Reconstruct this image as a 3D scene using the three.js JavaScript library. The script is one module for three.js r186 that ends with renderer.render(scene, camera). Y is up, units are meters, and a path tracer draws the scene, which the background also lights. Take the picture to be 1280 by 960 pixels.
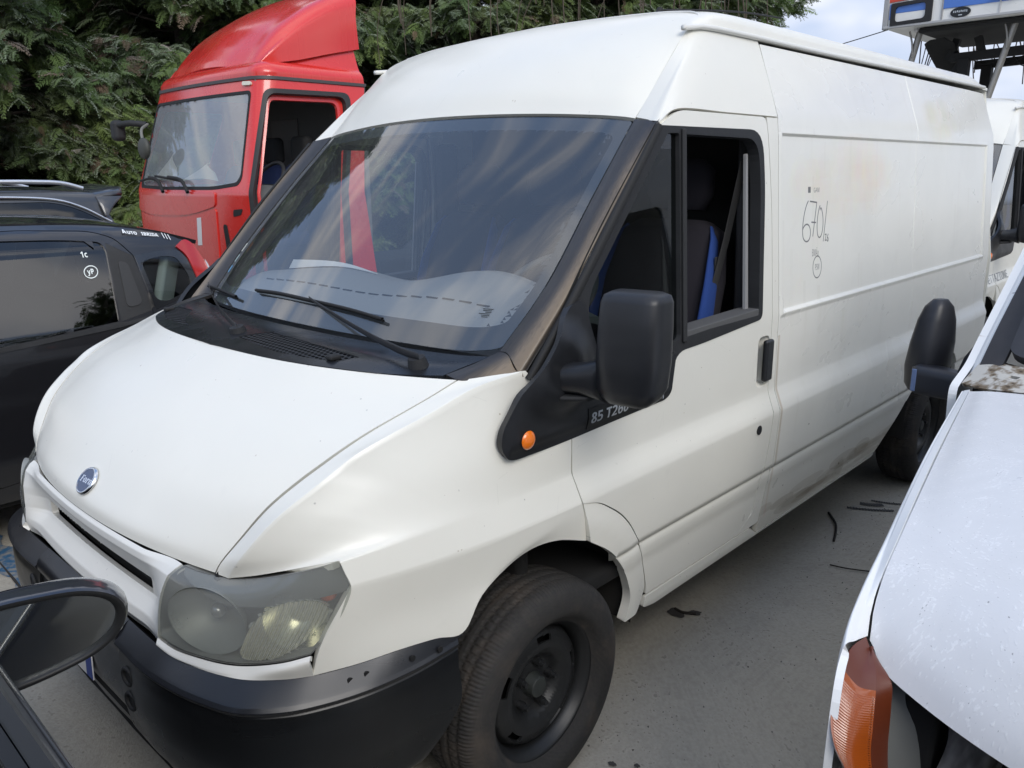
import * as THREE from 'three';
import { RoundedBoxGeometry } from 'three/addons/geometries/RoundedBoxGeometry.js';
import { mergeGeometries } from 'three/addons/utils/BufferGeometryUtils.js';
import { ImprovedNoise } from 'three/addons/math/ImprovedNoise.js';

// ---------- camera, sky, sun, exposure ----------
const scene = new THREE.Scene();
const camera = new THREE.PerspectiveCamera(50.93, 4 / 3, 0.05, 2000);
{
  const yaw = THREE.MathUtils.degToRad(223.656), pitch = THREE.MathUtils.degToRad(-14.72), roll = THREE.MathUtils.degToRad(-0.6);
  camera.position.set(2.262, 1.747, 1.504);
  camera.up.set(0, 1, 0);
  camera.lookAt(2.262 + Math.cos(pitch) * Math.sin(yaw), 1.747 + Math.sin(pitch), 1.504 + Math.cos(pitch) * Math.cos(yaw));
  camera.rotateZ(roll);
}
const renderer = new THREE.WebGLRenderer({ antialias: true });
renderer.toneMapping = THREE.LinearToneMapping;
renderer.toneMappingExposure = 1.34;
renderer.shadowMap.enabled = true;

const noise3 = new ImprovedNoise();
function fbm(x, y, z, oct = 5, gain = 0.5) { let a = 1, s = 0, t = 0; for (let i = 0; i < oct; i++) { s += a * noise3.noise(x, y, z); t += a; x *= 2.03; y *= 2.03; z *= 2.03; a *= gain; } return s / t; }
const clamp = (x, a, b) => Math.min(b, Math.max(a, x)), lerp = (a, b, t) => a + (b - a) * t;
const sstep = (a, b, x) => { const t = clamp((x - a) / (b - a), 0, 1); return t * t * (3 - 2 * t); };
function rng(seed) { let s = seed >>> 0; return () => { s = (s + 0x6d2b79f5) | 0; let t = Math.imul(s ^ (s >>> 15), 1 | s); t = (t + Math.imul(t ^ (t >>> 7), 61 | t)) ^ t; return ((t ^ (t >>> 14)) >>> 0) / 4294967296; }; }

const SUN = new THREE.Vector3(0.98, 0.86, 0.46).normalize();
{ // sky: pale blue air with torn, streaky cloud all over, brighter round the veiled sun
  const w = 1024, h = 512, d = new Float32Array(w * h * 4);
  for (let j = 0; j < h; j++) {
    const el = (j / (h - 1) - 0.5) * Math.PI, ce = Math.cos(el), y = Math.sin(el);
    for (let i = 0; i < w; i++) {
      const az = (i / w) * 2 * Math.PI - Math.PI, x = ce * Math.cos(az), z = ce * Math.sin(az);
      const up = Math.max(y, 0.0);
      let r = lerp(0.44, 0.15, Math.pow(up, 0.6)), g = lerp(0.55, 0.28, Math.pow(up, 0.6)), b = lerp(0.74, 0.56, Math.pow(up, 0.6));
      const k = 1 / (up + 0.16), px = x * k, pz = z * k;
      const wx = fbm(px * 0.6, pz * 0.6, 3.1, 3), wz = fbm(px * 0.6 + 9, pz * 0.6, 7.7, 3);
      const qa = px * 0.56 - pz * 0.83, qb = px * 0.83 + pz * 0.56;
      const c1 = fbm(qa * 1.0 + wx * 0.5, qb * 4.2 + wz * 1.1, 0.5, 6, 0.55), c2 = fbm(px * 0.9 + wx, pz * 0.9 + wz, 5.5, 5);
      let c = sstep(-0.08, 0.40, c1 * 1.2 + c2 * 0.45 + 0.02); c = lerp(c, clamp(0.55 + 1.5 * c2, 0.2, 1), 1 - sstep(0.02, 0.30, up));
      const sd = Math.max(0, x * SUN.x + y * SUN.y + z * SUN.z), glow = 0.62 * Math.pow(sd, 3) + 0.35 * Math.pow(sd, 16);
      const cw = lerp(0.70, 0.92, Math.pow(up, 0.7)) * (1 + 0.35 * c2 + 0.25 * c1) + glow * 1.0;
      r = lerp(r + glow * 0.4, cw * 1.0, c); g = lerp(g + glow * 0.4, cw * 1.0, c); b = lerp(b + glow * 0.4, cw * 1.04, c);
      if (y < 0) { const t = sstep(0, -0.25, y); r = lerp(r, 0.2, t); g = lerp(g, 0.2, t); b = lerp(b, 0.19, t); }
      const o = (j * w + i) * 4; d[o] = r; d[o + 1] = g; d[o + 2] = b; d[o + 3] = 1;
    }
  }
  const sky = new THREE.DataTexture(d, w, h, THREE.RGBAFormat, THREE.FloatType);
  sky.mapping = THREE.EquirectangularReflectionMapping; sky.magFilter = THREE.LinearFilter; sky.minFilter = THREE.LinearFilter; sky.needsUpdate = true;
  scene.background = sky; scene.environment = sky;
}
const sun = new THREE.DirectionalLight(new THREE.Color(1, 0.95, 0.88), 1.45);
sun.position.copy(SUN).multiplyScalar(40); sun.castShadow = true; sun.shadow.radius = 62;
Object.assign(sun.shadow.camera, { left: -30, right: 30, top: 30, bottom: -30, near: 1, far: 120 });
scene.add(sun, sun.target);

// ---------- helpers ----------
const V = (x, y, z) => new THREE.Vector3(x, y, z), V2 = (x, y) => new THREE.Vector2(x, y);
const used = new Map();
function numbered(name) { const n = used.get(name) ?? 0; used.set(name, n + 1); return n ? `${name}_${String(n).padStart(3, '0')}` : name; }
function thing(name, label, category, group) { const o = new THREE.Group(); o.name = numbered(name); o.userData = { label, category }; if (group) o.userData.group = group; scene.add(o); return o; }
function shade(o) { o.castShadow = o.receiveShadow = true; return o; }
function part(parent, name, geo, mat, label) { const m = shade(new THREE.Mesh(Array.isArray(geo) ? join(geo) : geo, mat)); m.name = name; if (label) m.userData.label = label; parent.add(m); return m; }
function struct(name, geo, mat) { const m = shade(new THREE.Mesh(geo, mat)); m.name = numbered(name); m.userData.kind = 'structure'; scene.add(m); return m; }
function clean(g) { const o = g.index ? g.toNonIndexed() : g; for (const k of Object.keys(o.attributes)) if (!['position', 'normal', 'uv'].includes(k)) o.deleteAttribute(k); if (!o.attributes.uv) o.setAttribute('uv', new THREE.Float32BufferAttribute(new Float32Array(o.attributes.position.count * 2), 2)); return o; }
const join = (gs) => gs.length === 1 ? gs[0] : mergeGeometries(gs.map(clean));

// spline through points by index, n samples
function curve(pts, n, closed = false) {
  const c = new THREE.CatmullRomCurve3(pts.map((p) => (p.isVector3 ? p : V(...p))), closed, 'centripetal');
  const out = []; const m = Math.max(60, pts.length * 14), raw = []; let len = [0];
  for (let i = 0; i <= m; i++) { raw.push(c.getPoint(i / m)); if (i) len.push(len[i - 1] + raw[i].distanceTo(raw[i - 1])); }
  for (let i = 0, k = 0; i < n; i++) { const t = (i / (n - 1)) * len[m]; while (k < m - 1 && len[k + 1] < t) k++; out.push(raw[k].clone().lerp(raw[k + 1], clamp((t - len[k]) / Math.max(1e-9, len[k + 1] - len[k]), 0, 1))); }
  return out;
}
const byIndex = (pts) => { const c = new THREE.CatmullRomCurve3(pts.map((p) => (p.isVector3 ? p : V(...p))), false, 'centripetal'); const o = []; for (let i = 0; i <= 96; i++) o.push(c.getPoint(i / 96)); return o; };
const sampleAt = (table, t) => { const x = clamp(t, 0, 1) * (table.length - 1), i = Math.min(Math.floor(x), table.length - 2); return table[i].clone().lerp(table[i + 1], x - i); };
// surface through lines (rows); creases: row numbers where the surface may bend sharply. f(u along, v across), v in row units
function loft(lines, creases = [], index = false) {
  const T = lines.map((l) => (index ? byIndex(l) : curve(l, 97))), K = T.length;
  const cuts = new Set([0, K - 1, ...creases]);
  const f = (u, v) => {
    v = clamp(v, 0, K - 1); const i = Math.min(Math.floor(v), K - 2), t = v - i;
    const p1 = sampleAt(T[i], u), p2 = sampleAt(T[i + 1], u);
    const p0 = cuts.has(i) ? p1.clone().multiplyScalar(2).sub(p2) : sampleAt(T[i - 1], u), p3 = cuts.has(i + 1) ? p2.clone().multiplyScalar(2).sub(p1) : sampleAt(T[i + 2], u);
    const t2 = t * t, t3 = t2 * t;
    return p0.multiplyScalar(-0.5 * t3 + t2 - 0.5 * t).addScaledVector(p1, 1.5 * t3 - 2.5 * t2 + 1).addScaledVector(p2, -1.5 * t3 + 2 * t2 + 0.5 * t).addScaledVector(p3, 0.5 * t3 - 0.5 * t2);
  };
  f.rows = K - 1; return f;
}
// patch between four edges: top and bottom run along u, left and right along v (top at v = 0); bulge pushes the middle along dir
function coons(top, bottom, left, right, dir = V(0, 0, 0), bulge = 0) {
  const A = curve(top, 97), B = curve(bottom, 97), C = curve(left, 97), D = curve(right, 97), a = A[0], b = A[96], c = B[0], d = B[96];
  return (u, v) => {
    const p = sampleAt(A, u).multiplyScalar(1 - v).addScaledVector(sampleAt(B, u), v).addScaledVector(sampleAt(C, v), 1 - u).addScaledVector(sampleAt(D, v), u);
    p.addScaledVector(a, -(1 - u) * (1 - v)).addScaledVector(b, -u * (1 - v)).addScaledVector(c, -(1 - u) * v).addScaledVector(d, -u * v);
    return p.addScaledVector(dir, bulge * 16 * u * (1 - u) * v * (1 - v));
  };
}
const seq = (a, b, n) => Array.from({ length: n + 1 }, (_, i) => a + (b - a) * i / n);
function smooth2(pts, n, closed = true) { return curve(pts.map((p) => V(p[0], p[1], 0)), n, closed).slice(0, closed ? -1 : undefined).map((p) => [p.x, p.y]); }
// rounds the corners of a closed outline; a corner may carry its own radius as third number
function rounded(pts, r, k = 5) {
  const out = [], n = pts.length;
  for (let i = 0; i < n; i++) {
    const p = V2(...pts[i]), a = V2(...pts[(i + n - 1) % n]).sub(p), b = V2(...pts[(i + 1) % n]).sub(p), la = a.length(), lb = b.length(), rr = Math.min(pts[i][2] ?? r, la * 0.49, lb * 0.49);
    if (rr < 1e-5) { out.push([p.x, p.y]); continue; }
    a.normalize(); b.normalize();
    for (let j = 0; j <= k; j++) { const t = j / k, q = p.clone().addScaledVector(a, rr * (1 - t) * (1 - t)).addScaledVector(b, rr * t * t); out.push([q.x, q.y]); }
  }
  return out;
}
const inside = (poly, x, y) => { let c = false; for (let i = 0, j = poly.length - 1; i < poly.length; j = i++) if ((poly[i][1] > y) !== (poly[j][1] > y) && x < ((poly[j][0] - poly[i][0]) * (y - poly[i][1])) / (poly[j][1] - poly[i][1]) + poly[i][0]) c = !c; return c; };
function clipCell(poly, x0, y0, x1, y1) {
  let p = poly;
  for (const [ax, s, lim] of [[0, 1, x0], [0, -1, x1], [1, 1, y0], [1, -1, y1]]) {
    const q = []; if (!p.length) return q;
    for (let i = 0; i < p.length; i++) {
      const a = p[i], b = p[(i + 1) % p.length], da = s * (a[ax] - lim), db = s * (b[ax] - lim);
      if (da >= 0) q.push(a);
      if ((da >= 0) !== (db >= 0)) { const t = da / (da - db); q.push([a[0] + (b[0] - a[0]) * t, a[1] + (b[1] - a[1]) * t]); }
    }
    p = q;
  }
  return p;
}
function resample(loop, step) { const o = []; for (let i = 0; i < loop.length; i++) { const a = loop[i], b = loop[(i + 1) % loop.length], n = Math.max(1, Math.ceil(Math.hypot(b[0] - a[0], b[1] - a[1]) / step)); for (let j = 0; j < n; j++) o.push([a[0] + (b[0] - a[0]) * j / n, a[1] + (b[1] - a[1]) * j / n]); } return o; }
// the workhorse: a piece of the surface f(u, v) cut to an outline (null: the whole us x vs grid) with holes; its rim is turned in by `flange`
function panel(f, us, vs, o = {}) {
  const { outline = null, holes = [], flange = 0.014, out = null, uv = (p) => [p.z, p.y], lift = 0, eps = 1e-3, round = 0.0025 } = o;
  const u0 = us[0], u1 = us.at(-1), v0 = vs[0], v1 = vs.at(-1), eu = eps * (u1 - u0), ev = eps * (v1 - v0);
  let sign = 1;
  const nrm = (u, v) => {
    const a = f(Math.max(u0, u - eu), v), b = f(Math.min(u1, u + eu), v), c = f(u, Math.max(v0, v - ev)), d = f(u, Math.min(v1, v + ev));
    const n = b.sub(a).cross(d.sub(c)); const l = n.length(); return l > 1e-14 ? n.multiplyScalar(sign / l) : null;
  };
  { const u = (u0 + u1) / 2, v = (v0 + v1) / 2, n = nrm(u, v) ?? V(0, 1, 0); if (out) { const p = f(u, v); if (n.dot(out.isVector3 ? out : out(p)) < 0) sign = -1; } }
  const pos = [], nor = [], tex = [], idx = [], seen = new Map();
  const vert = (u, v) => {
    const key = Math.round(u * 2e5) + ',' + Math.round(v * 2e5); let i = seen.get(key); if (i !== undefined) return i;
    i = pos.length / 3; seen.set(key, i);
    const p = f(u, v); let n = nrm(u, v) ?? nrm(lerp(u, (u0 + u1) / 2, 0.02), lerp(v, (v0 + v1) / 2, 0.02)) ?? V(0, 1, 0);
    if (lift) p.addScaledVector(n, lift);
    pos.push(p.x, p.y, p.z); nor.push(n.x, n.y, n.z); tex.push(...uv(p, u, v)); return i;
  };
  const tri = (a, b, c) => {
    if (a === b || b === c || a === c) return;
    const P = (i) => V(pos[3 * i], pos[3 * i + 1], pos[3 * i + 2]), N = (i) => V(nor[3 * i], nor[3 * i + 1], nor[3 * i + 2]);
    const g = P(b).sub(P(a)).cross(P(c).sub(P(a))); if (g.lengthSq() < 1e-18) return;
    if (g.dot(N(a).add(N(b)).add(N(c))) < 0) idx.push(a, c, b); else idx.push(a, b, c);
  };
  const loops = [];
  if (!outline) {
    for (let i = 0; i + 1 < us.length; i++) for (let j = 0; j + 1 < vs.length; j++) { const a = vert(us[i], vs[j]), b = vert(us[i + 1], vs[j]), c = vert(us[i + 1], vs[j + 1]), d = vert(us[i], vs[j + 1]); tri(a, b, c); tri(a, c, d); }
    loops.push([...us.map((u) => [u, v0]), ...vs.slice(1).map((v) => [u1, v]), ...us.slice(0, -1).reverse().map((u) => [u, v1]), ...vs.slice(1, -1).reverse().map((v) => [u0, v])]);
  } else {
    const all = [outline, ...holes];
    // keyhole: join every hole to the outline
    let key = outline.slice(); if (THREE.ShapeUtils.area(key.map((p) => V2(...p))) < 0) key.reverse();
    for (const h0 of holes) {
      let h = h0.slice(); if (THREE.ShapeUtils.area(h.map((p) => V2(...p))) > 0) h.reverse();
      let best = 1e9, bi = 0, bj = 0; for (let i = 0; i < key.length; i++) for (let j = 0; j < h.length; j++) { const dd = (key[i][0] - h[j][0]) ** 2 + (key[i][1] - h[j][1]) ** 2; if (dd < best) { best = dd; bi = i; bj = j; } }
      key = [...key.slice(0, bi + 1), ...h.slice(bj), ...h.slice(0, bj + 1), ...key.slice(bi)];
    }
    const nu = us.length - 1, nv = vs.length - 1, cross = new Uint8Array(nu * nv);
    const find = (arr, x) => { let a = 0, b = arr.length - 1; while (b - a > 1) { const m = (a + b) >> 1; if (arr[m] <= x) a = m; else b = m; } return a; };
    for (const lp of all) for (let i = 0; i < lp.length; i++) {
      const a = lp[i], b = lp[(i + 1) % lp.length], n = 1 + Math.ceil(Math.max(Math.abs(b[0] - a[0]) / ((u1 - u0) / nu), Math.abs(b[1] - a[1]) / ((v1 - v0) / nv)) * 6);
      for (let s = 0; s <= n; s++) { const x = a[0] + (b[0] - a[0]) * s / n, y = a[1] + (b[1] - a[1]) * s / n, ci = find(us, x), cj = find(vs, y); for (let q = -1; q <= 1; q++) for (let w = -1; w <= 1; w++) { const ii = ci + q, jj = cj + w; if (ii >= 0 && jj >= 0 && ii < nu && jj < nv) cross[ii * nv + jj] = 1; } }
    }
    for (let i = 0; i < nu; i++) for (let j = 0; j < nv; j++) {
      if (!cross[i * nv + j]) {
        const cx = (us[i] + us[i + 1]) / 2, cy = (vs[j] + vs[j + 1]) / 2;
        if (!inside(outline, cx, cy) || holes.some((h) => inside(h, cx, cy))) continue;
        const a = vert(us[i], vs[j]), b = vert(us[i + 1], vs[j]), c = vert(us[i + 1], vs[j + 1]), d = vert(us[i], vs[j + 1]); tri(a, b, c); tri(a, c, d);
      } else {
        const raw = clipCell(key, us[i], vs[j], us[i + 1], vs[j + 1]), q = raw.filter((p, k) => { const b = raw[(k + 1) % raw.length]; return Math.hypot(p[0] - b[0], p[1] - b[1]) > 1e-7; });
        if (q.length < 3) continue;
        for (const t of THREE.ShapeUtils.triangulateShape(q.map((p) => V2(...p)), [])) tri(...t.map((k) => vert(...q[k])));
      }
    }
    const step = Math.max((u1 - u0) / nu, (v1 - v0) / nv);
    for (const lp of all) loops.push(resample(lp, step));
  }
  if (flange) for (const lp of loops) {
    const P = lp.map(([u, v]) => f(u, v)), N = lp.map(([u, v]) => nrm(u, v) ?? nrm(lerp(u, (u0 + u1) / 2, 0.02), lerp(v, (v0 + v1) / 2, 0.02)) ?? V(0, 1, 0));
    if (lift) P.forEach((p, i) => p.addScaledVector(N[i], lift));
    const n = P.length;
    for (let i = 0; i < n; i++) {
      const j = (i + 1) % n, e = P[j].clone().sub(P[i]); if (e.lengthSq() < 1e-12) continue;
      const s = e.cross(N[i]).normalize(); const base = pos.length / 3;
      for (const [k, q] of [[i, 0], [j, 0], [i, 1], [j, 1]]) { const p = P[k].clone().addScaledVector(N[k], -flange * q); pos.push(p.x, p.y, p.z); nor.push(s.x, s.y, s.z); tex.push(...uv(p, ...lp[k])); }
      tri(base, base + 1, base + 3); tri(base, base + 3, base + 2);
    }
  }
  const g = new THREE.BufferGeometry();
  g.setAttribute('position', new THREE.Float32BufferAttribute(pos, 3)); g.setAttribute('normal', new THREE.Float32BufferAttribute(nor, 3)); g.setAttribute('uv', new THREE.Float32BufferAttribute(tex, 2)); g.setIndex(idx);
  return g;
}
const grid = (f, nu, nv, o) => panel(f, seq(0, 1, nu), seq(0, f.rows ?? 1, nv), o);
function mirrored(g) { // the other side of a symmetric vehicle
  const m = g.clone(), p = m.attributes.position, n = m.attributes.normal; for (let i = 0; i < p.count; i++) { p.setX(i, -p.getX(i)); n.setX(i, -n.getX(i)); }
  if (m.index) { const a = m.index.array; for (let i = 0; i < a.length; i += 3) { const t = a[i]; a[i] = a[i + 1]; a[i + 1] = t; } }
  else for (const at of Object.values(m.attributes)) { const a = at.array, s = at.itemSize; for (let i = 0; i < at.count; i += 3) for (let k = 0; k < s; k++) { const t = a[i * s + k]; a[i * s + k] = a[(i + 1) * s + k]; a[(i + 1) * s + k] = t; } }
  return m;
}
function grow(poly, d) { // outline moved outwards by d
  const ccw = THREE.ShapeUtils.area(poly.map((p) => V2(...p))) > 0 ? 1 : -1, n = poly.length;
  return poly.map((p, i) => { const a = poly[(i + n - 1) % n], b = poly[(i + 1) % n], tx = b[0] - a[0], ty = b[1] - a[1], l = Math.hypot(tx, ty) || 1; return [p[0] + ccw * ty / l * d, p[1] - ccw * tx / l * d]; });
}
function tube(pts, r, seg = 8, n = 40, closed = false) { return new THREE.TubeGeometry(new THREE.CatmullRomCurve3(pts.map((p) => V(...p)), closed, 'centripetal'), n, r, seg, closed); }
function rbox(w, h, d, x, y, z, r = 0.01, seg = 3) { const g = new RoundedBoxGeometry(w, h, d, seg, Math.min(r, w * 0.49, h * 0.49, d * 0.49)); g.translate(x, y, z); return g; }
function cyl(r0, r1, h, a, b, seg = 20) { // tapered cylinder from a to b
  const A = V(...a), B = V(...b), g = new THREE.CylinderGeometry(r1, r0, A.distanceTo(B), seg); g.translate(0, A.distanceTo(B) / 2, 0);
  g.applyQuaternion(new THREE.Quaternion().setFromUnitVectors(V(0, 1, 0), B.clone().sub(A).normalize())); g.translate(A.x, A.y, A.z); return g;
}
function beam(a, b, w, h, r = 0.004) { // box bar from a to b
  const A = V(...a), B = V(...b), L = A.distanceTo(B), g = new RoundedBoxGeometry(w, h, L, 2, Math.min(r, w * 0.45, h * 0.45)); const m = new THREE.Matrix4().lookAt(A, B, V(0, 1, 0)); g.applyMatrix4(m); g.translate((A.x + B.x) / 2, (A.y + B.y) / 2, (A.z + B.z) / 2); return g;
}
// bends a polyline of cross-sections into a closed bar: sections [[centre, half width vector, half height vector], ...]
function swept(secs, seg = 14, p = 2.6) {
  const rows = secs.map(([c, a, b]) => { const C = V(...c), A = V(...a), B = V(...b), r = []; for (let i = 0; i < seg; i++) { const t = (i / seg) * 2 * Math.PI, co = Math.cos(t), si = Math.sin(t), k = Math.pow(Math.pow(Math.abs(co), p) + Math.pow(Math.abs(si), p), -1 / p); r.push(C.clone().addScaledVector(A, co * k).addScaledVector(B, si * k)); } return r; });
  const pos = [], idx = []; for (const r of rows) for (const q of r) pos.push(q.x, q.y, q.z);
  for (let i = 0; i + 1 < rows.length; i++) for (let j = 0; j < seg; j++) { const k = (j + 1) % seg, a = i * seg + j, b = i * seg + k, c = (i + 1) * seg + k, d = (i + 1) * seg + j; idx.push(a, b, c, a, c, d); }
  for (const [i, s] of [[0, 1], [rows.length - 1, 0]]) { const o = pos.length / 3, c = secs[i][0]; pos.push(...c); for (let j = 0; j < seg; j++) { const k = (j + 1) % seg; if (s) idx.push(o, i * seg + k, i * seg + j); else idx.push(o, i * seg + j, i * seg + k); } }
  const g = new THREE.BufferGeometry(); g.setAttribute('position', new THREE.Float32BufferAttribute(pos, 3)); g.setIndex(idx);
  // keep faces outward
  const P = (i) => V(pos[3 * i], pos[3 * i + 1], pos[3 * i + 2]), m = Math.floor(rows.length / 2), a = rows[0][0], t = rows[Math.min(1, rows.length - 1)];
  const f = P(idx[1]).sub(P(idx[0])).cross(P(idx[2]).sub(P(idx[0]))); if (f.dot(rows[0][0].clone().sub(V(...secs[0][0]))) < 0) { for (let i = 0; i < idx.length; i += 3) { const q = idx[i]; idx[i] = idx[i + 1]; idx[i + 1] = q; } g.setIndex(idx); }
  g.computeVertexNormals(); g.setAttribute('uv', new THREE.Float32BufferAttribute(rows.flat().concat(secs.length ? [V(...secs[0][0]), V(...secs.at(-1)[0])] : []).flatMap((q) => [q.z, q.y]), 2));
  return g;
}

// ---------- materials ----------
function tex(w, h, draw, { srgb = true, repeat = null, wrap = true } = {}) {
  const c = document.createElement('canvas'); c.width = w; c.height = h; draw(c.getContext('2d'), w, h);
  const t = new THREE.CanvasTexture(c); if (srgb) t.colorSpace = THREE.SRGBColorSpace; t.wrapS = t.wrapT = wrap ? THREE.RepeatWrapping : THREE.ClampToEdgeWrapping; if (repeat) t.repeat.set(...repeat); return t;
}
function dataTex(w, h, fn, { srgb = false, repeat = null } = {}) { // fn(u, v) -> [r, g, b] 0..1, tileable is up to fn
  const d = new Uint8Array(w * h * 4); for (let j = 0; j < h; j++) for (let i = 0; i < w; i++) { const c = fn(i / w, j / h), o = (j * w + i) * 4; for (let k = 0; k < 3; k++) d[o + k] = clamp(c[k] ?? c[0], 0, 1) * 255; d[o + 3] = 255; }
  const t = new THREE.DataTexture(d, w, h); t.magFilter = THREE.LinearFilter; t.minFilter = THREE.LinearMipmapLinearFilter; t.wrapS = t.wrapT = THREE.RepeatWrapping; if (srgb) t.colorSpace = THREE.SRGBColorSpace; if (repeat) t.repeat.set(...repeat); t.needsUpdate = true; return t;
}
const TAU = Math.PI * 2;
function tnoise(u, v, f, oct, s) { // tileable fbm on a torus, about -1..1
  const a = u * TAU, b = v * TAU, k = f / TAU; let x = Math.cos(a) * k, y = Math.sin(a) * k, z = Math.cos(b) * k, w = Math.sin(b) * k;
  return 0.5 * (fbm(x + s, y, z + w * 0.7, oct) + fbm(x - w + 31, y + z, w + s, oct)) * 1.6;
}
const std = (o) => new THREE.MeshStandardMaterial(o), phys = (o) => new THREE.MeshPhysicalMaterial(o);
const lin = (r, g, b) => new THREE.Color().setRGB(r, g ?? r, b ?? r);
const dirtTex = (() => {
  const t = dataTex(1024, 1024, (u, v) => { const n = tnoise(u, v, 5, 5, 1), m = tnoise(u, v, 22, 3, 5), k = 0.965 + 0.03 * n - 0.05 * sstep(0.3, 0.6, n * 0.5 + m * 0.5); return [k, k * 0.995, k * 0.975]; }, { repeat: [0.7, 0.7] });
  const d = t.image.data, r = rng(91), put = (x, y, a, c) => { const o = ((((y % 1024) + 1024) % 1024) * 1024 + ((x % 1024) + 1024) % 1024) * 4; for (let k = 0; k < 3; k++) d[o + k] = lerp(d[o + k], c[k], a); };
  for (let i = 0; i < 150; i++) { const x = Math.floor(r() * 1024), y = Math.floor(r() * 1024), R = 0.6 + 1.3 * r() * r(), c = r() < 0.4 ? [95, 70, 50] : [70, 70, 72], a = 0.35 + 0.5 * r(); for (let p = -3; p <= 3; p++) for (let q = -3; q <= 3; q++) { const e = Math.hypot(p, q * (0.7 + 0.6 * r())); if (e < R) put(x + p, y + q, a, c); } }
  for (let i = 0; i < 26; i++) { let x = r() * 1024, y = r() * 1024; const an = r() * 7, L = 8 + 30 * r(), dx = Math.cos(an), dy = Math.sin(an); for (let k = 0; k < L; k++) { put(Math.floor(x), Math.floor(y), 0.16, [120, 118, 112]); x += dx + 0.3 * (r() - 0.5); y += dy + 0.3 * (r() - 0.5); } }
  t.needsUpdate = true; return t;
})();
const roughTex = dataTex(512, 512, (u, v) => { const k = 0.62 + 0.35 * tnoise(u, v, 7, 5, 9); return [k, k, k]; }, { repeat: [0.9, 0.9] });
const grainTex = dataTex(256, 256, (u, v) => { const k = 0.5 + 0.5 * tnoise(u, v, 60, 2, 3); return [k, k, k]; }, { repeat: [6, 6] });
const wearTex = dataTex(512, 512, (u, v) => { const n = tnoise(u, v, 6, 5, 13), s = tnoise(u, v, 40, 2, 2), k = 0.8 + 0.35 * n + 0.1 * s; return [k, k, k]; }, { repeat: [1.3, 1.3] });
const M = {
  white: phys({ color: lin(0.80, 0.788, 0.725), map: dirtTex, roughness: 0.6, roughnessMap: roughTex, clearcoat: 0.32, clearcoatRoughness: 0.2 }),
  bezel: phys({ color: lin(0.74, 0.735, 0.70), map: dirtTex, roughness: 0.6, roughnessMap: roughTex, clearcoat: 0.25, clearcoatRoughness: 0.3 }),
  blackPlastic: std({ color: lin(0.017, 0.018, 0.021), map: wearTex, roughness: 0.62, roughnessMap: roughTex }),
  trim: std({ color: lin(0.02, 0.021, 0.023), map: wearTex, roughness: 0.7, bumpMap: grainTex, bumpScale: 0.0004 }),
  rubber: std({ color: lin(0.012), roughness: 0.75 }),
  dark: std({ color: lin(0.008), roughness: 0.95 }),
  interior: std({ color: lin(0.035, 0.035, 0.038), roughness: 0.85 }),
  dash: std({ color: lin(0.24, 0.245, 0.25), roughness: 0.8 }),
  steel: std({ color: lin(0.021, 0.022, 0.023), map: wearTex, roughness: 0.42, metalness: 0.1 }),
  chrome: std({ color: lin(0.75), roughness: 0.18, metalness: 1 }),
  glass: phys({ color: lin(0.72, 0.79, 0.80), roughness: 0.0, transmission: 1, thickness: 0, ior: 1.52 }),
  darkGlass: phys({ color: lin(0.30, 0.34, 0.33), roughness: 0.0, transmission: 1, thickness: 0, ior: 1.52 }),
  ceramic: phys({ color: lin(0.015, 0.016, 0.018), roughness: 0.15, clearcoat: 1, clearcoatRoughness: 0.02 }),
  orange: phys({ color: lin(0.85, 0.19, 0.012), roughness: 0.25, clearcoat: 0.8, clearcoatRoughness: 0.1 }),
  blue: std({ color: lin(0.012, 0.045, 0.20), roughness: 0.9 }),
  mirror: std({ color: lin(0.75), roughness: 0.02, metalness: 1 }),
};
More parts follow.
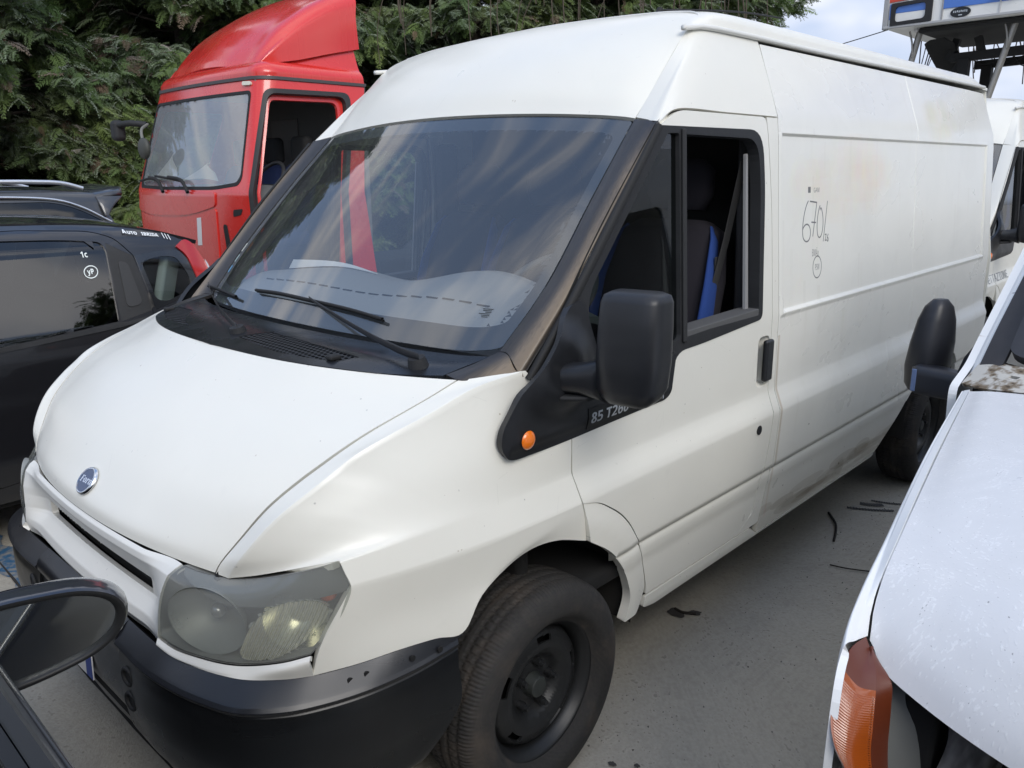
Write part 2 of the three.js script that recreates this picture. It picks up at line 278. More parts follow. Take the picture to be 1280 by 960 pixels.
// ---------- ground ----------
{
  const concrete = dataTex(1024, 1024, (u, v) => { const a = tnoise(u, v, 4, 5, 2), b = tnoise(u, v, 30, 4, 7), s = tnoise(u, v, 160, 2, 3), k = 0.36 + 0.06 * a + 0.04 * b + 0.07 * s - 0.15 * sstep(0.30, 0.55, s * 0.8 + b * 0.5); return [k * 1.07, k, k * 0.85]; }, { repeat: [0.42, 0.42] });
  const bumpC = dataTex(512, 512, (u, v) => { const s = 0.5 + 0.4 * tnoise(u, v, 110, 3, 3); return [s, s, s]; }, { repeat: [1.3, 1.3] });
  const g = new THREE.PlaneGeometry(900, 900); g.rotateX(-Math.PI / 2); { const p = g.attributes.position, u = g.attributes.uv; for (let i = 0; i < p.count; i++) u.setXY(i, p.getX(i), p.getZ(i)); }
  const ground = struct('ground', g, std({ color: lin(1), map: concrete, roughness: 0.92, bumpMap: bumpC, bumpScale: 0.004 }));
  // control joints of the concrete slabs, a painted bay line, dark blotches
  const ribbon = (pts, w, y) => { const c = curve(pts.map(([x, z]) => [x, y, z]), 60), pos = [], idx = []; c.forEach((p, i) => { const d = c[Math.min(i + 1, 59)].clone().sub(c[Math.max(i - 1, 0)]).normalize(), n = V(-d.z, 0, d.x).multiplyScalar(w / 2 * (0.8 + 0.3 * Math.sin(i * 1.7))); pos.push(p.x + n.x, p.y, p.z + n.z, p.x - n.x, p.y, p.z - n.z); if (i < 59) idx.push(2 * i, 2 * i + 2, 2 * i + 1, 2 * i + 1, 2 * i + 2, 2 * i + 3); }); const q = new THREE.BufferGeometry(); q.setAttribute('position', new THREE.Float32BufferAttribute(pos, 3)); q.setAttribute('uv', new THREE.Float32BufferAttribute(pos.filter((_, i) => i % 3 !== 1), 2)); q.setIndex(idx); q.computeVertexNormals(); if (q.attributes.normal.getY(0) < 0) { for (let k = 0; k < idx.length; k += 3) { const t = idx[k]; idx[k] = idx[k + 1]; idx[k + 1] = t; } q.setIndex(idx); q.computeVertexNormals(); } return q; };
  const J = std({ color: lin(0.03, 0.028, 0.026), roughness: 1 });
  part(ground, 'slab_joint', ribbon([[-6, 0.64], [-1.76, 0.675], [-0.62, 0.72], [0.04, 0.722], [1.6, 0.74]], 0.012, 0.004), J);
  const bl = dataTex(256, 256, (u, v) => { const n = tnoise(u, v, 14, 4, 5), k = sstep(-0.35, 0.3, n); return [lerp(0.22, 0.025, k), lerp(0.22, 0.10, k), lerp(0.21, 0.20, k)]; }, { repeat: [2, 2] });
  part(ground, 'bay_line', ribbon([[-4.5, 0.66], [-1.83, 0.64], [-0.9, 0.63]], 0.13, 0.0035), std({ color: lin(1), map: bl, roughness: 0.9 }), 'worn blue painted line');
  const r = rng(21), blob = (x, z, rx, rz, col, y) => { const n = 28, o = new THREE.Shape(); for (let i = 0; i <= n; i++) { const t = (i % n) / n * TAU, k = 0.75 + 0.35 * noise3.noise(Math.cos(t) * 1.6 + x * 9, Math.sin(t) * 1.6, z * 9), q = [x + Math.cos(t) * rx * k, z + Math.sin(t) * rz * k]; i ? o.lineTo(...q) : o.moveTo(...q); } const s = new THREE.ShapeGeometry(o, 4); s.rotateX(Math.PI / 2); s.translate(0, y, 0); { const ix = s.index.array; for (let k = 0; k < ix.length; k += 3) { const t = ix[k]; ix[k] = ix[k + 1]; ix[k + 1] = t; } const nn = s.attributes.normal; for (let k = 0; k < nn.count; k++) nn.setXYZ(k, 0, 1, 0); } return s; };
  const oil = std({ color: lin(0.055, 0.052, 0.05), roughness: 0.7 });
  for (const [x, z, a] of [[1.04, -0.20, 0.016], [1.06, -0.175, 0.014], [1.10, -0.245, 0.014], [1.135, -0.225, 0.013], [1.125, -0.20, 0.008], [1.03, -0.155, 0.006], [0.71, -1.08, 0.05], [0.77, -1.13, 0.03]]) part(ground, 'oil_spot', blob(x, z, a, a * 0.8, 0, 0.0045 + 0.0003 * r()), oil);
  const tyreMarks = std({ color: lin(0.075, 0.073, 0.07), roughness: 0.9 });
  for (const [x0, z0, x1, z1, w] of [[0.80, -2.60, 1.0, -2.72, 0.03], [0.86, -2.78, 1.04, -2.86, 0.022], [0.83, -2.70, 0.93, -2.76, 0.05]]) part(ground, 'scuff_mark', ribbon([[x0, z0], [(x0 + x1) / 2, (z0 + z1) / 2 + 0.01], [x1, z1]], w, 0.0042 + w * 0.01), tyreMarks);
}
{ // grit swept up along the sills and tyres
  const r = rng(63), g = new THREE.TetrahedronGeometry(0.004, 0), n = 900, m = shade(new THREE.InstancedMesh(g, std({ color: lin(1), roughness: 0.95 }), n)), q = new THREE.Quaternion(), M4 = new THREE.Matrix4(), c = new THREE.Color();
  m.name = 'grit'; m.userData = { label: 'scattered grit and crumbs on the concrete', category: 'grit', kind: 'stuff' };
  for (let i = 0; i < n; i++) { const k = r(), x = k < 0.5 ? 0.85 + 0.25 * r() * r() + 0.75 * r() * r() : 0.2 + 1.5 * r(), z = k < 0.7 ? 0.4 - 3.4 * r() : 0.9 + 1.2 * r(), s = 0.35 + 1.1 * r() * r(); q.setFromEuler(new THREE.Euler(r() * 6, r() * 6, r() * 6)); M4.compose(V(x, 0.0015 * s, z), q, V(s, s * 0.7, s)); m.setMatrixAt(i, M4); const b = 0.04 + 0.22 * r(); m.setColorAt(i, c.setRGB(b * 1.05, b, b * 0.88)); }
  scene.add(m);
}
{ // litter lying between the vans
  const bark = std({ color: lin(0.02, 0.017, 0.014), roughness: 0.9 });
  const put = (name, label, cat, pts, r0) => { const m = shade(new THREE.Mesh(tube(pts, r0, 6, 24), bark)); m.name = numbered(name); m.userData = { label, category: cat }; scene.add(m); };
  put('twig', 'dark bent twig lying on the concrete beside the middle van', 'twig', [[0.76, 0.008, -2.46], [0.85, 0.012, -2.33], [0.90, 0.009, -2.20], [0.915, 0.007, -2.15]], 0.006);
  put('dry_stem', 'thin dry stem on the concrete near the right foreground van', 'twig', [[1.0, 0.006, -1.90], [1.06, 0.012, -1.90], [1.12, 0.010, -1.93], [1.18, 0.006, -1.97]], 0.003);
  put('bark_strip', 'short dark strip of bark below the sill of the middle van', 'bark', [[0.69, 0.006, -1.10], [0.73, 0.010, -1.09], [0.775, 0.007, -1.12]], 0.006);
  put('rubber_scrap', 'small curled black scrap on the concrete left of the black bumper', 'scrap', [[0.42, 0.006, 0.98], [0.40, 0.012, 0.955], [0.415, 0.008, 0.93]], 0.004);
}
// ---------- the white van: x to its left, z ahead of its front axle ----------
const WB = 3.295, TAIL = -4.22;
const YS = [0.30, 0.345, 0.37, 0.565, 0.575, 0.628, 0.634, 0.642, 0.66, 0.860, 0.872, 0.944, 0.958, 1.23, 1.86, 1.93, 2.19, 2.3], XS = [0.90, 0.930, 0.939, 0.956, 0.9595, 0.9645, 0.9600, 0.9715, 0.9735, 0.9835, 0.983, 0.9545, 0.9525, 0.9495, 0.899, 0.890, 0.797, 0.76];
function pwl(xs, ys, x) { if (x <= xs[0]) return ys[0]; for (let i = 1; i < xs.length; i++) if (x <= xs[i]) return lerp(ys[i - 1], ys[i], (x - xs[i - 1]) / (xs[i] - xs[i - 1])); return ys.at(-1); }
function sideX(z, y) {
  let c = 0; if (z > 0.2) c = 0.52 * (z - 0.2) ** 2; if (z < -3.7) c = 0.05 * (-3.7 - z) ** 2; if (z < -4.13) c += 1.6 * (z + 4.13) ** 2 * 2.2;
  return pwl(YS, XS, y) - c;
}
const S = (z, y) => V(sideX(z, y), y, z);
const rowsY = (y0, y1, step = 0.03) => { const r = [y0, ...YS.filter((y) => y > y0 + 1e-4 && y < y1 - 1e-4), y1], o = []; for (let i = 0; i + 1 < r.length; i++) { const n = Math.max(1, Math.ceil((r[i + 1] - r[i]) / step)); for (let j = 0; j < n; j++) o.push(r[i] + (r[i + 1] - r[i]) * j / n); } o.push(y1); return o; };
const side = (outline, o = {}) => { const zs = outline.map((p) => p[0]), ys = outline.map((p) => p[1]), z0 = Math.min(...zs), z1 = Math.max(...zs); return panel(o.f ?? S, seq(z0, z1, Math.ceil((z1 - z0) / (o.step ?? 0.03))), rowsY(Math.min(...ys), Math.max(...ys)), { outline, out: V(1, 0, 0), eps: 2e-4, ...o }); };

const van = thing('white_van', 'tall white panel van with black bumper and dusty windscreen, filling the middle', 'van');
const both = (name, geo, mat, label) => { const a = part(van, name, geo, mat, label), b = part(van, name, mirrored(a.geometry), mat); return [a, b]; };
const upUV = (p) => [p.x, p.z];

// bonnet
const gapL = [[0.62, 0.87, 0.766], [0.63, 0.893, 0.758], [0.662, 0.949, 0.721], [0.703, 1.022, 0.665], [0.736, 1.074, 0.602], [0.758, 1.108, 0.55], [0.771, 1.132, 0.507], [0.787, 1.162, 0.443], [0.809, 1.201, 0.335], [0.819, 1.222, 0.272], [0.83, 1.249, 0.198]];
const midLine = curve([[0, 0.878, 0.846], [0, 0.905, 0.838], [0, 0.947, 0.806], [0, 1.03, 0.735], [0, 1.12, 0.635], [0, 1.20, 0.52], [0, 1.264, 0.425]], 97);
const gapT = curve(gapL, 97), gapIn = (t) => sampleAt(gapT, t).add(V(-0.0045 - 0.006 * Math.sin(Math.PI * Math.min(1, t * 1.15)) ** 2, 0.001, 0));
const bonnet = (u, v) => { // u: -1..1 across, v: 0 front .. 1 rear
  const a = Math.abs(u), c = sampleAt(midLine, v), e = gapIn(v), p = lerp(2.4, 3.0, v);
  const yk = lerp(0.25, 1, sstep(0, 0.35, v));
  return V(e.x * u, lerp(c.y, e.y, yk * Math.pow(a, p) + (1 - yk) * a * a), lerp(c.z, e.z, Math.pow(a, lerp(2.2, 2.7, v))));
};
both('bonnet_gap_shade', tube(gapL.slice(0, 11).map(([x, y, z]) => [x - 0.004, y - 0.016, z - 0.006]), 0.0105, 8, 50), M.rubber);  // dark tube added beneath the bonnet gap to deepen its shade
const hood = part(van, 'bonnet', panel(bonnet, seq(-1, 1, 64), seq(0, 1, 48), { out: V(0, 1, 0.5), uv: upUV, flange: 0.02 }), M.white);
{ // oval badge on the bonnet
  const c = bonnet(0.0, 0.13), n = bonnet(0.05, 0.13).sub(bonnet(-0.05, 0.13)).cross(bonnet(0, 0.17).sub(bonnet(0, 0.09))).normalize(); if (n.y < 0) n.negate();
  const q = new THREE.Quaternion().setFromRotationMatrix(new THREE.Matrix4().makeBasis(V(1, 0, 0), n.clone().cross(V(1, 0, 0)), n));
  const put = (g, d) => { g.applyQuaternion(q); g.translate(c.x + n.x * d, c.y + n.y * d, c.z + n.z * d); return g; };
  const ringShape = [[0, 0], [1, 0], [1.0, 0.35], [0.94, 0.8], [0.86, 1], [0.82, 0.7], [0, 0.7]].map(([r, y]) => V2(r * 0.046, y * 0.011));
  const ring = new THREE.LatheGeometry(ringShape, 48); ring.rotateX(Math.PI / 2); ring.scale(1, 0.88, 1);
  const bd = part(hood, 'badge', put(ring, 0.001), M.chrome, 'small round chrome rimmed emblem');
  const t = tex(256, 256, (g, w, h) => { g.fillStyle = '#16234a'; g.fillRect(0, 0, w, h); g.fillStyle = '#d5dbe4'; g.translate(w / 2, h / 2); g.rotate(-0.06); g.font = 'italic bold 96px serif'; g.textAlign = 'center'; g.fillText('Ford', 0, 28); }, { wrap: false });
  const disc = new THREE.CircleGeometry(0.0385, 40); disc.scale(1, 0.88, 1);
  part(bd, 'emblem_plate', put(disc, 0.0095), phys({ map: t, roughness: 0.25, clearcoat: 1, clearcoatRoughness: 0.05 }));
}

// front wing
const wingRows = [
  [...gapL],
  [[0.655, 0.866, 0.754], [0.70, 0.925, 0.742], [0.755, 1.015, 0.68], [0.795, 1.078, 0.598], [0.81, 1.11, 0.547], [0.825, 1.138, 0.50], [0.845, 1.170, 0.411], [0.862, 1.198, 0.312], [0.885, 1.240, 0.18], [0.922, 1.262, 0.05]],
  [[0.735, 0.882, 0.712], [0.80, 0.945, 0.655], [0.845, 1.005, 0.585], [0.875, 1.04, 0.505], [0.902, 1.065, 0.41], [0.922, 1.085, 0.30], [0.940, 1.105, 0.12], [0.948, 1.108, -0.085]],
  [[0.877, 0.93, 0.605], [0.918, 0.943, 0.473], [0.940, 0.951, 0.342], [0.950, 0.953, 0.18], [0.9535, 0.953, 0.03], [0.9535, 0.953, -0.097]],
  [[0.897, 0.869, 0.592], [0.936, 0.873, 0.470], [0.962, 0.874, 0.34], [0.978, 0.874, 0.19], [0.983, 0.872, 0.03], [0.983, 0.869, -0.109]],
  [[0.864, 0.742, 0.657], [0.912, 0.762, 0.515], [0.942, 0.762, 0.40], [0.960, 0.768, 0.29], [0.972, 0.795, 0.20], [0.979, 0.822, 0.09], [0.981, 0.832, -0.02], [0.980, 0.822, -0.125]],
  [[0.847, 0.664, 0.675], [0.890, 0.668, 0.578], [0.922, 0.674, 0.487], [0.947, 0.672, 0.398], [0.962, 0.660, 0.325], [0.966, 0.737, 0.260], [0.969, 0.785, 0.159], [0.970, 0.798, 0.075], [0.971, 0.786, -0.02], [0.971, 0.741, -0.145]],
];
{ // the flank is nearly flat between the bonnet strip and the swage
  const a = curve(wingRows[1], 25), b = curve(wingRows[2], 25), c = curve(wingRows[3], 25);
  wingRows[2] = b.map((p, i) => { const d = c[i].clone().sub(a[i]), t = clamp(p.clone().sub(a[i]).dot(d) / d.lengthSq(), 0.2, 0.8); return p.lerp(a[i].clone().addScaledVector(d, t), 0.6 * (1 - sstep(0.7, 1, i / 24))); });
}
const wing = loft(wingRows, [1, 3, 4]);
{ // rows at equal heights need finer steps near creases
  const vs = []; for (let i = 0; i < 6; i++) for (let j = 0; j < 10; j++) vs.push(i + j / 10); vs.push(6);
  const fix = wing; const g = panel(fix, seq(0, 1, 80), vs, { out: V(1, 0.5, 0), flange: 0.018, eps: 2e-4 });
  both('front_wing', g, M.white);
}

// door and its windows
const windowOut = rounded([[-0.560, 1.874, 0.006], [-1.178, 1.878, 0.085], [-1.195, 1.70, 0.3], [-1.168, 1.232, 0.03], [-0.77, 1.208, 0.03], [-0.60, 1.203, 0.06], [-0.575, 1.07, 0.06], [-0.10, 1.056, 0.01], [-0.004, 1.225, 0.01], [-0.094, 1.388, 0.1], [-0.279, 1.600, 0.2]], 0.02, 6);
const doorOutline = rounded([[-0.103, 1.05, 0.002], [-0.103, 0.952, 0.01], [-0.113, 0.866, 0.004], [-0.19, 0.848, 0.08], [-0.327, 0.761, 0.1], [-0.439, 0.60, 0.15], [-0.491, 0.456, 0.01], [-0.495, 0.418, 0.006], [-1.075, 0.413, 0.02], [-1.196, 0.47, 0.05], [-1.208, 0.595, 0.08], [-1.236, 0.74, 0.2], [-1.245, 0.92, 0.2], [-1.245, 1.64, 0.3], [-1.213, 1.921, 0.03], [-0.65, 1.921, 0.06], [-0.553, 1.872, 0.02], [-0.275, 1.602, 0.2], [-0.088, 1.392, 0.1], [0.008, 1.225, 0.01], [-0.06, 1.052, 0.004]], 0.01, 6);
const handleHole = rounded([[-1.150, 1.165], [-1.238, 1.165], [-1.238, 0.975], [-1.150, 0.975]], 0.03, 5);
const [doorL, doorR] = both('front_door', side(doorOutline, { holes: [windowOut, handleHole], flange: 0.03 }), M.white);
both('door_seal_gap_shade', side(grow(doorOutline, 0.010), { f: (z, y) => V(sideX(z, y) - 0.011, y, z), holes: [grow(doorOutline, -0.012)], flange: 0 }), M.rubber);  // black ring set behind the door gap, standing in for its shade
const qHole = rounded([[-0.592, 1.853, 0.01], [-0.652, 1.855, 0.012], [-0.628, 1.24, 0.02], [-0.215, 1.24, 0.02], [-0.165, 1.41, 0.12]], 0.02, 5);
const wHole = rounded([[-0.685, 1.852, 0.01], [-1.145, 1.848, 0.075], [-1.163, 1.70, 0.3], [-1.140, 1.262, 0.02], [-0.66, 1.243, 0.01]], 0.02, 6);
const frameS = (z, y) => V(sideX(z, y) + 0.002, y, z);
for (const [door, fl] of [[doorL, (g) => g], [doorR, mirrored]]) {
  const fr = part(door, 'window_frame', fl(side(windowOut, { f: frameS, holes: [qHole, wHole], flange: 0.04 })), M.trim);
  part(fr, 'quarter_glass', fl(side(qHole, { f: (z, y) => V(sideX(z, y) - 0.012, y, z), flange: 0 })), M.darkGlass);
  part(fr, 'divider_bar', fl(join([beam([0.9, 1.866, -0.672], [0.952, 1.23, -0.645], 0.016, 0.024)])), M.trim);
  part(fr, 'window_channel', fl(side(rounded([[-1.118, 1.80, 0.01], [-1.132, 1.80, 0.01], [-1.122, 1.262, 0.004], [-1.100, 1.262, 0.004]], 0.004), { f: (z, y) => V(sideX(z, y) - 0.03, y, z), flange: 0.01 })), std({ color: lin(0.28), roughness: 0.6 }));
  part(fr, 'window_ledge', fl(join([beam([0.915, 1.247, -0.66], [0.915, 1.257, -1.14], 0.07, 0.03)])), std({ color: lin(0.09), roughness: 0.8 }));
  const pocket = part(door, 'handle_pocket', fl(panel((z, y) => { const e = Math.min(1, Math.min(-1.150 - z, z + 1.238, 1.165 - y, y - 0.975) / 0.016); return V(sideX(z, y) - 0.032 * Math.max(0, e) - 0.001, y, z); }, seq(-1.238, -1.150, 24), seq(0.975, 1.165, 24), { outline: handleHole, out: V(1, 0, 0), flange: 0 })), M.white);
  part(door, 'door_handle', fl(join([rbox(0.022, 0.155, 0.056, 0.957, 1.072, -1.219, 0.01), rbox(0.012, 0.15, 0.03, 0.93, 1.07, -1.17, 0.005)])), M.blackPlastic);
  const lk = new THREE.CylinderGeometry(0.0165, 0.0175, 0.012, 24); lk.rotateZ(Math.PI / 2); lk.translate(0.979, 0.829, -1.138);
  part(door, 'lock_cover', fl(lk), M.blackPlastic);
  part(door, 'inner_panel', fl(join([rbox(0.03, 0.78, 0.66, 0.905, 0.83, -0.83, 0.01), rbox(0.03, 0.28, 0.36, 0.905, 1.07, -0.34, 0.01)])), M.interior);
}
part(doorR.children[0], 'window_glass', mirrored(side(wHole, { f: (z, y) => V(sideX(z, y) - 0.012, y, z), flange: 0 })), M.glass);

// post behind the door, cargo sides, sill, wheel arch trim
const post = rounded([[-1.217, 1.921, 0.004], [-1.249, 1.64, 0.3], [-1.249, 0.92, 0.2], [-1.240, 0.74, 0.2], [-1.212, 0.595, 0.05], [-1.199, 0.47, 0.02], [-1.08, 0.413, 0.005], [-1.262, 0.413, 0.01], [-1.288, 0.60, 0.1], [-1.296, 0.90, 0.1], [-1.296, 1.921, 0.004]], 0.01, 5);
const stamp = (z, y) => { // pressed-in field of the cargo side
  const e = Math.min(-1.325 - z, z + 3.985, y - 1.232, 1.873 - y); return -0.009 * sstep(0.0, 0.012, e) + 0.005 * (sstep(-0.02, 0.0, e) - sstep(0.0, 0.012, e)) * (y < 1.3 ? 1 : 0.3);
};
const swage = (z, y) => -0.0018 * Math.exp(-(((z + 2.765) / 0.004) ** 2)) * sstep(0.95, 1.0, y);
const cargoS = (z, y) => V(sideX(z, y) + stamp(z, y) + swage(z, y), y, z);
{
  both('door_post', side(post, { flange: 0.02 }), M.white);
  const writingTex = tex(2048, 1280, (g, w, h) => { // 3 m x 1.875 m of cargo side: yellowed patches, drips, marker writing
    const px = w / 3, X = (z) => (-1.29 - z) * px, Y = (y) => (2.2 - y) * px;
    g.fillStyle = '#fff'; g.fillRect(0, 0, w, h);
    const r = rng(5);
    for (let i = 0; i < 260; i++) { const a = 0.006 + 0.011 * r(); g.fillStyle = `rgba(150,145,130,${a})`; g.beginPath(); g.ellipse(r() * w, r() * h, 20 + 160 * r(), 12 + 120 * r(), r() * 3, 0, 7); g.fill(); }
    const stain = (z, y, rz, ry, a, n) => { for (let i = 0; i < n; i++) { const t = r() * 7, k = Math.sqrt(r()) * 0.8, x = X(z + Math.cos(t) * rz * k), yy = Y(y + Math.sin(t) * ry * k), R = (0.25 + 0.4 * r()) * rz * px, q = g.createRadialGradient(x, yy, 0, x, yy, R); q.addColorStop(0, `rgba(228,212,140,${a})`); q.addColorStop(1, 'rgba(228,212,140,0)'); g.fillStyle = q; g.beginPath(); g.ellipse(x, yy, R, R * 0.8 * ry / rz, 0, 0, 7); g.fill(); } };
    stain(-1.95, 1.70, 0.5, 0.17, 0.022, 44); stain(-1.62, 1.62, 0.25, 0.22, 0.016, 20); stain(-3.16, 1.97, 0.27, 0.12, 0.035, 36); stain(-2.4, 1.72, 0.14, 0.10, 0.02, 14); stain(-1.45, 1.35, 0.1, 0.1, 0.018, 10);
    for (let i = 0; i < 70; i++) { const x = r() * w, y0 = r() * h * 0.8, L = 60 + 420 * r(); const q = g.createLinearGradient(0, y0, 0, y0 + L); q.addColorStop(0, `rgba(150,140,115,${0.02 + 0.035 * r()})`); q.addColorStop(1, 'rgba(150,140,115,0)'); g.fillStyle = q; g.fillRect(x, y0, 3 + 18 * r(), L); }
    for (let i = 0; i < 50; i++) { g.fillStyle = `rgba(60,45,30,${0.15 + 0.4 * r()})`; g.beginPath(); g.ellipse(r() * w, Y(0.35 + 0.7 * r() * r()), 1 + 2.6 * r(), 1 + 2 * r(), 0, 0, 7); g.fill(); }
    { const q = g.createLinearGradient(0, Y(0.62), 0, Y(0.37)); q.addColorStop(0, 'rgba(96,82,58,0)'); q.addColorStop(1, 'rgba(104,92,66,0.20)'); g.fillStyle = q; g.fillRect(0, Y(0.62), w, h); for (let i = 0; i < 60; i++) { g.fillStyle = `rgba(84,68,44,${0.05 + 0.09 * r()})`; g.beginPath(); g.ellipse(r() * w, Y(0.39 + 0.08 * r()), 30 + 130 * r(), 6 + 20 * r(), 0, 0, 7); g.fill(); } }
    const ink = (wd, a, f) => { g.strokeStyle = `rgba(30,30,36,${a})`; g.lineWidth = wd; g.lineCap = g.lineJoin = 'round'; g.beginPath(); f(); g.stroke(); };
    const P = (z, y) => [X(z), Y(y)];
    const mv = (z, y) => g.moveTo(...P(z, y)), ln = (z, y) => g.lineTo(...P(z, y)), cv = (a, b, c, d, e, k) => g.bezierCurveTo(...P(a, b), ...P(c, d), ...P(e, k));
    // 6 7 0 /
    ink(3.4, 0.72, () => { mv(-1.565, 1.628); cv(-1.527, 1.60, -1.505, 1.52, -1.522, 1.492); cv(-1.54, 1.468, -1.585, 1.472, -1.586, 1.508); cv(-1.585, 1.55, -1.535, 1.55, -1.518, 1.525); });
    ink(3.4, 0.72, () => { mv(-1.582, 1.627); ln(-1.642, 1.621); ln(-1.608, 1.495); mv(-1.596, 1.548); ln(-1.634, 1.545); });
    ink(3.4, 0.72, () => { mv(-1.672, 1.607); cv(-1.645, 1.58, -1.635, 1.50, -1.662, 1.487); cv(-1.695, 1.475, -1.715, 1.545, -1.692, 1.585); cv(-1.684, 1.604, -1.674, 1.60, -1.674, 1.592); });
    ink(3.2, 0.68, () => { mv(-1.742, 1.622); ln(-1.705, 1.470); });
    ink(3, 0.66, () => { mv(-1.722, 1.494); ln(-1.734, 1.494); ln(-1.722, 1.471); ln(-1.736, 1.471); mv(-1.752, 1.493); cv(-1.741, 1.482, -1.74, 1.468, -1.748, 1.466); cv(-1.756, 1.466, -1.757, 1.482, -1.745, 1.48); });
    g.fillStyle = 'rgba(45,45,48,0.66)'; g.save(); g.translate(...P(-1.563, 1.668)); g.fillRect(0, -9, 16, 15); g.font = '17px sans-serif'; g.fillText('GAM', 34, 6); g.restore();
    g.save(); g.translate(...P(-1.602, 1.430)); g.rotate(0.05); g.font = '19px sans-serif'; g.scale(0.85, 1.35); g.fillText('BMÄx', 0, 6); g.restore();
    ink(2.8, 0.66, () => { g.ellipse(...P(-1.650, 1.372), 27, 29, 0, 0, 7); });
    g.save(); g.translate(...P(-1.650, 1.372)); g.font = '17px sans-serif'; g.textAlign = 'center'; g.scale(0.85, 1.3); g.fillText('PSW', 0, 6); g.restore();
    // rusty run down the seam
    for (let i = 0; i < 16; i++) { const x = X(-1.302 - 0.012 * r()), q = g.createLinearGradient(0, Y(1.1 - 0.5 * r()), 0, Y(0.4)); q.addColorStop(0, 'rgba(140,100,50,0.035)'); q.addColorStop(1, 'rgba(140,100,50,0)'); g.fillStyle = q; g.fillRect(x, Y(1.15), 6, 520); }
  });
  writingTex.wrapS = writingTex.wrapT = THREE.ClampToEdgeWrapping;
  const cargoMat = phys({ color: lin(0.80, 0.788, 0.725), map: writingTex, roughness: 0.5, roughnessMap: roughTex, clearcoat: 0.35, clearcoatRoughness: 0.16 });
  const cargo = rounded([[-1.300, 2.172, 0.002], [-1.300, 0.90, 0.1], [-1.292, 0.60, 0.1], [-1.268, 0.418, 0.004], [-1.262, 0.372, 0.004], [-2.50, 0.372, 0.05], [-2.60, 0.425, 0.06], [-2.752, 0.502, 0.1], [-2.885, 0.600, 0.1], [-2.99, 0.70, 0.16], [-3.295, 0.79, 0.3], [-3.60, 0.70, 0.16], [-3.70, 0.50, 0.1], [-3.74, 0.40, 0.02], [-4.215, 0.42, 0.02], [-4.215, 2.172, 0.004]], 0.01, 6);
  const zs = [...seq(-4.22, -4.0, 12), ...seq(-4.0, -3.96, 10).slice(1), ...seq(-3.96, -2.78, 30).slice(1), ...seq(-2.78, -2.75, 16).slice(1), ...seq(-2.75, -1.36, 36).slice(1), ...seq(-1.36, -1.262, 26).slice(1)];
  const ys = rowsY(0.37, 2.175, 0.04).concat(seq(1.205, 1.25, 14), seq(1.858, 1.88, 10)).sort((a, b) => a - b).filter((y, i, a) => !i || y - a[i - 1] > 5e-4);
  const g = panel(cargoS, zs, ys, { outline: cargo, out: V(1, 0, 0), eps: 1e-4, flange: 0.02, uv: (p) => [(-1.29 - p.z) / 3, 1 - (2.2 - p.y) / 1.875] });
  const cp = both('cargo_side_panel', g, cargoMat); cp[1].material = M.white;
  const up = rounded([[-1.300, 2.176], [-4.215, 2.176]], 0);
  const gut = curve([[0.79, 2.178, -0.835], [0.797, 2.188, -0.92], [0.80, 2.191, -1.05], [0.80, 2.192, -1.8], [0.80, 2.197, -2.6], [0.80, 2.203, -3.4], [0.798, 2.207, -4.13]], 40);
  both('roof_gutter', swept(gut.map((p, i) => [[p.x - 0.004, p.y, p.z], [i ? 0.014 : 0.010, 0, 0], [0, 0.0085, 0]]), 12, 5), M.bezel);
  both('sill', side(rounded([[-0.498, 0.408, 0.004], [-0.49, 0.37, 0.01], [-0.56, 0.352, 0.02], [-2.48, 0.352, 0.03], [-2.50, 0.366, 0.004], [-1.262, 0.366, 0.004], [-1.20, 0.408, 0.004]], 0.006), { flange: 0.03 }), M.white);
  const archS = (z, y) => { const d = Math.hypot(z + 0.02, y - 0.40); return V(sideX(z, y) - 0.003 + 0.012 * sstep(0.49, 0.40, d), y, z); };
  const arch = rounded([[-0.117, 0.864, 0.004], [-0.188, 0.846, 0.08], [-0.323, 0.758, 0.1], [-0.435, 0.60, 0.15], [-0.487, 0.456, 0.02], [-0.47, 0.412, 0.01], [-0.44, 0.372, 0.01], [-0.372, 0.370, 0.01], [-0.400, 0.449, 0.07], [-0.352, 0.560, 0.15], [-0.255, 0.672, 0.16], [-0.146, 0.741, 0.004]], 0.01, 10);
  both('wheel_arch_trim', side(arch, { f: archS, flange: 0.03, step: 0.01 }), M.white);
}

// cab roof sides, front cap, main roof
const cabSide = loft([
  [[0.79, 1.902, -0.588], [0.785, 2.032, -0.718], [0.775, 2.173, -0.866]],
  [[0.84, 1.893, -0.573], [0.822, 2.03, -0.722], [0.788, 2.176, -0.890]],
  [[0.886, 1.884, -0.562], [0.842, 2.04, -0.745], [0.796, 2.179, -0.935]],
  [[0.8925, 1.925, -0.66], [0.847, 2.05, -0.84], [0.798, 2.181, -1.02]],
  [[0.891, 1.926, -0.95], [0.848, 2.05, -1.02], [0.798, 2.182, -1.12]],
  [[0.891, 1.926, -1.296], [0.848, 2.05, -1.296], [0.798, 2.182, -1.296]],
]);
both('cab_roof_side', grid(cabSide, 30, 50, { out: V(1, 0.3, 0.1), flange: 0.02, eps: 3e-4 }), M.white);
const sym = (r) => [...r, ...r.slice(0, -1).reverse().map(([x, y, z]) => [-x, y, z])];
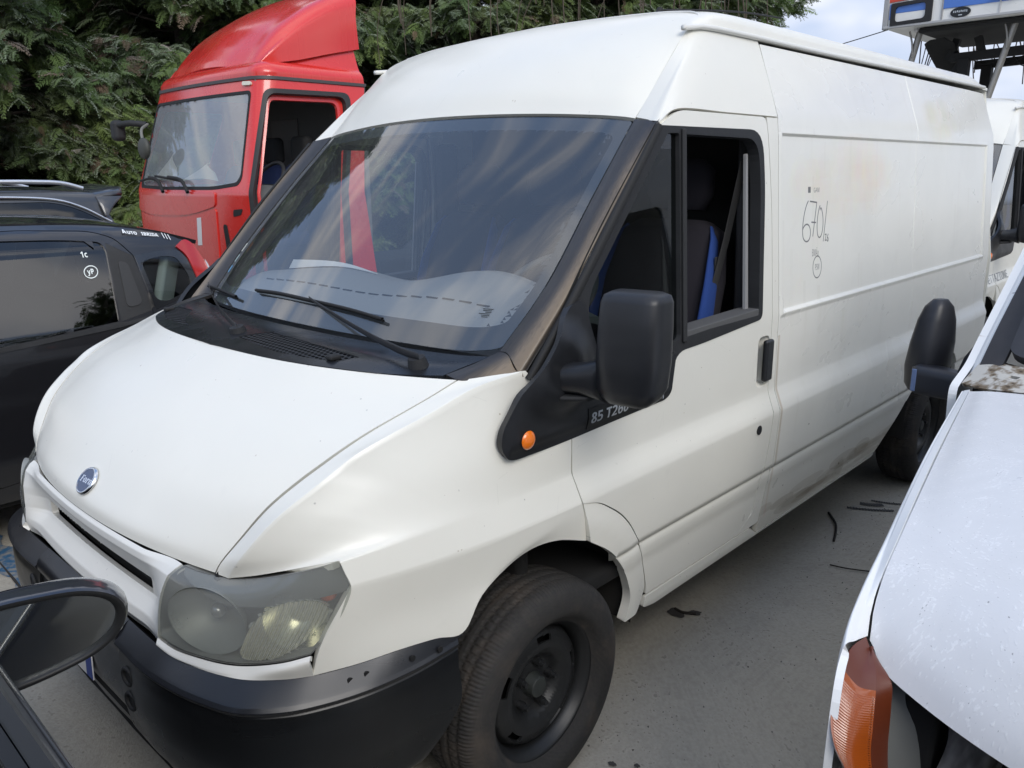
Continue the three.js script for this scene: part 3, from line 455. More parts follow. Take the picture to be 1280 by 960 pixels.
{ // one roof skin: from the lip over the windscreen up the sloping cap and back
  const sec = (z) => { const t = sstep(-3.95, -4.22, z) * 0.07; return [[0.797, 2.198 + 0.003 * (-z - 1), z], [0.791, 2.228 - t * 0.3, z], [0.768, 2.254 - t * 0.6, z], [0.67, 2.276 - t, z], [0.5, 2.291 - t, z], [0.25, 2.303 - t, z], [0, 2.307 - t, z]]; };
  const roofF = loft([
    [[0.788, 1.899, -0.585], [0.76, 1.904, -0.581], [0.70, 1.911, -0.572], [0.6, 1.919, -0.560], [0.45, 1.928, -0.540], [0.25, 1.935, -0.515], [0, 1.938, -0.50]],
    [[0.7875, 1.955, -0.642], [0.765, 1.966, -0.640], [0.71, 1.985, -0.632], [0.6, 2.001, -0.617], [0.45, 2.015, -0.595], [0.25, 2.025, -0.575], [0, 2.03, -0.565]],
    [[0.784, 2.045, -0.731], [0.766, 2.060, -0.734], [0.715, 2.085, -0.735], [0.6, 2.112, -0.727], [0.45, 2.126, -0.712], [0.25, 2.135, -0.70], [0, 2.138, -0.69]],
    [[0.777, 2.172, -0.868], [0.760, 2.186, -0.880], [0.72, 2.203, -0.895], [0.62, 2.222, -0.903], [0.46, 2.238, -0.905], [0.25, 2.249, -0.905], [0, 2.253, -0.905]],
    [[0.794, 2.193, -0.935], [0.780, 2.217, -0.955], [0.742, 2.239, -0.985], [0.64, 2.262, -1.02], [0.47, 2.279, -1.05], [0.25, 2.289, -1.06], [0, 2.293, -1.06]],
    [[0.797, 2.197, -1.05], [0.790, 2.229, -1.08], [0.765, 2.252, -1.12], [0.66, 2.274, -1.19], [0.49, 2.290, -1.25], [0.25, 2.301, -1.28], [0, 2.305, -1.3]],
    ...[-1.6, -2.2, -3.0, -3.7, -3.95, -4.08, -4.16, -4.205].map(sec)].map(sym), [], true);
  const vs = [...seq(0, 6, 54), ...seq(6, 13, 28).slice(1)];
  part(van, 'roof', panel(roofF, seq(0, 1, 80), vs, { out: V(0, 1, 0), uv: upUV, flange: 0.015, eps: 3e-4 }), M.white);
  const jn = curve([[0.782, 2.19, -0.93], [0.742, 2.2405, -0.985], [0.64, 2.2635, -1.02], [0.47, 2.2805, -1.05], [0.25, 2.2905, -1.06], [0, 2.2945, -1.06], [-0.47, 2.2805, -1.05], [-0.64, 2.2635, -1.02], [-0.742, 2.2405, -0.985]], 40);
  part(van, 'roof_joint', tube(jn.map((p) => [p.x, p.y, p.z]), 0.0035, 6, 60), M.bezel);
  // back doors close the body
  const tail = [[-0.79, 2.19], [-0.70, 2.22], [0.70, 2.22], [0.79, 2.19], [0.94, 1.2], [0.945, 0.42], [-0.945, 0.42], [-0.94, 1.2]];
  const flat = (x, y) => V(x, y, TAIL + 0.012);
  for (const s of [1, -1]) part(van, 'rear_door', panel(flat, seq(-1, 1, 40), seq(0.4, 2.3, 30), { outline: clipCell(tail, s > 0 ? 0.003 : -1, 0.4, s > 0 ? 1 : -0.003, 2.3), out: V(0, 0, -1), flange: -0.01 }), M.white);
  const aerial = part(van, 'aerial', join([tube([[0.50, 2.30, -1.12], [0.53, 2.318, -1.3], [0.56, 2.345, -1.62], [0.58, 2.355, -1.9]], 0.0035, 6), cyl(0.016, 0.012, 0, [0.50, 2.27, -1.11], [0.50, 2.305, -1.13], 12)]), M.rubber);
}

// windscreen, its black surround, cowl
const wsBot = [[0.80, 1.291, 0.012], [0.70, 1.279, 0.055], [0.5, 1.279, 0.095], [0.25, 1.281, 0.123], [0, 1.282, 0.132]];
const wsRows = [wsBot, [[0.826, 1.45, -0.142], [0.72, 1.448, -0.105], [0.5, 1.452, -0.062], [0.25, 1.455, -0.035], [0, 1.456, -0.025]], [[0.811, 1.67, -0.352], [0.71, 1.672, -0.322], [0.5, 1.68, -0.283], [0.25, 1.685, -0.257], [0, 1.687, -0.248]], [[0.787, 1.894, -0.582], [0.70, 1.904, -0.566], [0.5, 1.918, -0.538], [0.25, 1.927, -0.508], [0, 1.930, -0.495]]].map(sym);
const wsF = loft(wsRows, [], true);
{
  const wsOut = V(0, 0.6, 1), screenIn = rounded([[0.055, 0.42, 0.1], [0.945, 0.42, 0.1], [0.962, 1.2, 0.1], [0.948, 2.83, 0.1], [0.052, 2.83, 0.1], [0.038, 1.2, 0.1]], 0.1, 8).map(([u, v]) => [u, v + (v < 1 ? -0.1 * Math.sin(Math.PI * u) : 0)]);
  const full = rounded([[0.004, 0.02, 0.05], [0.996, 0.02, 0.05], [0.996, 2.985, 0.03], [0.004, 2.985, 0.03]], 0.04, 5);
  const ws = part(van, 'windscreen', panel(wsF, seq(0, 1, 60), seq(0, 3, 45), { outline: full, out: wsOut, flange: 0.006, uv: (p) => [p.x, p.y] }), phys({ color: lin(0.78, 0.82, 0.83), roughness: 0.0, transmission: 0.96, thickness: 0, ior: 1.9 }));
  part(ws, 'black_border', panel(wsF, seq(0, 1, 80), seq(0, 3, 60), { outline: full, holes: [screenIn], lift: -0.004, out: wsOut, flange: 0, uv: (p) => [p.x, p.y] }), std({ color: lin(0.012, 0.013, 0.015), roughness: 0.35 }));
  const mk = tex(128, 96, (g, w, h) => { g.clearRect(0, 0, w, h); g.fillStyle = '#16181b'; for (let i = 0; i < 6; i++) g.fillRect(14 + 9 * (i % 2), 8 + 14 * i, 92 - 18 * (i % 3), 6); }, { wrap: false });
  part(ws, 'glass_marking', panel(wsF, seq(0.118, 0.150, 6), seq(0.50, 0.66, 6), { lift: 0.0015, out: wsOut, flange: 0, uv: (p, u, v) => [(u - 0.118) / 0.032, (v - 0.50) / 0.16] }), std({ map: mk, transparent: true, alphaTest: 0.4, roughness: 0.6 }));
  for (const [i, u0, v0] of [[0, 0.90, 0.55], [1, 0.905, 0.78], [2, 0.912, 0.99]]) part(ws, 'tax_sticker', panel(wsF, seq(u0 + 0.048, u0 + 0.075, 4), seq(v0, v0 + 0.15, 4), { lift: 0.0012, out: wsOut, flange: 0, uv: (p) => [p.x, p.y] }), std({ color: i === 0 ? lin(0.10, 0.28, 0.45) : i === 1 ? lin(0.30, 0.38, 0.36) : lin(0.5, 0.5, 0.44), roughness: 0.5 }));
  // posts either side
  const postF = loft([[[0.800, 1.289, 0.016], [0.828, 1.45, -0.140], [0.813, 1.67, -0.350], [0.7885, 1.897, -0.583]], [[0.842, 1.290, 0.030], [0.868, 1.452, -0.132], [0.855, 1.672, -0.343], [0.835, 1.891, -0.567]], [[0.905, 1.262, 0.062], [0.913, 1.43, -0.108], [0.905, 1.64, -0.308], [0.884, 1.886, -0.558]], [[0.918, 1.25, 0.05], [0.921, 1.42, -0.118], [0.913, 1.632, -0.318], [0.889, 1.882, -0.562]]]);
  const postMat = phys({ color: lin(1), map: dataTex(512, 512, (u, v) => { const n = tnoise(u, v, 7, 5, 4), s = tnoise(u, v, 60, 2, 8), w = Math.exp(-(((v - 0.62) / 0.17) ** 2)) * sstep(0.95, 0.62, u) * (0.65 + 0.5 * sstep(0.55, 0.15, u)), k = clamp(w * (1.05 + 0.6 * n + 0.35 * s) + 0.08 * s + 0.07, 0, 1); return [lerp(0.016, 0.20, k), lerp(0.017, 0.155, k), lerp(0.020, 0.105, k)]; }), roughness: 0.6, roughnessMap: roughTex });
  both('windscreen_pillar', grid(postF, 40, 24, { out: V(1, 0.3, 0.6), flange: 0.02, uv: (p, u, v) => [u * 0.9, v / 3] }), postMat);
  // foot of the pillar down to the wing
  const foot = coons([[0.800, 1.289, 0.018], [0.842, 1.289, 0.032], [0.905, 1.261, 0.064], [0.919, 1.259, 0.056]], [[0.790, 1.258, 0.20], [0.832, 1.251, 0.196], [0.862, 1.246, 0.150], [0.892, 1.250, 0.110], [0.919, 1.259, 0.058]], [[0.800, 1.289, 0.018], [0.800, 1.274, 0.10], [0.790, 1.258, 0.20]], [[0.919, 1.259, 0.056], [0.919, 1.259, 0.057], [0.919, 1.259, 0.058]], V(0, 1, 0.3), 0.006);
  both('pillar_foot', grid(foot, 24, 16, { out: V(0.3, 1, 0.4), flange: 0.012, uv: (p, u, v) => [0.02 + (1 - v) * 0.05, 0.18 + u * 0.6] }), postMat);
  both('pillar_seal', swept([[[0.927, 1.240, 0.036], [0.011, 0, 0], [0, 0.004, 0.016]], [[0.933, 1.402, -0.106], [0.011, 0, 0], [0, 0.006, 0.012]], [[0.925, 1.616, -0.298], [0.011, 0, 0], [0, 0.006, 0.012]], [[0.897, 1.872, -0.553], [0.010, 0, 0], [0, 0.006, 0.010]]], 12, 3), M.rubber);
  // cowl
  const cowlF = loft([sym([[0.786, 1.2565, 0.207], [0.729, 1.2575, 0.255], [0.646, 1.2595, 0.309], [0.533, 1.262, 0.353], [0.4, 1.264, 0.391], [0.25, 1.265, 0.415], [0, 1.266, 0.428]]),
    sym([[0.792, 1.268, 0.14], [0.73, 1.272, 0.18], [0.646, 1.276, 0.215], [0.533, 1.28, 0.245], [0.4, 1.283, 0.27], [0.25, 1.285, 0.285], [0, 1.286, 0.29]]),
    sym([[0.798, 1.280, 0.05], [0.72, 1.276, 0.075], [0.63, 1.275, 0.095], [0.53, 1.275, 0.11], [0.4, 1.276, 0.128], [0.25, 1.277, 0.143], [0, 1.278, 0.152]])], [], true);
  const uOf = (x) => 0.5 - x / 1.6; // along the cowl
  const ventHole = (pts) => rounded(pts, 0.02, 4);
  const holes = [ventHole([[0.475, 1.18, 0.01], [0.49, 0.55, 0.01], [0.40, 0.30, 0.05], [0.27, 0.32, 0.05], [0.25, 0.75, 0.02], [0.36, 1.0, 0.02]]), ventHole([[0.60, 0.45, 0.01], [0.66, 0.62, 0.01], [0.76, 1.22, 0.02], [0.90, 0.95, 0.03], [0.86, 0.45, 0.03], [0.74, 0.28, 0.04]])];
  const cowl = part(van, 'cowl_panel', panel(cowlF, seq(0, 1, 70), seq(0, 2, 24), { outline: [[0, 0], [1, 0], [1, 2], [0, 2]], holes, out: V(0, 1, 0.2), flange: 0.014, uv: upUV }), std({ color: lin(0.016, 0.018, 0.022), map: wearTex, roughness: 0.42, roughnessMap: roughTex }));
  const hexA = tex(128, 128, (g, w, h) => { g.fillStyle = '#fff'; g.fillRect(0, 0, w, h); g.fillStyle = '#000'; for (const [x, y] of [[32, 16], [96, 16], [0, 48], [64, 48], [128, 48], [32, 80], [96, 80], [0, 112], [64, 112], [128, 112]]) { g.beginPath(); g.ellipse(x, y, 24, 10.5, 0, 0, 7); g.fill(); } }, { srgb: false });
  hexA.repeat.set(1 / 0.034, 1 / 0.055);
  for (const h of holes) {
    const v = part(cowl, 'air_vent', panel(cowlF, seq(0, 1, 70), seq(0, 2, 24), { outline: h, lift: -0.002, out: V(0, 1, 0.2), flange: 0, uv: upUV }), std({ color: lin(0.012), roughness: 0.6, alphaMap: hexA, alphaTest: 0.5, side: THREE.DoubleSide }));
    part(v, 'duct', panel(cowlF, seq(0, 1, 40), seq(0, 2, 12), { outline: h, lift: -0.06, out: V(0, 1, 0.2), flange: -0.055, uv: upUV }), M.dark);
  }
  for (const [u, v] of [[0.285, 0.45], [0.865, 0.55]]) { const p = cowlF(u, v); part(cowl, 'washer_jet', join([rbox(0.028, 0.014, 0.034, p.x, p.y + 0.004, p.z, 0.006)]), M.rubber); }
  // wipers
  const wiper = (blade, arm, pivot) => { // rubber blade on a tapering arm
    const w = part(van, 'wiper', swept(arm.map(([x, y, z], i) => { const k = i / (arm.length - 1); return [[x, y, z], [0.005 + 0.013 * k, 0, 0.004], [0, 0.004 + 0.008 * k, 0]]; }), 10, 3), M.blackPlastic);
    part(w, 'pivot_cap', join([cyl(0.028, 0.022, 0, pivot, [pivot[0], pivot[1] + 0.026, pivot[2] + 0.006], 18)]), M.trim);
    part(w, 'blade', join([tube(blade, 0.0055, 8, 30), tube(blade.map(([x, y, z]) => [x, y - 0.006, z - 0.005]), 0.004, 6, 30)]), M.rubber);
  };
  wiper([[-0.355, 1.353, 0.068], [-0.189, 1.359, 0.078], [0.02, 1.356, 0.086], [0.232, 1.348, 0.084], [0.384, 1.336, 0.081]], [[0.02, 1.366, 0.092], [0.10, 1.352, 0.108], [0.302, 1.333, 0.158], [0.50, 1.315, 0.203], [0.64, 1.304, 0.226], [0.705, 1.298, 0.226]], [0.700, 1.267, 0.214]);
  wiper([[-0.83, 1.320, 0.012], [-0.72, 1.323, 0.036], [-0.60, 1.323, 0.060], [-0.475, 1.32, 0.083]], [[-0.80, 1.335, 0.025], [-0.70, 1.328, 0.07], [-0.56, 1.316, 0.13], [-0.30, 1.308, 0.235], [-0.09, 1.300, 0.305], [-0.03, 1.298, 0.325]], [-0.02, 1.274, 0.322]);
}
// ---------- white van: lamps, grille, bumper, mirrors, wheels, cab ----------
{
  const lampTop = [[0.526, 0.873, 0.801], [0.575, 0.8675, 0.787], [0.62, 0.864, 0.766], [0.66, 0.8645, 0.749], [0.715, 0.874, 0.721], [0.785, 0.895, 0.688], [0.84, 0.914, 0.647], [0.876, 0.929, 0.607]];
  const lampOut = [[0.876, 0.929, 0.607], [0.887, 0.901, 0.599], [0.897, 0.868, 0.592], [0.889, 0.82, 0.606], [0.876, 0.778, 0.628], [0.862, 0.741, 0.658], [0.850, 0.720, 0.677]];
  const lampBot = [[0.484, 0.695, 0.861], [0.54, 0.683, 0.849], [0.61, 0.681, 0.827], [0.685, 0.683, 0.798], [0.735, 0.687, 0.769], [0.81, 0.706, 0.721], [0.850, 0.720, 0.677]];
  const lampIn = [[0.526, 0.873, 0.801], [0.512, 0.851, 0.831], [0.50, 0.807, 0.848], [0.49, 0.755, 0.857], [0.484, 0.695, 0.861]];
  const lens = coons(lampTop, lampBot, lampIn, lampOut, V(0.5, 0.25, 0.83), 0.028);
  const frontUV = (p) => [p.x, p.y];
  const haze = dataTex(256, 256, (u, v) => { const n = tnoise(u, v, 5, 5, 21), k = 0.08 + 0.26 * sstep(-0.2, 0.6, n); return [k, k, k]; }, { repeat: [3, 3] });
  const lensMat = phys({ color: lin(0.70, 0.715, 0.68), transmission: 0.82, thickness: 0, roughness: 1, roughnessMap: haze, ior: 1.5, clearcoat: 0.6, clearcoatRoughness: 0.05 });
  const ribMat = phys({ color: lin(0.72, 0.73, 0.64), transmission: 0.62, thickness: 0, roughness: 0.14, ior: 1.6 });
    const indO = smooth2([[0.60, 0.40], [0.66, 0.31], [0.76, 0.29], [0.86, 0.33], [0.925, 0.45], [0.915, 0.64], [0.86, 0.84], [0.78, 0.93], [0.60, 0.91], [0.565, 0.66]], 60);
  const rim = (n) => [...seq(0, 1, n).map((t) => [t, 0]), ...seq(0, 1, n).slice(1).map((t) => [1, t]), ...seq(1, 0, n).slice(1).map((t) => [t, 1]), ...seq(1, 0, n).slice(1).map((t) => [0, t])];
  const rimT = rim(10), mid = lens(0.48, 0.5), deep = (u, v, k) => lens(u, v).lerp(mid, 0.02 + 0.22 * k).addScaledVector(V(0.42, 0.05, 0.9).normalize(), -0.004 - 0.105 * k);
  const wallG = panel((u, v) => { const x = u * (rimT.length - 1), i = Math.min(Math.floor(x), rimT.length - 2), t = x - i; return deep(lerp(rimT[i][0], rimT[i + 1][0], t), lerp(rimT[i][1], rimT[i + 1][1], t), v); }, seq(0, 1, rimT.length - 1), seq(0, 1, 3), { flange: 0, uv: frontUV });
  const bucketG = join([wallG, grid((u, v) => deep(u, v, 1), 12, 8, { out: V(0.5, 0.2, 0.8), flange: 0, uv: frontUV })]);
  for (const [s, fl] of [[1, (g) => g], [-1, mirrored]]) {
    const lamp = part(van, 'headlamp', fl(panel(lens, seq(0, 1, 50), seq(0, 1, 36), { outline: [[0, 0], [1, 0], [1, 1], [0, 1]], holes: [indO], out: V(0.5, 0.2, 0.8), flange: 0, uv: frontUV })), lensMat, s > 0 ? 'hazy headlamp with ribbed clear indicator section' : undefined);
    part(lamp, 'lamp_bucket', fl(bucketG), std({ color: lin(0.34, 0.345, 0.33), roughness: 0.5, metalness: 0.4 }));
    // main reflector bowl
    const bowl = new THREE.LatheGeometry(seq(0, 1, 16).map((t) => V2(0.016 + 0.078 * Math.sqrt(t), 0.075 * t)), 40); bowl.rotateX(Math.PI / 2); bowl.scale(1.15, 0.88, 1); bowl.rotateY(0.42); bowl.translate(0.595, 0.768, 0.735);
    part(lamp, 'reflector', fl(bowl), std({ color: lin(0.38, 0.39, 0.37), roughness: 0.58, metalness: 0.45 }));
    const bulb = new THREE.SphereGeometry(0.018, 20, 14); bulb.translate(0.603, 0.768, 0.762); part(lamp, 'bulb', fl(bulb), std({ color: lin(0.5), roughness: 0.25, metalness: 0.6 }));
    // hood strip along the top and indicator at the outer end
    part(lamp, 'top_shade', fl(panel((u, v) => lens(u, v).addScaledVector(V(0.5, 0.2, 0.83).normalize(), -0.012), seq(0, 1, 40), seq(0, 1, 24), { outline: [[0.02, 0.02], [0.985, 0.02], [0.985, 0.30], [0.80, 0.31], [0.6, 0.33], [0.4, 0.33], [0.25, 0.27], [0.06, 0.12]], out: V(0.5, 0.4, 0.7), flange: 0.02, uv: frontUV })), std({ color: lin(0.16, 0.165, 0.16), roughness: 0.45, metalness: 0.2 }));
    const ind = part(lamp, 'indicator_lens', fl(panel((u, v) => lens(u, v).addScaledVector(V(0.6, 0.2, 0.75).normalize(), -0.002 + 0.0022 * Math.cos(u * TAU * 44)), seq(0.5, 1, 240), seq(0, 1, 36), { outline: indO, out: V(0.6, 0.2, 0.7), flange: 0.01, uv: frontUV })), ribMat);
    const ib = new THREE.SphereGeometry(0.022, 20, 14); ib.translate(0.838, 0.845, 0.615); part(ind, 'indicator_bulb', fl(ib), std({ color: lin(0.6, 0.10, 0.02), roughness: 0.3 }));
    const ir = new THREE.LatheGeometry(seq(0, 1, 12).map((t) => V2(0.01 + 0.062 * Math.sqrt(t), 0.06 * t)), 36); ir.rotateX(Math.PI / 2); ir.rotateY(0.75); ir.translate(0.765, 0.788, 0.640); part(ind, 'indicator_reflector', fl(ir), std({ color: lin(0.62, 0.61, 0.52), roughness: 0.22, metalness: 0.95 }));
    // white strip below the lamp
    const strip = loft([lampBot.map(([x, y, z]) => [x, y - 0.003, z + 0.001]), lampBot.map(([x, y, z], i) => [x + 0.006, y - 0.016, z + 0.009]), [[0.474, 0.665, 0.859], [0.55, 0.660, 0.851], [0.63, 0.660, 0.832], [0.70, 0.660, 0.806], [0.748, 0.661, 0.781], [0.815, 0.663, 0.720], [0.8485, 0.664, 0.674]]]);
    part(van, 'lamp_surround', fl(grid(strip, 36, 12, { out: V(0.3, 0, 1), flange: 0.012, uv: frontUV })), M.bezel);
  }
  // grille frame: one moulding with a sunk slot
  const zf = (x, y) => {
    const q = x * x, a = pwl([0.64, 0.665, 0.688, 0.706, 0.735, 0.742, 0.786, 0.808, 0.828, 0.848, 0.866, 0.875], [0.850, 0.857, 0.869, 0.862, 0.828, 0.822, 0.823, 0.834, 0.845, 0.856, 0.853, 0.842], y) - 0.10 * q, b = pwl([0.64, 0.665, 0.696, 0.755, 0.807, 0.851, 0.866, 0.875], [0.852, 0.857, 0.862, 0.857, 0.848, 0.831, 0.815, 0.797], y);
    return lerp(a, b, sstep(0.37, 0.505, Math.abs(x)) * 0.8 + 0.2 * Math.min(1, q / 0.26));
  };
  const grF = (x, y) => V(x, y, zf(x, y));
  const edgeX = (y) => pwl([0.665, 0.695, 0.755, 0.807, 0.851, 0.873], [0.474, 0.481, 0.487, 0.497, 0.509, 0.523], y);
  const ysE = [0.662, 0.68, 0.695, 0.72, 0.755, 0.79, 0.82, 0.85, 0.866, 0.8735];
  const grOut = [...ysE.map((y) => [edgeX(y), y]), ...ysE.slice().reverse().map((y) => [-edgeX(y), y])];
  const slot = rounded([[0.366, 0.786], [0.366, 0.742], [-0.366, 0.742], [-0.366, 0.786]], 0.008, 4);
  const frame = part(van, 'grille_frame', panel(grF, seq(-0.53, 0.53, 90), seq(0.655, 0.878, 44), { outline: grOut, holes: [slot], out: V(0, 0, 1), uv: (p) => [p.x, p.y], flange: 0.018 }), M.bezel);
  part(frame, 'grille_mesh', panel((x, y) => V(x, y, 0.775 - 0.05 * x * x), seq(-0.37, 0.37, 10), seq(0.70, 0.84, 4), { out: V(0, 0, 1), flange: 0, uv: (p) => [p.x, p.y] }), std({ color: lin(0.01), roughness: 0.9 }));
  const slats = []; for (let i = 0; i < 3; i++) slats.push(rbox(0.72, 0.004, 0.02, 0, 0.752 + 0.013 * i, 0.785, 0.0015)); part(frame, 'grille_slats', join(slats), M.rubber);

  // bumper
  const B = std({ color: lin(0.014, 0.015, 0.018), map: wearTex, roughness: 0.5, roughnessMap: roughTex });
  const topL = [[0.474, 0.664, 0.858], [0.55, 0.659, 0.850], [0.63, 0.659, 0.831], [0.70, 0.659, 0.805], [0.748, 0.660, 0.780], [0.815, 0.662, 0.719], [0.846, 0.663, 0.676], [0.890, 0.667, 0.579], [0.922, 0.673, 0.488], [0.946, 0.671, 0.399], [0.960, 0.654, 0.320]];
  const led = [[0.30, 0.612, 0.902], [0.46, 0.612, 0.905], [0.579, 0.613, 0.893], [0.685, 0.613, 0.868], [0.78, 0.611, 0.828], [0.852, 0.609, 0.752], [0.896, 0.612, 0.676], [0.932, 0.617, 0.585], [0.956, 0.624, 0.475], [0.966, 0.632, 0.400], [0.968, 0.636, 0.345]];
  const off = (l, dy, k) => l.map(([x, y, z]) => { const n = V(x * 0.55, 0, z).normalize(); return [x + n.x * k, y + dy, z + n.z * k]; });
  const topFull = [[0.30, 0.664, 0.858], ...topL.slice(0)];
  const upper = loft([topFull, off(led, 0.014, -0.009), off(led, 0.004, 0.0), off(led, -0.006, -0.005)], [1, 2]);
  for (const fl of [(g) => g, mirrored]) {
    const bm = part(van, 'bumper_corner', fl(grid(upper, 60, 18, { out: V(0.4, 0.5, 0.7), flange: 0.012, uv: (p) => [p.x + p.z, p.y] })), B);
    const lower = loft([off(led, -0.008, -0.020), off(led, -0.018, -0.012), off(led, -0.06, -0.006), off(led, -0.17, -0.008), [[0.30, 0.345, 0.872], [0.46, 0.345, 0.872], [0.585, 0.347, 0.858], [0.69, 0.35, 0.826], [0.78, 0.352, 0.772], [0.842, 0.354, 0.706], [0.885, 0.356, 0.635], [0.918, 0.358, 0.565], [0.938, 0.36, 0.50], [0.944, 0.362, 0.468], [0.946, 0.364, 0.445]], [[0.30, 0.318, 0.80], [0.45, 0.318, 0.80], [0.57, 0.318, 0.79], [0.66, 0.32, 0.76], [0.74, 0.322, 0.71], [0.79, 0.324, 0.65], [0.83, 0.326, 0.58], [0.86, 0.328, 0.53], [0.88, 0.33, 0.49], [0.89, 0.332, 0.46], [0.895, 0.334, 0.44]]].map((l) => l), [1]);
    part(bm, 'lower_skin', fl(grid(lower, 60, 30, { out: V(0.4, 0, 0.8), flange: 0.015, uv: (p) => [p.x + p.z, p.y] })), std({ color: lin(0.011, 0.012, 0.0135), map: wearTex, roughness: 0.5, roughnessMap: roughTex }));
    for (const [x, y, z] of [[0.9585, 0.655, 0.40], [0.941, 0.657, 0.47], [0.905, 0.651, 0.575], [0.8925, 0.647, 0.612]]) { const g = new THREE.CylinderGeometry(0.0065, 0.0075, 0.006, 14); g.rotateZ(Math.PI / 2); g.translate(x + 0.004, y - 0.004, z); part(bm, 'screw', fl(g), M.dark); }
    for (const y of [0.545, 0.475]) { const t = new THREE.TorusGeometry(0.022, 0.006, 8, 24); t.rotateY(0.12); t.translate(0.355, y, 0.898); part(bm, 'fog_lamp_recess', fl(join([t, cyl(0.022, 0.018, 0, [0.355, y, 0.899], [0.355, y, 0.892], 20)])), M.trim); }
  }
  const cen = loft([[[0.298, 0.664, 0.857], [0.15, 0.664, 0.857], [-0.15, 0.664, 0.857], [-0.298, 0.664, 0.857]], [[0.298, 0.640, 0.888], [0.15, 0.640, 0.890], [-0.15, 0.640, 0.890], [-0.298, 0.640, 0.888]], [[0.298, 0.612, 0.897], [0.15, 0.612, 0.90], [-0.15, 0.612, 0.90], [-0.298, 0.612, 0.897]], [[0.298, 0.59, 0.886], [0.15, 0.59, 0.888], [-0.15, 0.59, 0.888], [-0.298, 0.59, 0.886]], [[0.298, 0.40, 0.88], [0.15, 0.40, 0.88], [-0.15, 0.40, 0.88], [-0.298, 0.40, 0.88]], [[0.298, 0.345, 0.80], [0.15, 0.345, 0.80], [-0.15, 0.345, 0.80], [-0.298, 0.345, 0.80]]], [3]);
  const bc = part(van, 'bumper_centre', grid(cen, 30, 24, { out: V(0, 0, 1), flange: 0.012, uv: (p) => [p.x, p.y] }), B);
  const plateTex = tex(512, 112, (g, w, h) => { g.fillStyle = '#e8e8e4'; g.fillRect(0, 0, w, h); g.fillStyle = '#1c3f94'; g.fillRect(0, 0, 46, h); g.fillRect(w - 46, 0, 46, h); }, { wrap: false });
  const plate = new THREE.BoxGeometry(0.52, 0.112, 0.004); plate.rotateZ(0.02); plate.rotateX(-0.05); plate.translate(-0.19, 0.45, 0.893);
  part(bc, 'number_plate', plate, std({ map: plateTex, roughness: 0.45 }));

  // black corner piece with mirror, indicator and lettering
  const sailOut = rounded([[0.066, 1.264, 0.004], [0.122, 1.205, 0.1], [0.166, 1.133, 0.06], [0.172, 1.09, 0.03], [0.150, 1.056, 0.04], [0.12, 1.049, 0.03], [-0.05, 1.048, 0.1], [-0.565, 1.066, 0.03], [-0.590, 1.205, 0.01], [-0.215, 1.235, 0.03], [-0.15, 1.425, 0.05], [-0.098, 1.412, 0.01], [0.012, 1.318, 0.1]], 0.02, 6);
  const sailS = (z, y) => { const e = Math.min((y - 1.048) / 0.05, (0.175 - z) / 0.06); const bump = 0.035 * sstep(0.10, 0.0, Math.hypot((z + 0.03) * 0.9, y - 1.26) - 0.05); return V(sideX(Math.min(z, 0.2), y) + 0.012 * sstep(0, 1, e) + 0.001 + bump, y, z); };
  for (const [s, fl] of [[1, (g) => g], [-1, mirrored]]) {
    const sail = part(van, 'mirror_base', fl(side(sailOut, { f: sailS, flange: 0.02, step: 0.015 })), M.blackPlastic);
    const mk = new THREE.SphereGeometry(0.026, 24, 12, 0, TAU, 0, 1.25); mk.scale(1, 0.62, 1); mk.rotateZ(-Math.PI / 2); mk.translate(0.962, 1.097, 0.089); mk.scale(1, 1, 1);
    part(sail, 'side_indicator', fl(mk), M.orange);
    if (s > 0) {
      const t = tex(512, 128, (g, w, h) => { g.fillStyle = '#0c0d0e'; g.fillRect(0, 0, w, h); g.fillStyle = '#9fa3a6'; g.font = 'bold 92px sans-serif'; g.textBaseline = 'middle'; g.scale(1.12, 1); g.fillText('85 T260', 22, 66); }, { wrap: false });
      const gq = panel((z, y) => V(sailS(z, y).x + 0.0025, y, z), seq(-0.40, -0.155, 14), seq(1.064, 1.125, 6), { out: V(1, 0, 0), flange: 0.003, uv: (p, u, v) => [(-0.155 - u) / 0.245, (v - 1.064) / 0.061] });
      part(sail, 'model_lettering', gq, std({ map: t, roughness: 0.5 }), 'grey lettering 85 T260 on black strip');
    }
    if (s < 0) continue; // the other door has lost its mirror
    const mir = part(van, 'door_mirror', fl((() => { // housing
      const secs = [[1.190, 0.034, 0.02], [1.195, 0.052, 0.034], [1.21, 0.068, 0.046], [1.235, 0.080, 0.056], [1.30, 0.084, 0.060], [1.39, 0.082, 0.060], [1.445, 0.080, 0.055], [1.462, 0.075, 0.047], [1.470, 0.060, 0.028]];
      return swept(secs.map(([y, a, b]) => { const k = (y - 1.17) / 0.3; return [[1.158 + 0.004 * k, y, -0.075 - 0.01 * k], [a * 0.98, 0, a * -0.18], [b * 0.15, 0, b]]; }), 40, 4.6);
    })()), M.blackPlastic, s > 0 ? 'large black door mirror seen from the front' : undefined);
    part(mir, 'mirror_arm', fl(swept([[[0.965, 1.238, -0.030], [0, 0, 0.045], [0, 0.040, 0]], [[0.995, 1.240, -0.040], [0, 0, 0.043], [0, 0.038, 0]], [[1.035, 1.243, -0.052], [0, 0, 0.042], [0, 0.040, 0]], [[1.075, 1.245, -0.066], [0, 0, 0.042], [0, 0.052, 0]], [[1.10, 1.25, -0.072], [0, 0, 0.04], [0, 0.065, 0]]], 20, 3)), M.blackPlastic);
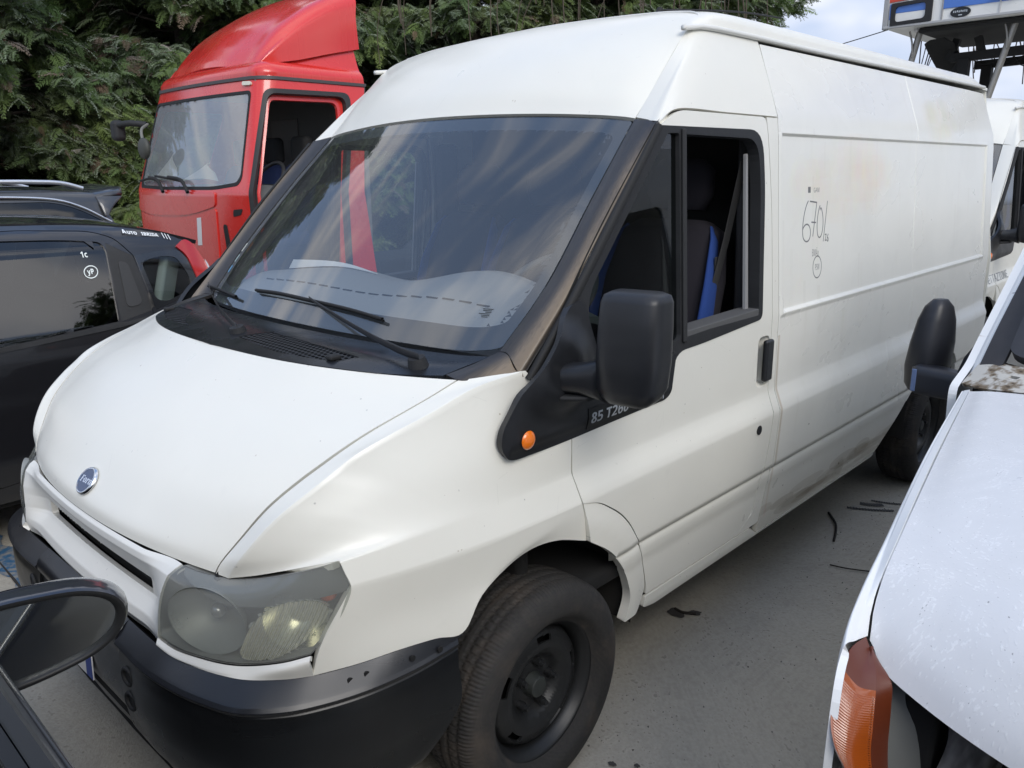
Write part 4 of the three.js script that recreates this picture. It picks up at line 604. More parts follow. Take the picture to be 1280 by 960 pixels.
    part(mir, 'mirror_foot', fl(swept([[[0.960, 1.192, -0.04], [0, 0, 0.055], [0, 0.010, 0]], [[1.0, 1.190, -0.05], [0, 0, 0.045], [0, 0.010, 0]], [[1.05, 1.193, -0.065], [0, 0, 0.03], [0, 0.008, 0]]], 14, 4)), M.trim);
    const gl = new THREE.BoxGeometry(0.15, 0.24, 0.004); gl.rotateY(-0.18); gl.translate(1.14, 1.325, -0.146); part(mir, 'mirror_glass', fl(gl), M.mirror);
  }
}
// wheels
{
  const R = 0.327, HW = 0.098;
  const prof = [[-0.076, 0.206], [-0.083, 0.214], [-0.103, 0.235], [-0.107, 0.262], [-0.102, 0.29], [-0.092, 0.308], [-0.083, 0.317], [-0.07, 0.3225], [-0.05, 0.3255], [-0.02, 0.327], [0.02, 0.327], [0.05, 0.3255], [0.07, 0.3225], [0.083, 0.317], [0.092, 0.308], [0.102, 0.29], [0.107, 0.262], [0.103, 0.235], [0.083, 0.214], [0.076, 0.206]];
  const pc = curve(prof.map(([x, r]) => [x, r, 0]), 64), NA = 688;
  const tyreF = (i, j) => { // angle step, profile step
    const p = pc[j], a = (i / NA) * TAU, x = p.x; let d = 0;
    if (p.y > 0.303) {
      const zig = 0.004 * (Math.abs(((i / NA * 86) % 1) - 0.5) * 4 - 1);
      for (const gx of [-0.052, -0.018, 0.018, 0.052]) d = Math.max(d, sstep(0.0042, 0.0015, Math.abs(x - gx - zig)));
      const m = i % 4; if (Math.abs(x) > 0.06) d = Math.max(d, (m === 0 ? 0.3 + 0.25 * Math.abs(Math.sin(i * 12.9 + (x > 0 ? 1 : 0))) : 0) * sstep(0.303, 0.312, p.y)); else if (i % 8 === 0 && Math.abs(Math.abs(x) - 0.035) < 0.012) d = Math.max(d, 0.6);
    }
    const r = p.y - 0.0075 * d; return [x, r * Math.sin(a), r * Math.cos(a)];
  };
  const pos = [], uv = [], idx = []; for (let i = 0; i <= NA; i++) for (let j = 0; j < 64; j++) { pos.push(...tyreF(i % NA, j)); uv.push(i / NA * 2, j / 64 * 0.4); }
  for (let i = 0; i < NA; i++) for (let j = 0; j < 63; j++) { const a = i * 64 + j, b = a + 64; idx.push(a, a + 1, b + 1, a, b + 1, b); }
  const tg = new THREE.BufferGeometry(); tg.setAttribute('position', new THREE.Float32BufferAttribute(pos, 3)); tg.setAttribute('uv', new THREE.Float32BufferAttribute(uv, 2)); tg.setIndex(idx); tg.computeVertexNormals();
  { const n = tg.attributes.normal, p = tg.attributes.position; if (n.getY(20 + 64 * 172) * p.getY(20 + 64 * 172) < 0) { for (let k = 0; k < idx.length; k += 3) { const t = idx[k]; idx[k] = idx[k + 1]; idx[k + 1] = t; } tg.setIndex(idx); tg.computeVertexNormals(); } }
  const tyreMat = std({ color: lin(1), map: dataTex(512, 512, (u, v) => { const n = tnoise(u, v, 8, 5, 6), s = tnoise(u, v, 70, 2, 3), k = sstep(-0.1, 0.6, n); return [0.028 + 0.030 * k + 0.010 * s, 0.0265 + 0.021 * k + 0.008 * s, 0.025 + 0.014 * k + 0.007 * s]; }, { repeat: [1, 2] }), roughness: 0.82 });
  const discX = (r) => pwl([0, 0.045, 0.055, 0.075, 0.082, 0.10, 0.118, 0.135, 0.152, 0.168, 0.176, 0.186], [0.020, 0.020, 0.018, 0.018, 0.022, 0.042, 0.052, 0.055, 0.052, 0.044, 0.030, 0.010], r);
  const disc = (y, z) => { const r = Math.hypot(y, z); return V(discX(r), y, z); };
  const ring = (r, n = 48) => seq(0, 1, n).slice(0, -1).map((t) => [r * Math.cos(t * TAU), r * Math.sin(t * TAU)]);
  const slots = [82, 154, 226, 298, 10].map((deg) => { const a0 = THREE.MathUtils.degToRad(deg), o = []; for (let k = 0; k <= 8; k++) { const a = a0 - 0.20 + 0.40 * k / 8; o.push([0.160 * Math.sin(a), -0.160 * Math.cos(a)]); } for (let k = 8; k >= 0; k--) { const a = a0 - 0.20 + 0.40 * k / 8; o.push([0.141 * Math.sin(a), -0.141 * Math.cos(a)]); } return rounded(o, 0.008, 3); });
  const discG = panel(disc, seq(-0.187, 0.187, 60), seq(-0.187, 0.187, 60), { outline: ring(0.186), holes: slots, out: V(1, 0, 0), flange: 0.008, uv: (p) => [p.z, p.y] });
  const rimG = new THREE.LatheGeometry([[0.180, -0.10], [0.182, -0.02], [0.184, 0.03], [0.1845, 0.045], [0.193, 0.056], [0.199, 0.066], [0.2035, 0.071], [0.2085, 0.0755], [0.212, 0.0735], [0.2125, 0.068], [0.206, 0.062]].map(([r, y]) => V2(r, y)), 96); rimG.rotateZ(-Math.PI / 2);
  const backG = new THREE.CylinderGeometry(0.17, 0.17, 0.06, 40); backG.rotateZ(Math.PI / 2); backG.translate(-0.05, 0, 0);
  const hubG = new THREE.LatheGeometry([[0, 0.052], [0.028, 0.052], [0.031, 0.049], [0.032, 0.028], [0.036, 0.024], [0.037, 0.0]].map(([r, y]) => V2(r, y)), 40); hubG.rotateZ(-Math.PI / 2);
  const nutG = join([cyl(0.0135, 0.013, 0, [0.008, 0, 0], [0.044, 0, 0], 6), cyl(0.0095, 0.008, 0, [0.044, 0, 0], [0.056, 0, 0], 14), cyl(0.017, 0.016, 0, [0.006, 0, 0], [0.013, 0, 0], 18)]);
  const proto = new THREE.Group(); proto.name = 'wheel';
  part(proto, 'tyre', tg, tyreMat); part(proto, 'rim', rimG, M.steel); part(proto, 'wheel_disc', discG, M.steel); part(proto, 'hub_cap', hubG, std({ color: lin(0.028, 0.032, 0.030), roughness: 0.6 })); part(proto, 'brake_drum', backG, M.dark);
  for (const deg of [76, 148, 220, 292, 4]) { const a = THREE.MathUtils.degToRad(deg), g = nutG.clone(); g.translate(0, 0.068 * Math.sin(a), -0.068 * Math.cos(a)); part(proto, 'wheel_nut', g, M.steel); }
  for (const [x, z, steer] of [[0.872, 0, 0], [0.872, -WB, 0], [-0.872, 0, 0], [-0.872, -WB, 0]]) {
    const w = proto.clone(); w.position.set(x, 0.319, z); if (x < 0) w.rotation.y = Math.PI; van.add(w);
    // wheel housing
    const s = Math.sign(x);
    const liner = panel((u, v) => { const aa = lerp(-0.12, Math.PI + 0.12, u), q = [0.415 * Math.cos(aa), 0.40 + 0.40 * Math.sin(aa)]; const rip = 0.004 * Math.sin(v * 20); return V(s * lerp(0.945, 0.52, v), q[1] + rip, z + q[0]); }, seq(0, 1, 36), seq(0, 1, 8), { out: V(0, -1, 0), flange: 0, uv: (p) => [p.z, p.x] });
    part(van, 'wheel_housing', join([liner, (() => { const g = new THREE.BoxGeometry(0.02, 0.8, 0.9); g.translate(s * 0.51, 0.55, z); return g; })()]), std({ color: lin(0.03, 0.028, 0.025), map: wearTex, roughness: 0.95 }));
    if (z === 0) part(van, 'strut', cyl(0.03, 0.03, 0, [s * 0.60, 0.34, 0.02], [s * 0.60, 0.78, 0.0], 14), M.dark);
  }
}
// cab and underside
{
  const I = M.interior, bx = (w, h, d, x, y, z, r = 0.02) => rbox(w, h, d, x, y, z, r);
  part(van, 'underbody', join([bx(1.5, 0.16, 4.6, 0, 0.36, -1.95), bx(0.98, 0.5, 0.9, 0, 0.5, 0.2), bx(1.0, 0.22, 0.5, 0, 0.45, 0.62), bx(0.2, 0.12, 2.6, 0.3, 0.26, -1.9)]), M.dark);
  part(van, 'cab_floor', join([bx(1.86, 0.06, 1.4, 0, 0.55, -0.75), bx(1.7, 0.75, 0.05, 0, 0.85, -0.02)]), M.dark);
  part(van, 'bulkhead', bx(1.66, 1.45, 0.03, 0, 1.25, -1.47), std({ color: lin(0.012), roughness: 0.9 }));
  part(van, 'cab_headlining', panel((u, v) => V(lerp(-0.77, 0.77, u), lerp(1.90, 2.0, sstep(0, 0.5, v)) + 0.02 * Math.sin(Math.PI * u), lerp(-0.68, -1.36, v)), seq(0, 1, 12), seq(0, 1, 6), { out: V(0, -1, 0), flange: 0.02 }), std({ color: lin(0.02), roughness: 0.95 }));
  const dashF = loft([
    [[-0.80, 1.262, 0.0], [-0.4, 1.268, 0.07], [0, 1.27, 0.08], [0.4, 1.268, 0.06], [0.80, 1.262, -0.02]],
    [[-0.83, 1.315, -0.12], [-0.4, 1.325, -0.10], [0, 1.325, -0.10], [0.42, 1.33, -0.11], [0.83, 1.315, -0.14]],
    [[-0.85, 1.35, -0.24], [-0.45, 1.372, -0.25], [0, 1.36, -0.25], [0.42, 1.40, -0.25], [0.85, 1.345, -0.25]],
    [[-0.86, 1.345, -0.34], [-0.45, 1.385, -0.37], [-0.05, 1.365, -0.38], [0.42, 1.435, -0.36], [0.86, 1.335, -0.34]],
    [[-0.86, 1.29, -0.40], [-0.45, 1.33, -0.44], [-0.05, 1.30, -0.45], [0.42, 1.37, -0.43], [0.86, 1.27, -0.39]],
    [[-0.87, 0.95, -0.38], [-0.4, 0.95, -0.40], [0, 0.9, -0.42], [0.42, 0.98, -0.40], [0.87, 0.95, -0.36]]]);
  const dash = part(van, 'dashboard', grid(dashF, 60, 40, { out: V(0, 1, 0), flange: 0.02, uv: upUV }), M.dash);
  for (let i = 0; i < 17; i++) { const p = dashF(0.10 + i * 0.045, 1.45); part(dash, 'demister_slot', rbox(0.052, 0.004, 0.007, p.x, p.y + 0.002, p.z, 0.0015), M.dark); }
  part(dash, 'paper_sheet', panel((u, v) => { const p = dashF(lerp(0.05, 0.36, u), lerp(2.72 + 0.2 * u, 3.0, v)); p.y += 0.005 + 0.04 * v * (1 - u); return p; }, seq(0, 1, 12), seq(0, 1, 6), { out: V(0, 1, 0), flange: 0.002, uv: upUV }), std({ color: lin(0.6), roughness: 0.8 }));
  const wheelG = new THREE.TorusGeometry(0.195, 0.014, 12, 56); wheelG.rotateX(-0.85); wheelG.translate(0.44, 1.33, -0.56);
  const sw = part(van, 'steering_wheel', wheelG, std({ color: lin(0.10), roughness: 0.6 }));
  part(sw, 'wheel_boss', join([cyl(0.06, 0.05, 0, [0.44, 1.29, -0.52], [0.44, 1.33, -0.57], 20), beam([0.26, 1.325, -0.555], [0.62, 1.325, -0.555], 0.03, 0.015), cyl(0.035, 0.035, 0, [0.44, 1.05, -0.3], [0.44, 1.29, -0.52], 12)]), I);
  const fabric = std({ color: lin(0.016, 0.014, 0.020), roughness: 0.95 });
  const seat = (x, w) => {
    const st = part(van, 'seat', swept([[[x, 0.86, -0.42], [w * 0.45, 0, 0], [0, 0.05, 0]], [[x, 0.89, -0.52], [w * 0.5, 0, 0], [0, 0.085, 0]], [[x, 0.87, -0.8], [w * 0.5, 0, 0], [0, 0.085, 0]], [[x, 0.86, -1.0], [w * 0.46, 0, 0], [0, 0.08, 0]]], 22, 4), fabric);
    part(st, 'backrest', swept([[[x, 0.92, -0.95], [w * 0.44, 0, 0], [0, 0.01, 0.07]], [[x, 1.1, -0.99], [w * 0.5, 0, 0], [0, 0.01, 0.085]], [[x, 1.35, -1.06], [w * 0.5, 0, 0], [0, 0.01, 0.08]], [[x, 1.52, -1.12], [w * 0.43, 0, 0], [0, 0.01, 0.07]], [[x, 1.56, -1.13], [w * 0.3, 0, 0], [0, 0.01, 0.05]]], 26, 4), fabric);
    for (const s of [-1, 1]) part(st, 'blue_bolster', swept([[[x + s * w * 0.475, 0.95, -0.915], [0.016, 0, -0.006 * s], [0, 0.01, 0.045]], [[x + s * w * 0.50, 1.12, -0.935], [0.016, 0, -0.006 * s], [0, 0.01, 0.045]], [[x + s * w * 0.485, 1.34, -0.995], [0.012, 0, -0.006 * s], [0, 0.01, 0.034]], [[x + s * w * 0.425, 1.50, -1.06], [0.008, 0, -0.003 * s], [0, 0.01, 0.020]], [[x + s * w * 0.37, 1.545, -1.085], [0.004, 0, 0], [0, 0.004, 0.008]]], 18, 3), M.blue);
    part(st, 'headrest', swept([[[x, 1.60, -1.15], [0.11, 0, 0], [0, 0.005, 0.04]], [[x, 1.66, -1.155], [0.135, 0, 0], [0, 0.005, 0.055]], [[x, 1.75, -1.17], [0.13, 0, 0], [0, 0.005, 0.05]], [[x, 1.785, -1.175], [0.09, 0, 0], [0, 0.005, 0.03]]], 22, 3.4), fabric);
    part(st, 'seat_base', rbox(w * 0.9, 0.26, 0.5, x, 0.69, -0.75, 0.03), I);
  };
  seat(0.54, 0.50); seat(-0.10, 0.44); seat(-0.56, 0.44);
  for (const o of van.children) if (o.name === 'seat') o.position.z = -0.09;
  part(van, 'seat_belt', join([swept([[[0.83, 1.78, -1.19], [0, 0, 0.024], [0.0015, 0, 0]], [[0.80, 1.5, -1.15], [0, 0, 0.024], [0.0015, 0, 0]], [[0.78, 1.2, -1.06], [0, 0, 0.024], [0.0015, 0, 0]], [[0.80, 0.85, -0.98], [0, 0, 0.024], [0.0015, 0, 0]]], 8, 4), rbox(0.006, 0.05, 0.03, 0.785, 1.42, -1.12, 0.002)]), std({ color: lin(0.03), roughness: 0.8 }));
  for (const s of [-1, 1]) { part(van, 'inner_pillar', beam([s * 0.84, 1.0, -1.28], [s * 0.82, 1.88, -1.27], 0.10, 0.10, 0.02), I); part(van, 'windscreen_post_lining', beam([s * 0.83, 1.28, -0.05], [s * 0.79, 1.84, -0.58], 0.05, 0.05, 0.015), I); }
}
// ---------- generic car body: cross-sections in height, panels cut in the side view ----------
function carShell(root, c) {
  // c: cx, ys, ws (half widths), zn / zt nose and tail (z), taperF, taperR, body outline, glass outlines
  const half = (z, y) => { let w = pwl(c.ys, c.ws, y); if (z > c.zn - 0.9) w -= 0.28 * ((z - c.zn + 0.9) / 0.9) ** 2; if (z < c.zt + c.tail) w -= c.taper * (c.zt + c.tail - z) ** 2; return w; };
  const F = (off = 0) => (z, y) => V(half(z, y) + off, y, z);
  const S2 = (outline, o = {}) => { const zs = outline.map((p) => p[0]), ys = outline.map((p) => p[1]), z0 = Math.min(...zs), z1 = Math.max(...zs), y0 = Math.min(...ys), y1 = Math.max(...ys); return panel(F(o.off ?? 0), seq(z0, z1, Math.ceil((z1 - z0) / (o.step ?? 0.05))), seq(y0, y1, Math.ceil((y1 - y0) / (o.step ?? 0.05))), { outline, out: V(1, 0, 0), flange: 0.02, ...o }); };
  const at = (g, s) => { const m = s > 0 ? g.clone() : mirrored(g); m.translate(c.cx, 0, 0); return m; };
  return { half, F, S2, at };
}
function carTop(c, S, pts, inset = 0) { // skin across the car through profile points [z, y]; crown in the middle
  const rows = pts.map(([z, y, cr = 0.03]) => { const w = S.half(z, y) - inset; return [-1, -0.85, -0.5, 0, 0.5, 0.85, 1].map((k) => [c.cx + w * k, y + cr * (1 - k * k), z]); });
  return loft(rows);
}
function carWheel(root, x, z, r, s) {
  const t = new THREE.TorusGeometry(r - 0.085, 0.085, 14, 40); t.scale(1, 1, 1.25); t.rotateY(Math.PI / 2); t.translate(x, r, z);
  const w = part(root, 'wheel', t, M.rubber); const h = new THREE.CylinderGeometry(r - 0.12, r - 0.12, 0.16, 28); h.rotateZ(Math.PI / 2); h.translate(x + 0.01 * s, r, z); part(w, 'rim', h, std({ color: lin(0.25), roughness: 0.4, metalness: 0.8 }));
}
const carPaint = (r, g, b, rough = 0.18) => phys({ color: lin(r, g, b), roughness: 0.4, clearcoat: 1, clearcoatRoughness: rough * 0.3, clearcoatRoughnessMap: null });
{ // black hatchback at the left, tail beside the van's windscreen
  const car = thing('black_hatchback', 'black hybrid hatchback with white handwriting on its roof edge, parked at the left', 'car');
  const c = { cx: -2.65, ys: [0.2, 0.3, 0.5, 0.72, 0.80, 0.94, 1.0, 1.05, 1.42, 1.47, 1.5, 1.56], ws: [0.76, 0.80, 0.85, 0.862, 0.858, 0.862, 0.855, 0.845, 0.70, 0.665, 0.62, 0.50], zn: 3.25, zt: -0.62, tail: 0.52, taper: 0.25 };
  const S = carShell(car, c), paint = carPaint(0.006, 0.006, 0.008), gl = phys({ color: lin(0.16, 0.19, 0.18), roughness: 0, transmission: 1, thickness: 0, ior: 1.75 });
  const rearGlass = rounded([[0.62, 1.474, 0.02], [0.167, 1.457, 0.1], [-0.003, 1.437, 0.03], [-0.022, 1.40, 0.03], [0.010, 1.062, 0.012], [0.60, 1.010, 0.02]], 0.02), frontGlass = rounded([[0.70, 1.470, 0.02], [0.68, 1.005, 0.02], [1.55, 0.955, 0.05], [1.20, 1.30, 0.1], [0.98, 1.43, 0.08]], 0.02);
  const quarter = rounded([[-0.147, 1.362, 0.004], [-0.285, 1.377, 0.05], [-0.385, 1.372, 0.03], [-0.428, 1.313, 0.06], [-0.452, 1.212, 0.05], [-0.415, 1.158, 0.02], [-0.180, 1.094, 0.01]], 0.02), qClear = rounded([[-0.172, 1.33, 0.03], [-0.28, 1.350, 0.04], [-0.362, 1.338, 0.03], [-0.404, 1.245, 0.06], [-0.408, 1.175, 0.02], [-0.25, 1.128, 0.02], [-0.197, 1.14, 0.03]], 0.02);
  const cover = rounded([[-0.026, 1.432, 0.01], [-0.094, 1.388, 0.06], [-0.141, 1.362, 0.004], [-0.168, 1.16, 0.1], [-0.168, 1.095, 0.02], [0.000, 1.060, 0.01]], 0.01);
  const lampO = rounded([[-0.372, 1.392, 0.01], [-0.430, 1.428, 0.03], [-0.475, 1.40, 0.05], [-0.515, 1.31, 0.08], [-0.545, 1.20, 0.05], [-0.555, 1.02, 0.03], [-0.47, 1.02, 0.02], [-0.437, 1.105, 0.1], [-0.452, 1.19, 0.08], [-0.437, 1.274, 0.08], [-0.422, 1.345, 0.04]], 0.02);
  const doorO = rounded([[0.66, 1.475, 0.004], [0.40, 1.512, 0.1], [0.02, 1.490, 0.14], [-0.075, 1.452, 0.08], [-0.112, 1.405, 0.06], [-0.144, 1.364, 0.01], [-0.172, 1.10, 0.05], [-0.10, 0.90, 0.06], [-0.02, 0.70, 0.1], [0.08, 0.42, 0.06], [0.63, 0.36, 0.02], [0.66, 1.0, 0.02]], 0.02);
  const fdoor = rounded([[0.668, 1.475, 0.004], [0.99, 1.46, 0.06], [1.25, 1.30, 0.1], [1.62, 0.96, 0.03], [1.62, 0.45, 0.06], [0.668, 0.36, 0.02]], 0.02);
  const bodyO = rounded([[0.70, 1.535], [0.02, 1.520, 0.1], [-0.32, 1.47, 0.2], [-0.44, 1.43, 0.05], [-0.54, 1.28, 0.1], [-0.58, 1.02, 0.05], [-0.63, 0.95, 0.03], [-0.62, 0.40, 0.05], [-0.3, 0.33, 0.02], [-0.30, 0.5, 0.2], [-0.05, 0.67, 0.2], [0.22, 0.5, 0.2], [0.25, 0.28, 0.02], [1.95, 0.28, 0.02], [1.98, 0.5, 0.2], [2.3, 0.68, 0.25], [2.62, 0.5, 0.2], [2.68, 0.28, 0.02], [3.24, 0.3, 0.05], [3.24, 0.66, 0.1], [2.95, 0.86, 0.2], [1.75, 0.99, 0.2], [1.3, 1.32, 0.15], [1.05, 1.47, 0.1]], 0.02);
  for (const s of [1, -1]) {
    part(car, 'body_side', S.at(S.S2(bodyO, { holes: [doorO, fdoor, quarter] }), s), paint);
    const d = part(car, 'rear_door', S.at(S.S2(doorO.map(([z, y]) => [z + (z > 0.25 ? -0.003 : 0.003), y + (y > 0.9 ? -0.003 : 0.003)]), { holes: [rearGlass, cover] }), s), paint);
    part(d, 'window', S.at(S.S2(rearGlass, { off: -0.008, flange: 0 }), s), gl); part(d, 'pillar_cover', S.at(S.S2(cover, { off: -0.001 }), s), std({ color: lin(0.022), roughness: 0.5, map: wearTex }));
    part(d, 'recessed_handle', S.at(S.S2(rounded([[-0.062, 1.345, 0.02], [-0.105, 1.33, 0.02], [-0.125, 1.13, 0.03], [-0.045, 1.12, 0.03]], 0.02), { off: 0.003, flange: 0.006 }), s), std({ color: lin(0.03), roughness: 0.45 }));
    part(d, 'belt_strip', S.at(S.S2(rounded([[0.66, 1.004], [0.010, 1.060], [-0.02, 1.055], [-0.165, 1.075], [-0.165, 1.062], [0.0, 1.034], [0.66, 0.984]], 0.003), { off: 0.006, flange: 0.012 }), s), M.trim);
    const f = part(car, 'front_door', S.at(S.S2(fdoor, { holes: [frontGlass] }), s), paint); part(f, 'window', S.at(S.S2(frontGlass, { off: -0.008, flange: 0 }), s), gl);
    const q = part(car, 'quarter_window', S.at(S.S2(quarter, { off: 0.002, holes: [qClear], flange: 0.006 }), s), M.ceramic); part(q, 'pane', S.at(S.S2(qClear, { off: -0.002, flange: 0 }), s), phys({ color: lin(0.62, 0.68, 0.66), roughness: 0, transmission: 1, thickness: 0, ior: 1.55 }));
    const l = part(car, 'tail_lamp', S.at(S.S2(lampO, { off: 0.010, flange: 0.03 }), s), phys({ color: lin(0.42, 0.008, 0.006), roughness: 0.15, clearcoat: 1, clearcoatRoughness: 0.02 })); part(l, 'chrome_edge', S.at(S.S2(rounded([[-0.516, 1.315], [-0.528, 1.29], [-0.548, 1.20], [-0.532, 1.20]], 0.004), { off: 0.016, flange: 0.012 }), s), M.chrome);
    for (const z of [2.3, -0.03]) carWheel(car, c.cx + s * 0.78, z, 0.31, s);
  }
  const roofPts = [[0.75, 1.535, 0.025], [0.4, 1.538, 0.025], [0.02, 1.522, 0.025], [-0.25, 1.485, 0.022], [-0.42, 1.438, 0.015], [-0.50, 1.412, 0.01]];
  part(car, 'roof', grid(carTop(c, S, [[1.08, 1.478, 0.045], ...roofPts], -0.01), 30, 36, { out: V(0, 1, 0), uv: upUV, flange: 0.02 }), paint);
  part(car, 'windscreen', grid(carTop(c, S, [[1.78, 0.99, 0.05], [1.4, 1.26, 0.05], [1.08, 1.475, 0.045]], 0.06), 12, 12, { out: V(0, 1, 1), uv: upUV, flange: 0 }), gl);
  part(car, 'bonnet', grid(carTop(c, S, [[3.22, 0.62, 0.02], [3.1, 0.76, 0.04], [2.9, 0.86, 0.05], [2.3, 0.95, 0.05], [1.77, 0.99, 0.05]], 0.0), 20, 20, { out: V(0, 1, 0), uv: upUV }), paint);
  part(car, 'front_bumper', rbox(1.3, 0.42, 0.14, c.cx, 0.46, 3.18, 0.06), paint);
  part(car, 'tailgate', grid(loft([[-0.44, 1.40], [-0.56, 1.25], [-0.64, 1.0], [-0.70, 0.7], [-0.68, 0.4]].map(([z, y]) => { const w = S.half(-0.5, y) - 0.04; return [-1, -0.5, 0, 0.5, 1].map((k) => [c.cx + w * k, y, z - 0.06 * (1 - k * k)]); })), 20, 20, { out: V(0, 0, -1), uv: upUV }), paint);
  part(car, 'shelf', rbox(1.2, 0.03, 0.35, c.cx, 0.99, -0.35, 0.01), M.interior); part(car, 'floor', rbox(1.5, 0.3, 3.4, c.cx, 0.38, 1.3, 0.05), M.dark);
  for (const [dx, z] of [[0.38, 0.62], [-0.38, 0.62], [0.38, 1.35], [-0.38, 1.35]]) { const st = part(car, 'seat', swept([[[c.cx + dx, 0.62, z - 0.26], [0.25, 0, 0], [0, 0, 0.08]], [[c.cx + dx, 1.0, z - 0.36], [0.25, 0, 0], [0, 0, 0.09]], [[c.cx + dx, 1.16, z - 0.40], [0.2, 0, 0], [0, 0, 0.07]]], 18, 4), std({ color: lin(0.06), roughness: 0.9 })); part(st, 'headrest', rbox(0.24, 0.17, 0.1, c.cx + dx, 1.27, z - 0.42, 0.045), std({ color: lin(0.09, 0.10, 0.105), roughness: 0.8 })); part(st, 'cushion', rbox(0.5, 0.2, 0.5, c.cx + dx, 0.6, z, 0.06), M.interior); }
  for (const s of [-1, 1]) part(car, 'pillar_lining', beam([c.cx + s * 0.72, 1.06, -0.25], [c.cx + s * 0.60, 1.40, -0.40], 0.05, 0.14, 0.02), std({ color: lin(0.30, 0.32, 0.31), roughness: 0.8 }));
  const tW = tex(512, 80, (g, w, h) => { g.clearRect(0, 0, w, h); g.fillStyle = '#eef2f4'; g.font = 'bold 54px sans-serif'; g.textBaseline = 'middle'; g.fillText('A', 4, 34); g.font = 'bold 44px sans-serif'; g.fillText('UTO', 44, 42); g.font = 'bold 46px sans-serif'; g.fillText('IBRIDA', 172, 42); g.strokeStyle = '#eef2f4'; g.lineWidth = 7; g.lineCap = 'round'; for (const x of [376, 404, 432]) { g.beginPath(); g.moveTo(x - 4, 14); g.lineTo(x + 4, 64); g.stroke(); } }, { wrap: false });
  const topY = (z) => pwl([-0.44, -0.32, 0.02], [1.430, 1.470, 1.520], z);
  const wr = panel((u, v) => { const z = lerp(-0.125, -0.37, u), y = topY(z) - lerp(0.004, 0.042, v); return V(c.cx + S.half(z, y) + 0.004, y + 0.002, z); }, seq(0, 1, 20), seq(0, 1, 4), { out: V(0.5, 1, 0), flange: 0, uv: (p, u, v) => [u * 0.9, 1 - v] });
  part(car, 'handwriting', wr, std({ map: tW, transparent: true, alphaTest: 0.4, roughness: 0.6 }), 'white handwriting AUTO IBRIDA !!!');
  const tN = tex(256, 256, (g, w, h) => { g.clearRect(0, 0, w, h); g.strokeStyle = '#e8efec'; g.lineWidth = 7; g.lineCap = 'round'; g.beginPath(); g.ellipse(110, 190, 62, 44, -0.2, 0, 7); g.stroke(); g.font = 'bold 54px sans-serif'; g.fillStyle = '#e8efec'; g.fillText('yP', 78, 206); g.font = 'bold 60px sans-serif'; g.fillText('1c', 60, 80); }, { wrap: false });
  const note = panel((u, v) => { const z = lerp(0.13, 0.0, u), y = lerp(1.42, 1.26, v); return V(c.cx + S.half(z, y) - 0.004, y, z); }, seq(0, 1, 4), seq(0, 1, 4), { out: V(1, 0, 0), flange: 0, uv: (p, u, v) => [u, 1 - v] });
  part(car, 'window_note', note, std({ map: tN, transparent: true, alphaTest: 0.4, roughness: 0.6 }));
}
